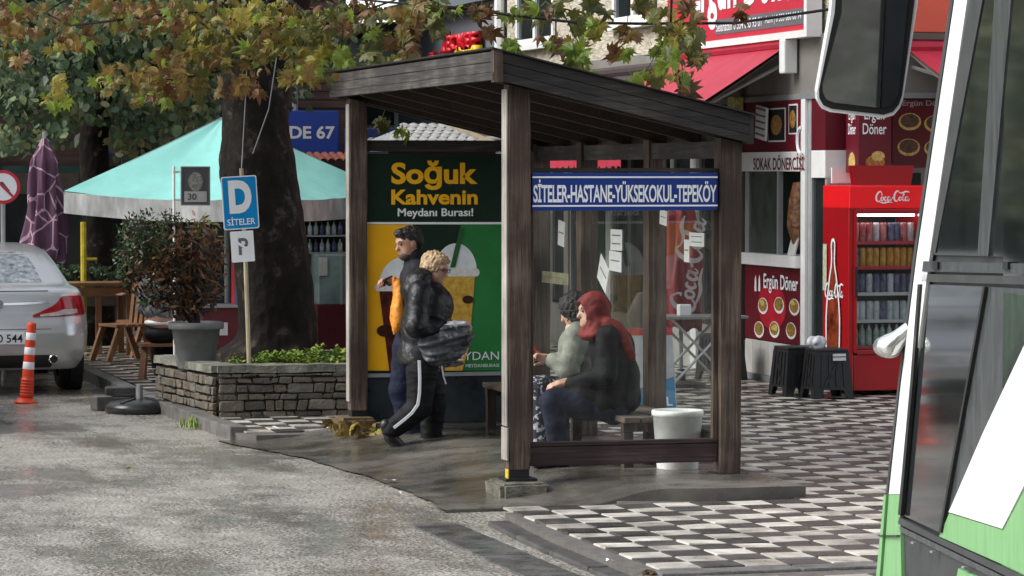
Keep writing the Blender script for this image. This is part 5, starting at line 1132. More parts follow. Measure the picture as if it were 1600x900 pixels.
q=MB(); q.box(5.75,14,21.0,27.9,0,8.5); q.build('wall',m_gb,gb); q=MB(); q.box(5.45,5.749,21.0,27.6,4.55,4.75); q.build('ledge',m_gb,gb); q=MB(); q.box(5.55,5.749,21.05,22.0,4.2,4.54); q.build('vent_box',m_grey,gb); q=MB(); q.box(5.70,5.749,21.05,21.6,3.0,4.1); q.build('recess',m_dark,gb)
lg=thing('raised_letters','bright red raised sign letters with yellow ones below, on grey wall','sign',(5.70,0,0))
def rtext(s,u0,v0,u1,v1,mat,depth):
    a=PX(u0,v0,5.70);c=PX(u1,v1,5.70); ys=a.y-c.y
    o=text('letters',s,mat,lg,(0,a.y,a.z),(0,-1,0),(0,0,1),w=ys,h=max(.2,c.z-a.z),bold=.04)
    for d_ in (.03,.06,.09):
        pass
    md=o.modifiers.new('thick','SOLIDIFY'); md.thickness=.12; md.offset=1; return o
m_lr=M('letter_red',(.62,.008,.02),.35,var=.1); m_ly=M('letter_yellow',(.80,.52,.01),.35,var=.1)
rtext('İECKEF',700,84,753,40,m_lr,.1); rtext('İÇ',680,106,700,80,m_lr,.1); rtext('OM',722,98,754,70,m_ly,.1)
# kiosk with grey tiled roof behind the advertising panel
ks=thing('kiosk','small kiosk with grey tiled hipped roof behind the advertising panel','kiosk',(3.02,15,0.06))
q=MB(); q.box(-.62,.62,-.9,.9,0,2.38); q.build('wall',m_dark,ks)
q=MB(); q.add([(-.68,-1.1,2.40),(.68,-1.1,2.40),(.68,1.1,2.40),(-.68,1.1,2.40),(-.20,0,2.68),(.24,0,2.68)],[(0,1,5,4),(1,2,5),(2,3,4,5),(3,0,4),(3,2,1,0)]); q.build('roof',m_grey,ks)
rt=M('grey_roof_tile',(.27,.27,.26),.6,var=.25,vs=8); rtq=MB(); rtq.smooth=True; rtq.grid(lambda s,r:(-.055+.11*s,-.085+.17*r,.012+.018*math.sin(math.pi*s)+.046*r),6,2); rtm=rtq.mesh('roof_tile',rt)
for r_ in range(7):
    f=r_/7; hw=.68-.46*f
    for k in range(int(hw*2/.112)): put('roof_tile',rtm,ks,(-hw+.06+k*.112,-1.02+1.08*f,2.40+.275*f))
q=MB(); q.beam((.25,-.02,2.70),(.70,-1.12,2.42),.06,.04); q.build('hip_ridge',M('timber_hip',(.30,.24,.15),.6,var=.2),ks)
# far trees closing the view
# ------------------------------------------------------------------ market stall goods glimpsed beside the trunk
rk=thing('goods_rack','dark shop rack with rows of bottles behind the plane tree','rack',(2.25,17.6,.06))
q=MB(); q.box(-.5,.6,.28,.32,0,1.9); q.build('back',m_dark,rk)
for z in (1.15,1.36,1.58): q=MB(); q.box(-.5,.45,0,.28,z,z+.02); q.build('shelf',m_grey,rk)
bq=MB(); bq.smooth=True; bq.lathe([(.001,0),(.03,0),(.03,.10),(.012,.13),(.012,.16),(.001,.16)],8); bm_=[bq.mesh('bottle',m_can[k]) for k in (1,3,5)]
for z in (1.17,1.38):
    for k in range(12): put('bottle',bm_[(k*7+int(z*10))%3],None,(2.25-.44+k*.075,17.74,.06+z),None,ORD[k]+' bottle from the left on the '+('lower' if z<1.3 else 'upper')+' rack shelf behind the trunk','bottle','bottles in the goods rack')
fz=thing('display_freezer','pale glass fronted freezer standing under the goods rack','freezer',(2.42,17.2,.06))
q=MB(); q.bbox(-.16,.22,0,.5,.55,1.15,.01); q.build('case',M('freezer_glass',(.22,.30,.29),.15,var=.3,vs=4),fz); q=MB(); q.box(.10,.13,-.012,-.001,.55,1.15); q.build('rail',m_alu,fz); q=MB(); q.box(-.16,-.06,-.012,-.001,.9,1.12); q.build('sticker',m_paper,fz); q=MB(); q.bbox(-.18,.24,.0,.5,.0,.548,.01); q.build('base',M('maroon_panel',(.11,.012,.02),.5,var=.2),fz)
q=MB(); q.tube([(2.55,16.2,.08),(2.62,16.35,1.0)],.018,6); q.build('white_pole',m_white,None,label='thin white pole leaning beside the far left post',cat='pole')
rcn=thing('red_counter','dark red counter with white cards behind the plant pot','counter',(.9,14.0,.06))
q=MB(); q.bbox(-.62,.55,0,.5,0,.66,.01); q.build('cabinet',MATS['maroon_panel'],rcn); q=MB(); q.box(-.65,.58,-.03,.53,.662,.69); q.build('top',m_grey,rcn)
for x in (-.42,-.16): q=MB(); q.box(x,x+.09,-.012,-.001,.36,.5); q.build('card',m_paper,rcn)
q=MB(); q.bbox(-.25,-.05,.05,.3,.0,.32,.02); q.build('crate',M('blue_crate',(.04,.10,.16),.5,var=.2),None,loc=(.93,14.0,.752),label='blue crate standing on the dark red counter',cat='crate')
q=MB(); q.lathe([(.001,0),(.05,0),(.05,.5),(.03,.56),(.001,.56)],12); q.build('red_canister',m_signred,None,loc=(.70,14.2,.752),label='tall red canister on the dark red counter',cat='canister')
# ------------------------------------------------------------------ timber furniture of the cafe
WT=wood('pine_warm',(.09,.036,.013),(.19,.085,.033),(.30,.165,.075),'z',.8,bump=.3); WTx=wood('pine_warm_x',(.10,.04,.015),(.21,.095,.038),(.34,.19,.09),'x',.8,bump=.3)
tbl=thing('picnic_table','tall warm brown timber table behind the silver car','table',(-.50,16.9,.06))
for k in range(4): q=MB(); q.bbox(-.55,.45,-.33+k*.165,-.175+k*.165,.82,.86,.005); q.build('top_plank',WTx,tbl)
for (x,y) in ((-.32,-.25),(.02,-.25),(.38,-.25),(-.4,.25),(.35,.25)): q=MB(); q.bbox(x-.035,x+.035,y-.035,y+.035,.0,.815,.005); q.build('leg',WT,tbl)
q=MB(); q.beam((-.45,-.29,.75),(.42,-.29,.75),.02,.1); q.build('apron',WTx,tbl)
def wchair(loc,rz,label):
    t=thing('timber_chair',label,'chair',loc,rz,'timber cafe chairs')
    for k in range(3): q=MB(); q.bbox(-.22,.22,-.2+k*.135,-.08+k*.135,.40,.43,.004); q.build('seat_plank',WTx,t)
    for x in (-.2,.2):
        q=MB(); q.beam((x,-.15,.40),(x,-.30,.0),.05,.06); q.build('leg',WT,t); q=MB(); q.beam((x,.15,.40),(x,.30,.0),.05,.06); q.build('leg',WT,t)
    for x in (-.18,-.06,.06,.18): q=MB(); q.beam((x,.2,.43),(x,.25,.85),.07,.025); q.build('back_slat',WT,t)
    q=MB(); q.beam((-.24,.25,.87),(.24,.25,.87),.035,.05); q.build('top_rail',WTx,t); return t
wchair((-.36,15.5,.06),R(-70),'warm brown timber chair nearest the silver car'); wchair((-.02,16.35,.06),R(-60),'warm brown timber chair behind and right of the first chair')
bn=thing('timber_bench','orange brown timber bench behind the grey plant pot','bench',(-.33,12.35,.06))
for k in range(2): q=MB(); q.bbox(-.32,.32,-.14+k*.145,-.005+k*.145,.34,.375,.004); q.build('seat_plank',WTx,bn)
for x in (-.26,.26): q=MB(); q.beam((x,0,.34),(x+.06*(1 if x>0 else -1),-.14,0),.06,.05); q.build('leg',WT,bn); q=MB(); q.beam((x,0,.34),(x,.14,0),.06,.05); q.build('leg',WT,bn)
# planter box with greenery on the table side, yellow pole, round road sign
gp=thing('hedge_trough','trough of leafy green plants beyond the timber table','plants',(-.55,17.6,.06)); q=MB(); q.bbox(-.6,.55,-.15,.15,.55,.8,.01); q.build('trough',m_pil,gp)
for x in (-.5,.45): q=MB(); q.box(x-.04,x+.04,-.1,.1,0,.55); q.build('leg',m_pil,gp)
q=MB(); rg=random.Random(6)
for k in range(9): shrub_leaves(q,(-.5+k*.12,0,.88+rg.uniform(0,.08)),(.12,.14,.1),90,.06,rg,(0,1,2),long=1.6)
q.build('foliage',[leaf_mat('ivy_a',(.03,.07,.03),(.09,.15,.07),.2),leaf_mat('ivy_b',(.05,.10,.05),(.13,.2,.10),.2),leaf_mat('ivy_c',(.02,.04,.02),(.05,.09,.04),.2)],gp)
yp=thing('yellow_post','yellow metal post with a short cross arm behind the car','post',(-.58,17.2,.06)); m_yel=M('yellow_metal',(.58,.46,.03),.5,var=.3,vs=8)
q=MB(); q.tube([(0,0,0),(0,0,1.56)],.035,8); q.build('post',m_yel,yp); q=MB(); q.tube([(-.03,0,1.12),(.16,0,1.12)],.018,6); q.build('cross_arm',m_yel,yp)
ns=thing('no_turn_sign','round red bordered no left turn sign at the left edge','sign',(-1.92,13.5,0)); q=MB(); q.tube([(0,.03,0),(0,.03,2.2)],.025,8); q.build('post',m_grey,ns)
def disc(r,y,mat,name): q=MB(); q.prism(ell(0,2.05,r,r,28),(0,y,0),(1,0,0),(0,0,1),.004); return q.build(name,mat,ns)
disc(.18,.0,m_signred,'red_rim'); disc(.145,-.0045,m_wht,'white_face')
q=MB(); q.beam((.06,-.011,2.0),(-.01,-.011,2.09),.002,.03,(1,0,0)); q.beam((.0,-.011,2.09),(-.09,-.011,2.09),.002,.03,(0,0,1)); q.prism([(-.09,2.13),(-.13,2.09),(-.09,2.05)],(0,-.010,0),(1,0,0),(0,0,1),.002); q.build('arrow',m_print,ns); q=MB(); q.beam((-.10,-.014,2.15),(.10,-.014,1.95),.002,.025,(0,0,1)); q.build('bar',m_signred,ns)

# ------------------------------------------------------------------ unseen houses added behind the camera to block low sky light
def block(x0,x1,y0,y1,h,mat,label,face):
    t=thing('unseen_house',label,'building',((x0+x1)/2,(y0+y1)/2,0),0,'unseen houses added to block low sky'); w=(x1-x0)/2; d=(y1-y0)/2
    q=MB(); q.box(-w,w,-d,d,0,h); q.build('wall',mat,t); q=MB(); q.box(-w-.2,w+.2,-d-.2,d+.2,h+.002,h+.35); q.build('cornice',m_gband,t)
    wm=MB(); wm.box(-.6,.6,-.04,.04,-.75,.75); wme=wm.mesh('window',m_dgl); n=int((x1-x0)/2.2)
    for fl in range(int(h/3)):
        for k in range(n): put('window',wme,t,(-w+1.2+k*2.2,d+.02,1.7+fl*3)) if face=='y' else None
        if face=='x':
            for k in range(int((y1-y0)/2.2)): put('window',wme,t,(w+.02,-d+1.2+k*2.2,1.7+fl*3),(0,0,R(90)))
block(-34,-20,-40,-27,10,M('ochre_render',(.20,.15,.10),.8,var=.15,vs=1),'unseen ochre house added behind the camera to block low sky, left','y')
block(-19.6,-6,-42,-28,12,M('brown_render',(.13,.10,.085),.8,var=.15,vs=1),'unseen brown house added behind the camera to block low sky','y')
block(-5.6,9,-40,-27,11,M('grey_render',(.16,.155,.15),.8,var=.15,vs=1),'unseen grey house added behind the camera to block low sky, right','y')
block(9.4,24,-38,-25,9,M('rose_render',(.20,.13,.11),.8,var=.15,vs=1),'unseen rose house added behind the camera to block low sky, far right','y')
b_lab={'y':0}
# ------------------------------------------------------------------ plane tree
def bark(name,a,b_,c_):
    m=bpy.data.materials.new(name); m.use_nodes=True; nt=m.node_tree; b=nt.nodes['Principled BSDF']; L=nt.links.new; b.inputs['Roughness'].default_value=.8; b.inputs['Specular IOR Level'].default_value=.15
    tc=nt.nodes.new('ShaderNodeTexCoord'); n=nt.nodes.new('ShaderNodeTexNoise'); n.inputs['Scale'].default_value=5; n.inputs['Detail'].default_value=8; n.inputs['Roughness'].default_value=.7; L(tc.outputs['Object'],n.inputs[0])
    mp=nt.nodes.new('ShaderNodeMapping'); mp.inputs['Scale'].default_value=(11,11,6); L(tc.outputs['Object'],mp.inputs[0]); n2=nt.nodes.new('ShaderNodeTexVoronoi'); n2.inputs['Scale'].default_value=1.2; L(mp.outputs[0],n2.inputs[0])
    r=nt.nodes.new('ShaderNodeValToRGB'); e=r.color_ramp.elements; e[0].position=.34; e[0].color=(*a,1); e[1].position=.68; e[1].color=(*c_,1); k=e.new(.56); k.color=(*b_,1); L(n.outputs['Fac'],r.inputs[0]); L(r.outputs[0],b.inputs['Base Color'])
    bp=nt.nodes.new('ShaderNodeBump'); bp.inputs['Strength'].default_value=.8; bp.inputs['Distance'].default_value=.02; mx=nt.nodes.new('ShaderNodeMath'); mx.operation='ADD'; L(n.outputs['Fac'],mx.inputs[0]); L(n2.outputs['Distance'],mx.inputs[1]); L(mx.outputs[0],bp.inputs['Height']); L(bp.outputs[0],b.inputs['Normal']); return m
m_bark=bark('plane_bark',(.005,.004,.0032),(.015,.012,.009),(.08,.064,.048))
TY=8.55
pt_=thing('plane_tree','huge plane tree with dark trunk and autumn leaves in the stone planter','tree',(0,TY,.43))
def tp(u,v): p=PY(u,v,TY); return Vector((p.x,0,p.z-.43))
cen=[(Vector((.02,0,-.05)),.50),(Vector((-.0,0,.12)),.42),(tp(437,520)*1,.365),(tp(428,430),.355),(tp(412,330),.36),(tp(402,250),.345),(tp(398,195),.315),(tp(397,130),.33),(tp(400,60),.38),(tp(404,0),.45),(tp(408,-60),.52)]
q=MB(); q.smooth=True; n=40; m=len(cen); K=8
def spl(i,t):
    p0,p1,p2,p3=[cen[max(0,min(m-1,i+d))] for d in (-1,0,1,2)]
    f=lambda a,b_,c,d:.5*((2*b_)+(c-a)*t+(2*a-5*b_+4*c-d)*t*t+(-a+3*b_-3*c+d)*t**3)
    return f(p0[0],p1[0],p2[0],p3[0]),f(p0[1],p1[1],p2[1],p3[1])
rings=[spl(i,k/K) for i in range(m-1) for k in range(K)]+[cen[-1]]
vs=[]
for c,r_ in rings:
    for k in range(n):
        a=2*math.pi*k/n; lob=1+.04*math.sin(3*a+c.z*.8)+.025*math.sin(5*a-1.1*c.z+1)+.10*mnoise.noise(Vector((math.cos(a)*1.5,math.sin(a)*1.5,c.z*1.4)))+.05*mnoise.noise(Vector((math.cos(a)*5,math.sin(a)*5,c.z*6)))
        if c.z<.3: lob+=.18*max(0,math.sin(5*a+.5))*(1-c.z/.3)
        vs.append(c+Vector((math.cos(a),math.sin(a),0))*r_*lob)
q.add(vs,[(i*n+k,i*n+(k+1)%n,(i+1)*n+(k+1)%n,(i+1)*n+k) for i in range(len(rings)-1) for k in range(n)]); q.build('trunk',m_bark,pt_)
top=cen[-1][0]; rt_=random.Random(9)
LIMB=[((-4.5,-1.5,1.2),.26),((-2.5,3.5,2.5),.24),((1.0,-5.0,1.0),.25),((3.8,-2.6,1.0),.24),((.6,2.8,3.6),.25),((-1.6,-3.6,2.2),.2),((3.0,2.8,2.2),.2)]
for (d,r_) in LIMB:
    d=Vector(d); q=MB(); q.smooth=True; pts=[top+Vector((0,0,-.3))]+[top+d*t+Vector((rt_.gauss(0,.12),rt_.gauss(0,.12),.5*math.sin(math.pi*t)+rt_.gauss(0,.08))) for t in (.15,.32,.5,.7,.88,1.05)]
    q.tube(pts,[r_*1.2,r_,r_*.82,r_*.62,r_*.45,r_*.28,r_*.12],10); q.build('limb',m_bark,pt_)
def leaf_xf(p,size,rnd,droop=.75):
    tip=Vector((rnd.gauss(0,.6),rnd.gauss(0,.6),-droop+rnd.gauss(0,.35))).normalized(); nr=Vector((rnd.gauss(0,1),-.55+rnd.gauss(0,.9),rnd.gauss(.25,.7))); nr=(nr-tip*nr.dot(tip)).normalized(); xx=tip.cross(nr)
    m4=Matrix((xx,tip,nr)).transposed().to_4x4(); s=size*rnd.uniform(.7,1.25); return Matrix.Translation(p)@m4@Matrix.Scale(s,4)
O,Gc,Oc,Ru,Ye=0,1,2,3,4
CL=[ # u,v,ru,rv,count,y,palette
(60,25,60,22,34,8.0,(O,Oc,Ru)),(110,62,34,14,20,7.2,(Ye,Oc,Ru)),(190,18,70,22,60,7.5,(O,Oc,Oc,Ru)),(250,30,60,26,52,6.5,(Oc,O,Ru)),(300,20,60,26,60,7.0,(O,Oc)),(330,60,46,40,70,6.2,(O,O,Oc,Ye)),(285,95,44,30,48,6.8,(O,Oc,Ru)),(215,125,46,18,46,6.0,(Oc,Oc,O)),(165,120,22,18,16,6.5,(O,Oc)),(265,135,36,20,36,6.2,(Oc,Ru,O)),(305,125,26,26,26,7.2,(O,Oc)),(90,150,24,10,10,8.0,(Gc,Ye)),(95,130,12,16,6,8.0,(Ye,)),(228,153,10,8,4,6.0,(Gc,)),(35,50,10,14,5,7,(Ru,Oc)),(38,92,10,10,4,7,(Ru,Oc)),(15,15,26,18,14,8,(O,Ru)),(10,60,20,30,8,8,(O,Oc)),
(390,15,46,20,40,6.0,(O,Ye)),(430,35,44,30,50,5.8,(O,Oc,Ye)),(470,60,40,30,44,5.6,(O,O,Ye)),(415,75,34,26,30,5.8,(Oc,O)),(375,135,24,16,18,6.0,(Oc,Ru)),(480,110,26,18,22,5.5,(Ye,Oc,O)),(500,85,20,16,16,5.6,(Gc,Ye)),(530,85,18,14,14,5.4,(Gc,)),(510,30,40,26,40,5.5,(O,Ru,O)),(545,25,30,20,22,5.5,(O,Ru)),(455,120,14,12,8,6,(Ye,O)),(525,118,10,8,3,5.4,(Oc,)),
(575,15,28,16,14,5.4,(O,Ru)),(585,45,22,20,12,5.3,(O,Gc)),(600,95,20,12,10,5.2,(Gc,O)),(580,75,14,14,6,5.2,(O,)),(630,50,26,34,30,5.0,(Oc,O,Ru)),(650,18,30,14,22,5.0,(Oc,O)),(645,92,16,12,10,5.0,(Oc,O)),(695,10,30,9,12,5.0,(O,Gc)),(740,18,22,7,8,4.8,(Oc,Ru,O)),(765,50,7,12,4,4.8,(Ru,)),(680,40,10,12,5,5,(O,)),
(820,12,26,14,12,4.5,(O,Gc)),(800,62,8,12,4,4.5,(Gc,)),(862,18,26,18,16,4.3,(O,Ru)),(873,62,24,14,12,4.2,(Oc,Ru)),(905,30,14,16,8,4.2,(O,)),(906,75,12,24,12,4.1,(O,Gc,Oc)),(920,40,16,14,9,4.1,(Gc,Ye)),(918,112,8,6,3,4.1,(Gc,)),(925,12,20,10,9,4.2,(O,)),(960,85,12,12,3,4.0,(Ru,)),(978,78,8,8,3,4.0,(Gc,)),(990,58,14,14,6,4.0,(Ru,Oc)),(1020,15,22,16,12,3.9,(O,Oc)),(1050,40,26,30,24,3.8,(O,Oc)),(1080,20,16,20,12,3.8,(Ru,Oc)),(1040,75,24,16,16,3.8,(O,Gc)),(1075,60,24,20,18,3.7,(O,Ye)),(1090,85,14,12,8,3.7,(O,Oc)),(1000,118,16,10,6,3.8,(Gc,)),(1040,105,18,14,10,3.8,(Gc,Ye)),(1070,110,14,18,8,3.7,(Ru,O)),(1065,140,8,10,4,3.7,(Ru,)),(1030,125,8,10,4,3.8,(O,)),(1165,15,8,14,3,3.7,(Ru,)),
(625,205,14,8,5,5.6,(Gc,)),(605,190,10,6,3,5.6,(O,)),
]
rl=random.Random(77); LV=[]
for (u,v,ru,rv_,nn,y,pal) in CL:
    for i in range(int(nn*(1.35 if u<560 else .9))+1):
        uu=u+rl.gauss(0,.55)*ru; vv=v+rl.gauss(0,.55)*rv_; yy=y+rl.uniform(-.9,.9); p=PY(uu,vv,yy); pl_=p-Vector((0,TY,.43)); col_=rl.choice(pal)
        s=rl.uniform(.11,.185) if u<560 else rl.uniform(.14,.225); LV.append((s*s*(1 if vv>-8 else .2)/(p-CAM).length**2,leaf_xf(pl_,s,rl),(1 if (col_ in (0,2) and rl.random()<.10) else col_)*3+rl.randrange(3)))
LV.sort(key=lambda t:-t[0])
cr=put('crown',None,pt_)
# twigs carrying the hanging sprays
bigm=[MB() for _ in range(1)][0]
def add_leaf(mb,mx,k):
    me=LM[k]; mb.cur=k//3; mb.add([mx@v.co for v in me.vertices],[tuple(p.vertices) for p in me.polygons])
for n_,(a,mx,k) in enumerate(LV[300:]): add_leaf(bigm,mx,k)
# the rest of the crown, above the picture
ru_=random.Random(31)
while True:
    p=Vector((ru_.uniform(-6.5,6.0),ru_.uniform(-6.0,6.5),ru_.uniform(4.6,9.5))); d=Vector((p.x/6.3,p.y/6.3,(p.z-6.2)/3.0))
    if d.length>1 or (p.z<4.9): continue
    if mnoise.noise(p*.55)<-.12: continue
    add_leaf(bigm,leaf_xf(p-Vector((0,0,.43)),.36,ru_),ru_.choice((0,1,2,6,7,3,9,0,1)))
    if len(bigm.f)>1900*27: break
bigme=bigm.mesh('crown',m_lv); bpy.data.objects.remove(cr); cr=put('crown',bigme,pt_,kind='stuff')
for a,mx,k in LV[:300]:
    o=put('leaf',LM[k],cr); o.matrix_local=mx
tw=m_bark
for (pts,r_) in (([(400,-10,7.5),(330,20,6.6),(270,22,6.3),(180,32,6.4),(110,40,7.2),(70,20,7.6)],.022),([(420,0,7),(350,110,6.5),(270,125,6.3),(200,118,6.2)],.014),([(440,-10,6.6),(500,40,5.7),(560,20,5.4),(640,-8,5.2)],.02),([(480,20,6),(470,90,5.7),(490,115,5.6)],.01),([(640,-20,5.2),(690,10,5),(740,20,4.8),(780,25,4.6)],.013),([(640,-10,5.1),(650,50,5.0),(645,90,5.0)],.008),([(860,-20,4.4),(880,20,4.3),(905,70,4.1),(912,110,4.1)],.008),([(985,-20,4.0),(980,40,4.0),(965,80,4.0)],.005),([(1050,-20,3.9),(1048,40,3.8),(1060,100,3.7),(1064,150,3.7)],.011),([(1045,50,3.8),(1010,110,3.8)],.005),([(590,-10,5.3),(575,40,5.3),(578,110,5.2),(600,95,5.2)],.006),([(360,-10,6.8),(300,60,6.8),(250,85,6.6)],.012),([(540,-10,5.5),(535,60,5.4),(528,118,5.4)],.006),([(120,-10,8),(60,25,8),(15,20,8)],.01),([(575,150,5.6),(600,180,5.6),(628,202,5.6)],.004)):
    q=MB(); q.tube([PY(u,v,y)-Vector((0,TY,.43)) for u,v,y in pts],[r_*(1-.7*i/(len(pts)-1)) for i in range(len(pts))],6); q.build('twig',tw,pt_)
# overhead cable
q=MB(); pc_=[PY(720,12,4.6),PY(800,24,4.4),PY(900,35,4.2),PY(1000,37,4.1),PY(1150,36,3.9),PY(1300,14,3.7),PY(1420,-8,3.5)]; q.tube(pc_,.012,6); q.tube([PY(380,-20,6),PY(600,3,5),PY(720,12,4.6)],.010,6); q.build('overhead_cable',m_black,None,label='thin dark cable slung across the top in front of the shop',cat='cable')
q=MB(); q.tube([PY(415,-10,7.9),PY(432,90,7.9),PY(420,170,7.95),PY(395,240,7.9)],.005,5); q.build('hanging_wire',m_grey,None,label='thin pale wire hanging down the plane tree trunk',cat='wire')
# ------------------------------------------------------------------ green tree on the left
m_ll=[leaf_mat('lime_dark',(.020,.042,.017),(.06,.105,.045),.25),leaf_mat('lime_grey',(.075,.115,.058),(.18,.24,.13),.3),leaf_mat('lime_pale',(.20,.26,.13),(.46,.52,.30),.5),leaf_mat('lime_yellow',(.14,.13,.05),(.24,.22,.09),.3)]
def round_leaf(mat,seed):
    q=MB(); pts=[(0,-.45),(.28,-.38),(.46,-.05),(.36,.28),(0,.62),(-.36,.28),(-.46,-.05),(-.28,-.38)]; rnd=random.Random(seed)
    q.add([(0,0,.05)]+[(x,y,-.10*abs(x)+rnd.uniform(-.04,.04)) for x,y in pts],[(0,i+1,(i+1)%8+1) for i in range(8)]); return q.mesh('leaf',mat)
RL=[round_leaf(m_ll[k],k*2+j) for k in range(4) for j in range(2)]
GT=Vector((-.21,18.9,0)); gt=thing('green_tree','leafy grey green tree hanging over the silver car at left','tree',GT)
q=MB(); q.smooth=True; q.tube([(0,0,0),(.05,0,1.2),(.0,.1,2.6),(.2,0,4.2),(.1,.2,6.0)],[.26,.2,.18,.15,.08],12); q.build('trunk',m_bark,gt)
for d in ((-2,-.8,1.6),(1.9,-.6,1.0),(1.0,-1.6,1.4),(-.8,1.5,2.0),(2.6,.6,.4)): d=Vector(d); q=MB(); q.smooth=True; s0=Vector((.1,.0,3.2)); q.tube([s0,s0+d*.35+Vector((0,0,.35)),s0+d*.75+Vector((0,0,.4)),s0+d],[.10,.07,.04,.015],7); q.build('limb',m_bark,gt)
GL=[]; rg2=random.Random(41)
def gleaf(uu,vv,yy,s,k): p=PY(uu,vv,yy); GL.append((s/(p-CAM).length*(1 if (0<uu<480 and vv>0) else .1)*rg2.uniform(.8,1.2),leaf_xf(p-GT,s,rg2,.55),k))
GC=[(60,30,90,40,520,18,(0,1,1,2,2)),(30,90,60,45,420,17.5,(0,1,1,2)),(20,150,45,40,380,17,(1,1,0,2)),(75,130,45,45,380,17.2,(0,1,1,2)),(120,170,30,28,170,17.4,(0,1,3)),(100,60,45,40,300,18,(1,2,2,0)),(190,80,45,50,360,18.2,(0,1,1,2)),(240,30,50,30,300,18.5,(1,2,2,3)),(215,140,40,30,220,18.2,(0,1,1,3)),(290,150,30,25,150,18.5,(0,1,3)),(250,200,35,28,170,18.6,(3,0,1)),(200,190,28,22,140,18.3,(0,1)),(190,220,22,18,90,18.3,(1,3)),(35,215,35,18,150,16.8,(1,3,0)),(330,110,20,60,130,19,(0,0,1)),(330,60,40,50,200,19.2,(0,1,2)),(10,220,20,20,70,16.8,(1,2)),(90,205,18,20,70,17,(1,2,1)),(320,185,20,20,60,19,(0,1,2)),(150,40,40,35,260,18,(2,2,1)),(130,110,30,30,150,18,(0,0,1)),(520,60,40,60,120,20,(0,0,1)),(470,120,30,40,60,20,(0,0))]
for (u,v,ru,rv_,nn,y,pal) in GC:
    for i in range(nn): gleaf(u+rg2.gauss(0,.6)*ru,v+rg2.gauss(0,.6)*rv_,y+rg2.uniform(-1.2,1.2),rg2.uniform(.075,.13),rg2.choice(pal)*2+rg2.randrange(2))
for i in range(2600):
    p=Vector((rg2.uniform(-6.5,2.5),rg2.uniform(-3,4),rg2.uniform(4.6,8))); 
    if mnoise.noise(p*.7)<-.05: continue
    GL.append((0,leaf_xf(p,.2,rg2,.5),rg2.choice((0,1,2,3,4,5))))
GL.sort(key=lambda t:-t[0])
gm=MB()
RV=[([v.co.copy() for v in me.vertices],[tuple(p.vertices) for p in me.polygons]) for me in RL]
for a,mx,k in GL[300:]: gm.cur=k//2; gm.add([mx@c for c in RV[k][0]],RV[k][1])
gcr=gm.build('crown',m_ll,gt,kind='stuff')
for a,mx,k in GL[:300]: o=put('leaf',RL[k],gcr); o.matrix_local=mx
# darker trees further along the pavement, behind the parasols
def back_tree(loc,r,label,seed,h0,n=1500,pal=(0,1,2,3,2,4)):
    t=thing('street_tree',label,'tree',loc,0,'trees along the pavement'); rnd=random.Random(seed); q=MB(); q.smooth=True; q.tube([(0,0,0),(.05,.05,1.5),(-.05,0,h0+.5),(0,0,h0+r[2])],[.2,.16,.13,.05],10); q.build('trunk',m_bark,t); q=MB()
    for d in ((.8,.2,.7),(-.7,-.3,.8),(.1,.8,.9)): qq=MB(); d=Vector(d); qq.tube([(0,0,h0),d*r[0]*.4+Vector((0,0,h0+.2)),d*r[0]*.8+Vector((0,0,h0+.2))],[.08,.05,.02],6); qq.build('limb',m_bark,t)
    i=0
    while i<n:
        d=Vector((rnd.uniform(-1,1),rnd.uniform(-1,1),rnd.uniform(-1,1)))
        if d.length>1: continue
        p=Vector((d.x*r[0],d.y*r[1],h0+r[2]*.8+d.z*r[2]))
        if mnoise.noise(p*1.1+Vector((seed,0,0)))<-.1: continue
        k=rnd.choice(pal); mx=leaf_xf(p,.2,rnd,.5); q.cur=k//2; q.add([mx@c for c in RV[k][0]],RV[k][1]); i+=1
    q.build('crown',m_ll,t,kind='stuff')
back_tree((-5.5,21,0),(2.4,2,2.2),'dark green tree far left beyond the parked car',5,2.0)
back_tree((1.0,22.5,0),(2.0,1.6,2.2),'dark green tree behind the turquoise parasol',6,2.8)
# trees across the road: they stand left of the picture and show in the bus windows
for k,(x,y) in enumerate(((-7.4,13),(-7.8,20),(-13.5,3),(-15,-8),(-12,26))): back_tree((x,y,0),(3.2,3.2,3.0),'broad green street tree across the road, %s from the bus'%('first second third fourth fifth'.split()[k]),20+k,1.6 if k<2 else 2.4,2800 if k<2 else 1100,(2,3,4,5,6,7) if k<2 else (0,1,2,3,2,4))
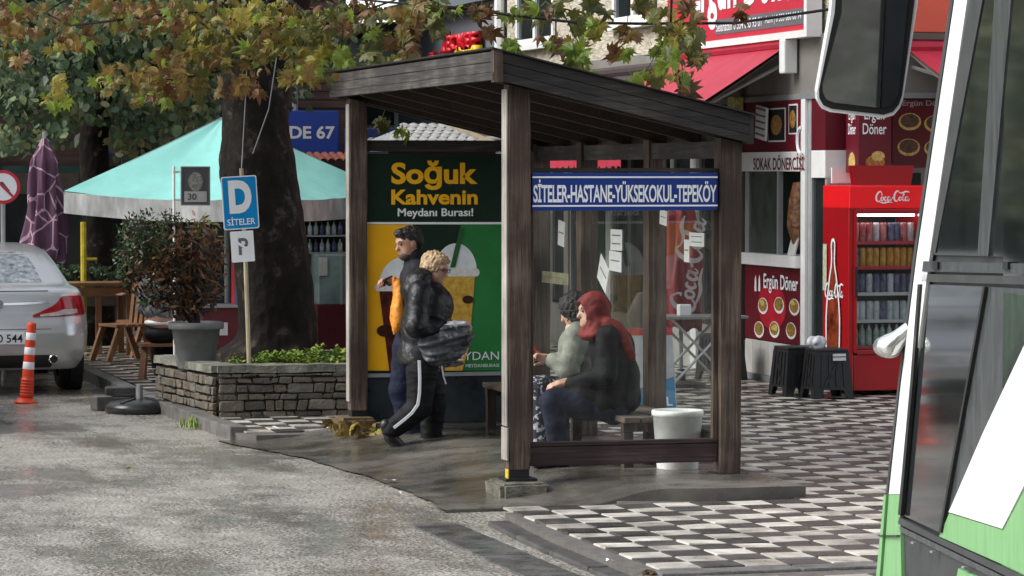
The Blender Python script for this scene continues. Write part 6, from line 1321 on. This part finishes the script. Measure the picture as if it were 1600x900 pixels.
# ------------------------------------------------------------------ people
def xf(fn,c,yaw,pitch=0,roll=0):
    """evaluate a local field (x forward, y left, z up) placed at c, turned by yaw and tipped forward by pitch"""
    m=np.array((Matrix.Rotation(yaw,3,'Z')@Matrix.Rotation(pitch,3,'Y')@Matrix.Rotation(roll,3,'X')).transposed())
    def f(X,Y,Z):
        x,y,z=X-c[0],Y-c[1],Z-c[2]
        return fn(m[0,0]*x+m[0,1]*y+m[0,2]*z,m[1,0]*x+m[1,1]*y+m[1,2]*z,m[2,0]*x+m[2,1]*y+m[2,2]*z)
    return f
def lpt(p,c,yaw,pitch=0): return Vector(c)+Matrix.Rotation(yaw,3,'Z')@Matrix.Rotation(pitch,3,'Y')@Vector(p)
def head_fn(s=1.0,old=0):
    e=lambda c,r:ellip([a*s for a in c],[a*s for a in r])
    base=union([e((-.012,0,.03),(.098,.076,.088)),(e((.018,0,-.02),(.074,.064,.098)),.03),(e((.038,0,-.080),(.046,.046,.040)),.03),
      (e((.022,.042,-.05),(.045,.022,.04)),.03),(e((.022,-.042,-.05),(.045,.022,.04)),.03),
      (cone((.086*s,0,.012*s),(.108*s,0,-.026*s),.009*s,.014*s),.016),(e((.076,0,.032),(.022,.05,.013)),.02),(e((.086,0,-.058),(.013,.024,.009)),.012),(e((.080,0,-.088),(.018,.022,.018)),.02),
      (e((-.008,.076,-.008),(.022,.011,.031)),.01),(e((-.008,-.076,-.008),(.022,.011,.031)),.01),
      (cone((-.02*s,0,-.08*s),(-.045*s,0,-.20*s),.055*s,.058*s),.03)],.03)
    s1=e((.098,.033,.012),(.020,.017,.010)); s2=e((.098,-.033,.012),(.020,.017,.010)); mo_=e((.104,0,-.060),(.012,.022,.003))
    def f(X,Y,Z):
        v=base(X,Y,Z)
        for c in (s1,s2,mo_): v=-smin(-v,c(X,Y,Z),.008)
        return v
    return f
def hand_fn(curl,side,spread=.0):
    """hand pointing along +x, palm facing -z; side = +1 thumb on +y"""
    P=[ellip((.045,0,0),(.05,.040,.017)),(cone((-.03,0,0),(.02,0,0),.024,.026),.02)]
    for k,(y,l) in enumerate(((.030,.072),(.010,.082),(-.010,.076),(-.029,.060))):
        y*=side; a=np.array((.082-.004*abs(k-1.3),y,0)); ang=0; seg=l/3
        for j in range(3):
            ang+=curl*(.7 if j==0 else 1.0); b_=a+np.array((math.cos(ang)*seg,spread*y*.3,-math.sin(ang)*seg)); P.append((cone(tuple(a),tuple(b_),.0095-.001*j,.0088-.001*j),.005)); a=b_
    a=np.array((.018,.034*side,-.004)); b_=np.array((.05,.058*side,-.018)); c=np.array((.078,.058*side,-.034)); P+=[(cone(tuple(a),tuple(b_),.013,.0105),.012),(cone(tuple(b_),tuple(c),.0105,.009),.005)]
    return union(P,.015)
def bnd(pts,pad):
    a=np.array([list(p) for p in pts]); return tuple(a.min(0)-pad),tuple(a.max(0)+pad)
def limb(pts,rad): return [(cone(tuple(a),tuple(b_),ra,rb_),.02) for a,b_,ra,rb_ in zip(pts,pts[1:],rad,rad[1:])]
m_skin=M('skin_fair',(.50,.29,.21),.5,var=.14,vs=14,spec=.4); m_skin2=M('skin_olive',(.40,.22,.15),.5,var=.14,vs=14,spec=.4)
def puffer(name,c,rough=.45,bump=.6,bs=14,**k): return M(name,c,rough,var=.35,vs=8,bump=bump,bs=bs,**k)
m_jk=puffer('black_jacket',(.007,.007,.008),.42,bump=1.0,bs=11,spec=.4); m_coat=puffer('black_coat',(.006,.006,.0075),.75,spec=.2); m_navy=puffer('navy_denim',(.011,.014,.030),.8,bs=20,spec=.2); m_trk=puffer('black_trousers',(.006,.006,.007),.7,spec=.25); m_shoe=M('black_shoe',(.012,.012,.012),.35,var=.3,vs=20)
m_blond=M('blond_hair',(.36,.22,.10),.5,var=.45,vs=38,bump=.8,bs=60,c2=(.58,.42,.24)); m_dkh=M('dark_hair',(.012,.010,.009),.45,var=.4,vs=40,bump=.8,bs=70)
m_scarf=M('red_scarf',(.13,.009,.008),.8,var=.35,vs=14,bump=.5,bs=22,c2=(.21,.022,.016)); m_sage=M('sage_coat',(.17,.18,.145),.8,var=.3,vs=10,bump=.5,bs=16)
def person(label,base): return thing('person',label,'person',base)
def eyes(t,c,yaw,pitch,s=1.0,brow=None,brown=False):
    for sy in (-1,1):
        q=MB(); q.smooth=True; bm=bmesh.new(); bmesh.ops.create_uvsphere(bm,u_segments=10,v_segments=8,radius=.0115*s); q.addbm(bm); q.build('eye',M('eye_dark',(.03,.02,.015),.2,var=0),t,loc=lpt((.080*s,.033*s*sy,.011*s),c,yaw,pitch))
        if brow: q=MB(); q.tube([lpt((.092*s,sy*.016*s,.030*s),c,yaw,pitch),lpt((.090*s,sy*.035*s,.037*s),c,yaw,pitch),lpt((.078*s,sy*.054*s,.031*s),c,yaw,pitch)],[.005,.006,.003],6); q.build('eyebrow',brow,t)
# ---- walking woman
YW=3.55; WB=Vector((PY(665,700,YW).x,YW,.125)); w1=person('person with short blond hair and glasses walking right, carrying a bundled dark bag',WB)
W=lambda u,v,dy=0:PY(u,v,YW+dy)-WB
hc=W(680,419); hy,hp=R(-36),R(18)
nearhand=W(716,507,-.17); farhand=W(710,508,.02)
core=[W(668,450),W(666,520),W(664,575),W(660,640,-.09),W(677,640,.09)]
P=[(xf(head_fn(.98),hc,hy,hp),*bnd([hc],.26),.0065)]
P.append((union(limb([W(668,450),W(665,520),W(664,572)],[.08,.11,.12])+limb([W(660,575,-.09),W(656,635,-.09),W(617,668,-.09)],[.08,.055,.035])+limb([W(668,575,.09),W(677,632,.09),W(673,685,.08)],[.08,.055,.035])+limb([W(657,458,-.17),W(652,512,-.22),W(700,513,-.18)],[.05,.04,.03])+limb([W(668,458,.17),W(674,510,.2),W(704,509,.05)],[.05,.04,.03]),.03),*bnd([W(600,440,-.3),W(730,700,.3)],.05),.016))
P.append((xf(hand_fn(.55,1),tuple(nearhand),R(5),R(10),R(60)),*bnd([nearhand],.16),.0045)); P.append((xf(hand_fn(.5,-1),tuple(farhand),R(-5),R(5),R(-50)),*bnd([farhand],.16),.0045))
implicit('body',P,m_skin,w1)
jk=union([ellip(W(671,478),(.195,.21,.19)),(ellip(W(664,520),(.195,.21,.20)),.08),(ellip(W(659,556),(.175,.20,.12)),.06),(cone(W(655,560),W(662,566),.17,.165),.05)]
  +limb([W(656,456,-.16),W(650,510,-.23),W(704,513,-.18)],[.095,.086,.060])+limb([W(668,457,.16),W(674,510,.22),W(703,509,.05)],[.085,.078,.056])
  +[(ellip(W(653,436),(.125,.155,.085),(R(-25),'Y')),.03),(ellip(W(668,447),(.11,.13,.055)),.03),(ellip(W(640,452),(.07,.12,.09)),.04)],.04)
cut=cone(W(678,432),W(682,405),.085,.11)
jz=float(W(660,570).z)
def jfn(X,Y,Z):
    v=folds(folds(jk,.007,20,2,(.9,.5,1.8)),.0025,60,5,(1,1,1.5))(X,Y,Z); v=np.maximum(v,-(cut(X,Y,Z))); return np.maximum(v,jz-Z+.012*np.sin(X*30))
implicit('jacket',[(jfn,*bnd([W(618,425,-.35),W(728,572,.33)],.04),.0105)],m_jk,w1)
tr=union(limb([W(661,556,-.08),W(660,578,-.09),W(655,636,-.09),W(634,655,-.09),W(612,671,-.09)],[.13,.125,.098,.088,.078])+limb([W(668,556,.08),W(669,578,.09),W(677,634,.09),W(673,688,.08)],[.13,.125,.098,.084]),.03)
implicit('trousers',[(folds(tr,.003,34,4,(.4,.4,2.6)),*bnd([W(600,545,-.24),W(692,694,.24)],.04),.0105)],m_trk,w1)
q=MB(); sp=[(655,563,.126),(656,590,.120),(655.5,615,.108),(653,632,.099),(644,645,.093),(632,655.5,.089),(616,668,.080)]
for (a,b_) in zip(sp,sp[1:]):
    pa=W(a[0],a[1],-.09-a[2]*.97-.006); pb=W(b_[0],b_[1],-.09-b_[2]*.97-.006); q.beam(pa,pb+(pb-pa)*.06,.006,.026,(0,1,0)) if False else q.beam(pa,pb+(pb-pa)*.05,.022,.008,(0,-1,0))
q.build('white_stripe',m_wht,w1)
def shoe(name,pts,rad,par,h=.0085): return implicit(name,[(union(limb(pts,rad),.03),*bnd(pts,.09),h)],m_shoe,par)
shoe('shoe',[W(603,664,-.09),W(611,683,-.09),W(622,696,-.09),W(629,701,-.09)],[.048,.050,.046,.032],w1)
shoe('shoe',[W(665,690,.08),W(680,692,.08),W(694,694,.08),W(705,696,.08)],[.052,.050,.046,.034],w1)
hair=union([ellip((-.022,0,.042),(.104,.089,.092)),(ellip((-.055,0,-.02),(.066,.078,.078)),.04),(ellip((.03,0,.082),(.066,.070,.038)),.03),(ellip((-.012,.070,.0),(.045,.022,.05)),.03),(ellip((-.012,-.070,.0),(.045,.022,.05)),.03)],.03)
facecut=ellip((.112,0,-.045),(.105,.10,.112))
implicit('hair',[(xf(folds(lambda X,Y,Z:np.maximum(hair(X,Y,Z),-facecut(X,Y,Z)),.006,120,6,(1,1,.6)),hc,hy,hp),*bnd([hc],.2),.0065)],m_blond,w1)
eyes(w1,hc,hy,hp,.98,m_blond)
gl=put('spectacles',None,w1)
bpy.data.objects.remove(gl); q=MB()
for sy in (-1,1): q.tube([lpt((.104,sy*.034+.024*math.cos(a),.010+.019*math.sin(a)),hc,hy,hp) for a in [2*math.pi*i/12 for i in range(13)]],.0028,5)
q.tube([lpt((.104,-.010,.014),hc,hy,hp),lpt((.106,.010,.014),hc,hy,hp)],.0028,5)
for sy in (-1,1): q.tube([lpt((.102,sy*.058,.014),hc,hy,hp),lpt((.0,sy*.084,.008),hc,hy,hp)],.0028,5)
q.build('spectacles',M('dark_frame',(.03,.015,.012),.3,var=0),w1)
BGO=W(694,538,-.20)+WB
bag=thing('bundled_bag','crumpled dark grey padded bag held against the walking woman','bag',BGO)
bf=union([ellip((0,0,0),(.195,.10,.17)),(ellip((.06,-.02,.05),(.14,.10,.12)),.05),(ellip((-.08,-.01,-.06),(.11,.09,.11)),.05)],.05)
implicit('body',[(folds(folds(bf,.020,20,12,(.8,.8,2.4)),.004,80,5),(-.28,-.2,-.25),(.28,.2,.25),.009)],M('grey_padding',(.035,.038,.046),.36,var=.5,vs=9,bump=.7,bs=24,c2=(.09,.095,.11)),bag)
implicit('light_flap',[(folds(ellip((.08,-.06,.155),(.085,.055,.026)),.010,60,8),(-.06,-.16,.09),(.22,.06,.22),.007)],M('pale_lining',(.38,.39,.41),.5,var=.3,vs=20),bag)
implicit('pocket_knot',[(folds(ellip((.135,-.085,.03),(.06,.05,.055)),.012,60,9),(.04,-.18,-.06),(.24,.02,.12),.007)],M('bag_black',(.012,.012,.014),.5,var=.3),bag)
q=MB(); q.tube([(-.04,-.09,-.16),(-.03,-.10,-.24),(-.01,-.10,-.30)],.006,6); q.build('strap',m_grey,bag)
# ---- walking man behind her
YM=4.2; MBs=Vector((PY(648,690,YM).x,YM,.125)); w2=person('person with dark hair in black jacket walking left, head bowed, holding an orange garment',MBs)
V=lambda u,v,dy=0:PY(u,v,YM+dy)-MBs
hc=V(638,380); hy,hp=R(180+14),R(14); lh=V(613,440,-.12)
P=[(xf(head_fn(1.02),hc,hy,hp),*bnd([hc],.27),.0065)]
P.append((union(limb([V(652,415),V(650,470),V(645,530)],[.08,.12,.12])+limb([V(640,535,-.09),V(627,610,-.09),V(646,680,-.09)],[.08,.055,.035])+limb([V(648,535,.09),V(656,612,.09),V(668,680,.09)],[.08,.055,.035])+limb([V(652,425,-.18),V(640,472,-.2),V(618,443,-.13)],[.05,.04,.03])+limb([V(655,425,.18),V(660,480,.2),V(640,500,.15)],[.05,.04,.03]),.03),*bnd([V(600,400,-.3),V(690,690,.3)],.05),.016))
P.append((xf(hand_fn(.75,-1),tuple(lh),R(185),R(-10),R(20)),*bnd([lh],.16),.0045)); rh=V(634,503,.15); P.append((xf(hand_fn(.5,1),tuple(rh),R(190),R(20),0),*bnd([rh],.16),.0045))
implicit('body',P,m_skin2,w2)
jk2=union([ellip(V(654,445),(.16,.21,.20)),(ellip(V(650,495),(.165,.20,.18)),.08),(ellip(V(648,515),(.165,.195,.09)),.05)]+limb([V(654,422,-.17),V(643,472,-.21),V(622,447,-.14)],[.085,.075,.052])+limb([V(656,422,.17),V(662,480,.21),V(642,500,.15)],[.085,.075,.052])+[(cone(V(652,418),V(646,400),.095,.078),.05)],.04)
mz=float(V(650,520).z)
m_jk2=puffer('dark_jacket_matt',(.014,.015,.020),.7,spec=.2)
implicit('jacket',[(lambda X,Y,Z:np.maximum(np.maximum(folds(jk2,.004,28,5,(.5,.5,2.4))(X,Y,Z),mz-Z),-xf(ellip((.05,0,-.04),(.075,.055,.09)),hc,hy,hp)(X,Y,Z)),*bnd([V(605,395,-.33),V(690,520,.33)],.04),.0105)],m_jk2,w2)
tr2=union(limb([V(646,520,-.07),V(638,545,-.09),V(626,612,-.09),V(646,685,-.09)],[.135,.125,.095,.082])+limb([V(650,520,.07),V(650,545,.09),V(656,612,.09),V(670,685,.09)],[.135,.125,.095,.085]),.03)
implicit('jeans',[(folds(tr2,.004,34,3,(.4,.4,2.6)),*bnd([V(598,505,-.26),V(692,692,.26)],.04),.011)],m_navy,w2)
q=MB(); q.smooth=True; c=V(647,517); q.tube([c+Vector((.155*math.cos(a),.19*math.sin(a),0)) for a in [2*math.pi*i/24 for i in range(25)]],.016,6); q.build('belt',m_pil,w2)
shoe('shoe',[V(652,687,-.09),V(640,688,-.09),V(630,689,-.09)],[.048,.046,.032],w2); shoe('shoe',[V(676,687,.09),V(664,688,.09),V(654,689,.09)],[.048,.046,.032],w2)
hair2=union([ellip((-.025,0,.045),(.108,.086,.092)),(ellip((-.06,0,-.01),(.065,.076,.075)),.04),(ellip((.045,0,.10),(.06,.065,.035)),.03)],.03); fc2=ellip((.115,0,-.035),(.10,.10,.105))
ear=lambda sy:ellip((-.008,.082*sy,-.015),(.03,.03,.036))
implicit('hair',[(xf(lambda X,Y,Z:np.maximum(np.maximum(np.maximum(folds(hair2,.005,90,3)(X,Y,Z),-fc2(X,Y,Z)),-ear(1)(X,Y,Z)),-ear(-1)(X,Y,Z)),hc,hy,hp),*bnd([hc],.2),.0065)],m_dkh,w2)
bd2=ellip((.045,0,-.085),(.054,.058,.045)); implicit('beard',[(xf(lambda X,Y,Z:np.maximum(bd2(X,Y,Z)-.004,-ellip((.10,0,-.052),(.03,.03,.014))(X,Y,Z)),hc,hy,hp),*bnd([hc],.2),.0065)],M('stubble',(.07,.045,.035),.7,var=.4,vs=50),w2)
eyes(w2,hc,hy,hp,1.02,m_dkh)
OGO=V(621,478,-.16)+MBs
implicit('orange_garment',[(folds(folds(union([ellip((0,0,0),(.045,.09,.20)),(ellip((-.005,-.01,-.10),(.055,.10,.12)),.05),(cone((-.01,0,.15),(-.03,.0,.22),.04,.025),.03)],.04),.008,34,3,(1,1,.6)),.003,90,8),(-.16,-.18,-.30),(.14,.16,.30),.009)],M('orange_cloth',(.62,.22,.015),.6,var=.25,vs=12,bump=.6,bs=30),None,loc=OGO,label='orange folded garment held by the man behind the blond walker',cat='garment')
q=MB(); q.tube([V(600,447,-.15)+MBs,V(603,436,-.16)+MBs,V(612,432,-.16)+MBs,V(620,440,-.15)+MBs,V(608,446,-.16)+MBs,V(602,440,-.15)+MBs],.010,6); q.build('strap_loop',m_black,None,label='dark looped strap dangling from the walking man\'s hand',cat='strap')
# ---- seated woman in the red headscarf
YS=.95; SBs=Vector((1.05,YS,.13)); s1_=person('person in rust red headscarf and black coat seated on bench with hands clasped',SBs)
S=lambda u,v,dy=0:PY(u,v,YS+dy)-SBs
hc=S(926,487); hy,hp=R(180),R(4)
kn=[S(862,628,-.10),S(866,628,.10)]; an=[Vector((kn[0].x+.05,kn[0].y,.08)),Vector((kn[1].x+.03,kn[1].y,.08))]
h1=S(880,601,-.05); h2=S(878,598,.05)
P=[(xf(head_fn(.98),hc,hy,hp),*bnd([hc],.27),.0065)]
P.append((union(limb([S(945,515),S(955,560),S(960,620)],[.08,.12,.13])+limb([S(955,630,-.09),kn[0],an[0]],[.09,.06,.035])+limb([S(955,630,.09),kn[1],an[1]],[.09,.06,.035])+limb([S(950,528,-.17),S(948,590,-.2),S(892,599,-.08)],[.05,.04,.03])+limb([S(950,528,.17),S(948,590,.2),S(892,597,.08)],[.05,.04,.03]),.03),*bnd([S(840,500,-.3),S(1000,720,.3),an[0]],.08),.016))
P.append((xf(hand_fn(.7,-1),tuple(h1),R(172),R(18),R(25)),*bnd([h1],.16),.0042)); P.append((xf(hand_fn(.6,1),tuple(h2),R(188),R(18),R(-25)),*bnd([h2],.16),.0042))
implicit('body',P,m_skin,s1_)
ct_=union([ellip(S(955,545),(.16,.20,.18)),(ellip(S(962,590),(.175,.21,.19)),.08),(ellip(S(962,620),(.185,.215,.13)),.06)]+limb([S(949,526,-.16),S(946,588,-.22),S(893,600,-.08)],[.088,.078,.055])+limb([S(949,526,.16),S(946,588,.22),S(893,597,.08)],[.088,.078,.055])+limb([S(950,625,-.09),S(905,622,-.10)],[.13,.10])+limb([S(950,625,.09),S(905,622,.10)],[.13,.10]),.05)
sz=float(S(940,648).z)
implicit('coat',[(lambda X,Y,Z:np.maximum(folds(ct_,.008,22,7,(1,.6,1.2))(X,Y,Z),sz-Z),*bnd([S(870,505,-.36),S(1005,655,.34)],.04),.0115)],m_coat,s1_)
sk=union(limb([S(955,634,-.08),S(905,630,-.1),kn[0],Vector((kn[0].x+.03,kn[0].y,.30)),an[0]],[.125,.115,.09,.085,.085])+limb([S(955,634,.08),S(905,630,.1),kn[1],Vector((kn[1].x+.02,kn[1].y,.30)),an[1]],[.125,.115,.09,.085,.085]),.035)
implicit('skirt',[(folds(sk,.011,26,9,(1,1,.35)),*bnd([S(840,605,-.32),S(975,650,.32),an[0]+Vector((0,0,-.03))],.09),.0125)],m_navy,s1_)
for k in (0,1): a=an[k]; shoe('shoe',[a+Vector((.02,0,-.03)),a+Vector((-.08,0,-.04)),a+Vector((-.16,0,-.048))],[.045,.042,.03],s1_)
sc=union([ellip((-.012,0,.02),(.122,.104,.128)),(ellip((-.03,0,-.09),(.105,.10,.08)),.05),(ellip((-.015,0,-.155),(.125,.145,.055)),.05)],.04); fcs=ellip((.10,0,-.015),(.074,.066,.092))
scw=xf(lambda X,Y,Z:np.maximum(folds(sc,.0045,40,11,(1,1,1))(X,Y,Z),-fcs(X,Y,Z)),hc,hy,hp)
tail=union(limb([S(950,505,-.10),S(966,518,-.14),S(979,545,-.16),S(986,556,-.15)],[.045,.058,.05,.028]),.03)
implicit('headscarf',[(union([scw,(folds(tail,.010,45,3),.03)],.02),*bnd([S(895,440,-.3),S(1000,562,.2)],.03),.008)],m_scarf,s1_)
eyes(s1_,hc,hy,hp,.98,m_dkh)
# ---- second seated person with a phone
YF=1.72; FB=Vector((1.0,YF,.13)); s2_=person('person in sage green coat and flowered skirt seated beyond, looking at a phone',FB)
T=lambda u,v,dy=0:PY(u,v,YF+dy)-FB
hc=T(897,486); hy,hp=R(180-25),R(26); kn=[T(838,606,-.1),T(842,606,.1)]; an=[Vector((kn[0].x+.02,kn[0].y,.08)),Vector((kn[1].x+.02,kn[1].y,.08))]; h1=T(856,561,-.10); h2=T(858,560,.08)
P=[(xf(head_fn(.98),hc,hy,hp),*bnd([hc],.27),.007)]
P.append((union(limb([T(900,515),T(915,560),T(925,615)],[.08,.12,.13])+limb([T(920,622,-.09),kn[0],an[0]],[.09,.06,.035])+limb([T(920,622,.09),kn[1],an[1]],[.09,.06,.035])+limb([T(905,525,-.17),T(890,578,-.2),T(862,563,-.12)],[.05,.04,.03])+limb([T(905,525,.17),T(895,578,.2),T(866,562,.1)],[.05,.04,.03]),.03),*bnd([T(820,500,-.3),T(960,700,.3),an[0]],.08),.017))
P.append((xf(hand_fn(.6,-1),tuple(h1),R(178),R(-14),R(40)),*bnd([h1],.16),.0045)); P.append((xf(hand_fn(.6,1),tuple(h2),R(182),R(-14),R(-30)),*bnd([h2],.16),.0045))
implicit('body',P,m_skin,s2_)
cs=union([ellip(T(905,545),(.155,.20,.18)),(ellip(T(918,590),(.175,.21,.18)),.08),(ellip(T(922,612),(.185,.215,.12)),.06)]+limb([T(903,522,-.16),T(888,578,-.22),T(862,563,-.12)],[.088,.078,.055])+limb([T(904,522,.16),T(893,578,.22),T(866,562,.1)],[.088,.078,.055]),.05)
implicit('coat',[(folds(cs,.005,28,15,(.7,.7,1.6)),*bnd([T(838,500,-.36),T(970,640,.34)],.04),.012)],m_sage,s2_)
def floral():
    m=M('flowered_cloth',(.02,.022,.035),.75,var=.2,vs=6); nt=m.node_tree; b=nt.nodes['Principled BSDF']; L=nt.links.new; src=b.inputs['Base Color'].links[0].from_socket
    tc=nt.nodes.new('ShaderNodeTexCoord'); n=nt.nodes.new('ShaderNodeTexNoise'); n.inputs['Scale'].default_value=34; n.inputs['Detail'].default_value=3; L(tc.outputs['Object'],n.inputs[0]); r=nt.nodes.new('ShaderNodeValToRGB'); r.color_ramp.elements[0].position=.56; r.color_ramp.elements[1].position=.60; L(n.outputs['Fac'],r.inputs[0])
    mx=nt.nodes.new('ShaderNodeMix'); mx.data_type='RGBA'; L(r.outputs[0],mx.inputs[0]); L(src,mx.inputs[6]); mx.inputs[7].default_value=(.45,.45,.48,1); L(mx.outputs[2],b.inputs['Base Color']); return m
sk=union(limb([T(920,622,-.08),T(870,615,-.1),kn[0],Vector((kn[0].x+.01,kn[0].y,.30)),an[0]],[.125,.11,.095,.10,.115])+limb([T(920,622,.08),T(870,615,.1),kn[1],Vector((kn[1].x+.01,kn[1].y,.30)),an[1]],[.125,.11,.095,.10,.115]),.04)
implicit('skirt',[(folds(sk,.010,26,19,(1,1,.35)),*bnd([T(815,590,-.32),T(940,640,.32),an[0]+Vector((0,0,-.03))],.09),.0125)],floral(),s2_)
for k in (0,1): a=an[k]; shoe('shoe',[a+Vector((.02,0,-.03)),a+Vector((-.08,0,-.04)),a+Vector((-.16,0,-.048))],[.045,.042,.03],s2_)
hr=union([ellip((-.02,0,.03),(.12,.11,.115)),(ellip((-.05,0,-.08),(.10,.12,.12)),.05),(ellip((-.03,-.07,-.14),(.07,.06,.10)),.05)],.04)
implicit('hair',[(xf(folds(lambda X,Y,Z:np.maximum(hr(X,Y,Z),-ellip((.12,0,-.03),(.075,.065,.10))(X,Y,Z)),.007,110,13),hc,hy,hp),*bnd([hc],.3),.008)],m_dkh,s2_)
eyes(s2_,hc,hy,hp,.98)
pho=T(842,551,-.06)+FB; q=MB(); q.bbox(-.006,.006,-.036,.036,-.07,.07,.004); q.build('phone',M('phone_red',(.35,.03,.03),.3,var=.1),None,loc=pho,rot=(0,R(-50),0),label='red mobile phone held by the person in the sage coat',cat='phone')
# ---- person sitting on the timber bench, mostly hidden by the shrub
YP=12.3; PB=Vector((-.38,YP,.06)); s3_=person('person in grey top and dark trousers sitting behind the potted shrub',PB)
Q=lambda u,v,dy=0:PY(u,v,YP+dy)-PB
hc=Q(250,400); P=[(xf(head_fn(1.0),hc,R(60),0),*bnd([hc],.27),.010)]
leg=[Vector((-.02,.35,.40)),Vector((.12,.35,.40))]
P.append((union(limb([Q(250,435),Q(250,500)],[.09,.13])+limb([Q(248,505,.05),leg[0],leg[0]+Vector((0,.03,-.36))],[.09,.06,.04])+limb([Q(252,505,.05),leg[1],leg[1]+Vector((0,.03,-.36))],[.09,.06,.04])+limb([Q(228,440,0),Q(224,480,.08),Q(235,495,.25)],[.05,.04,.03])+limb([Q(272,440,0),Q(276,480,.08),Q(265,495,.25)],[.05,.04,.03]),.03),*bnd([Q(215,420,-.2),Q(290,545,.5)],.1),.02))
implicit('body',P,m_skin2,s3_)
implicit('top',[(folds(union([ellip(Q(250,455),(.19,.14,.2)),(ellip(Q(250,485),(.18,.14,.12)),.06)]+limb([Q(230,442,0),Q(224,480,.08),Q(234,493,.22)],[.075,.065,.05])+limb([Q(270,442,0),Q(276,480,.08),Q(266,493,.22)],[.075,.065,.05]),.05),.008,26,4),*bnd([Q(212,425,-.25),Q(290,505,.4)],.05),.016)],M('grey_top',(.13,.145,.15),.8,var=.3,vs=12),s3_)
implicit('shirt_hem',[(ellip(Q(250,504),(.165,.13,.05)),*bnd([Q(250,504)],.2),.015)],m_white,s3_)
implicit('trousers',[(union([ellip(Q(250,522),(.17,.15,.09))]+limb([Q(242,520,.05),leg[0],leg[0]+Vector((0,.03,-.33))],[.10,.085,.07])+limb([Q(258,520,.05),leg[1],leg[1]+Vector((0,.03,-.33))],[.10,.085,.07]),.04),*bnd([Q(220,500,-.2),Q(285,560,.5)],.1),.017)],m_trk,s3_)
implicit('hair',[(xf(lambda X,Y,Z:np.maximum(hair2(X,Y,Z),-fc2(X,Y,Z)),hc,R(60),0),*bnd([hc],.2),.01)],m_dkh,s3_)
for k in (0,1): a=leg[k]+Vector((0,.03,-.35)); shoe('shoe',[a+Vector((0,-.02,.0)),a+Vector((0,.12,-.005))],[.045,.035],s3_,.012)
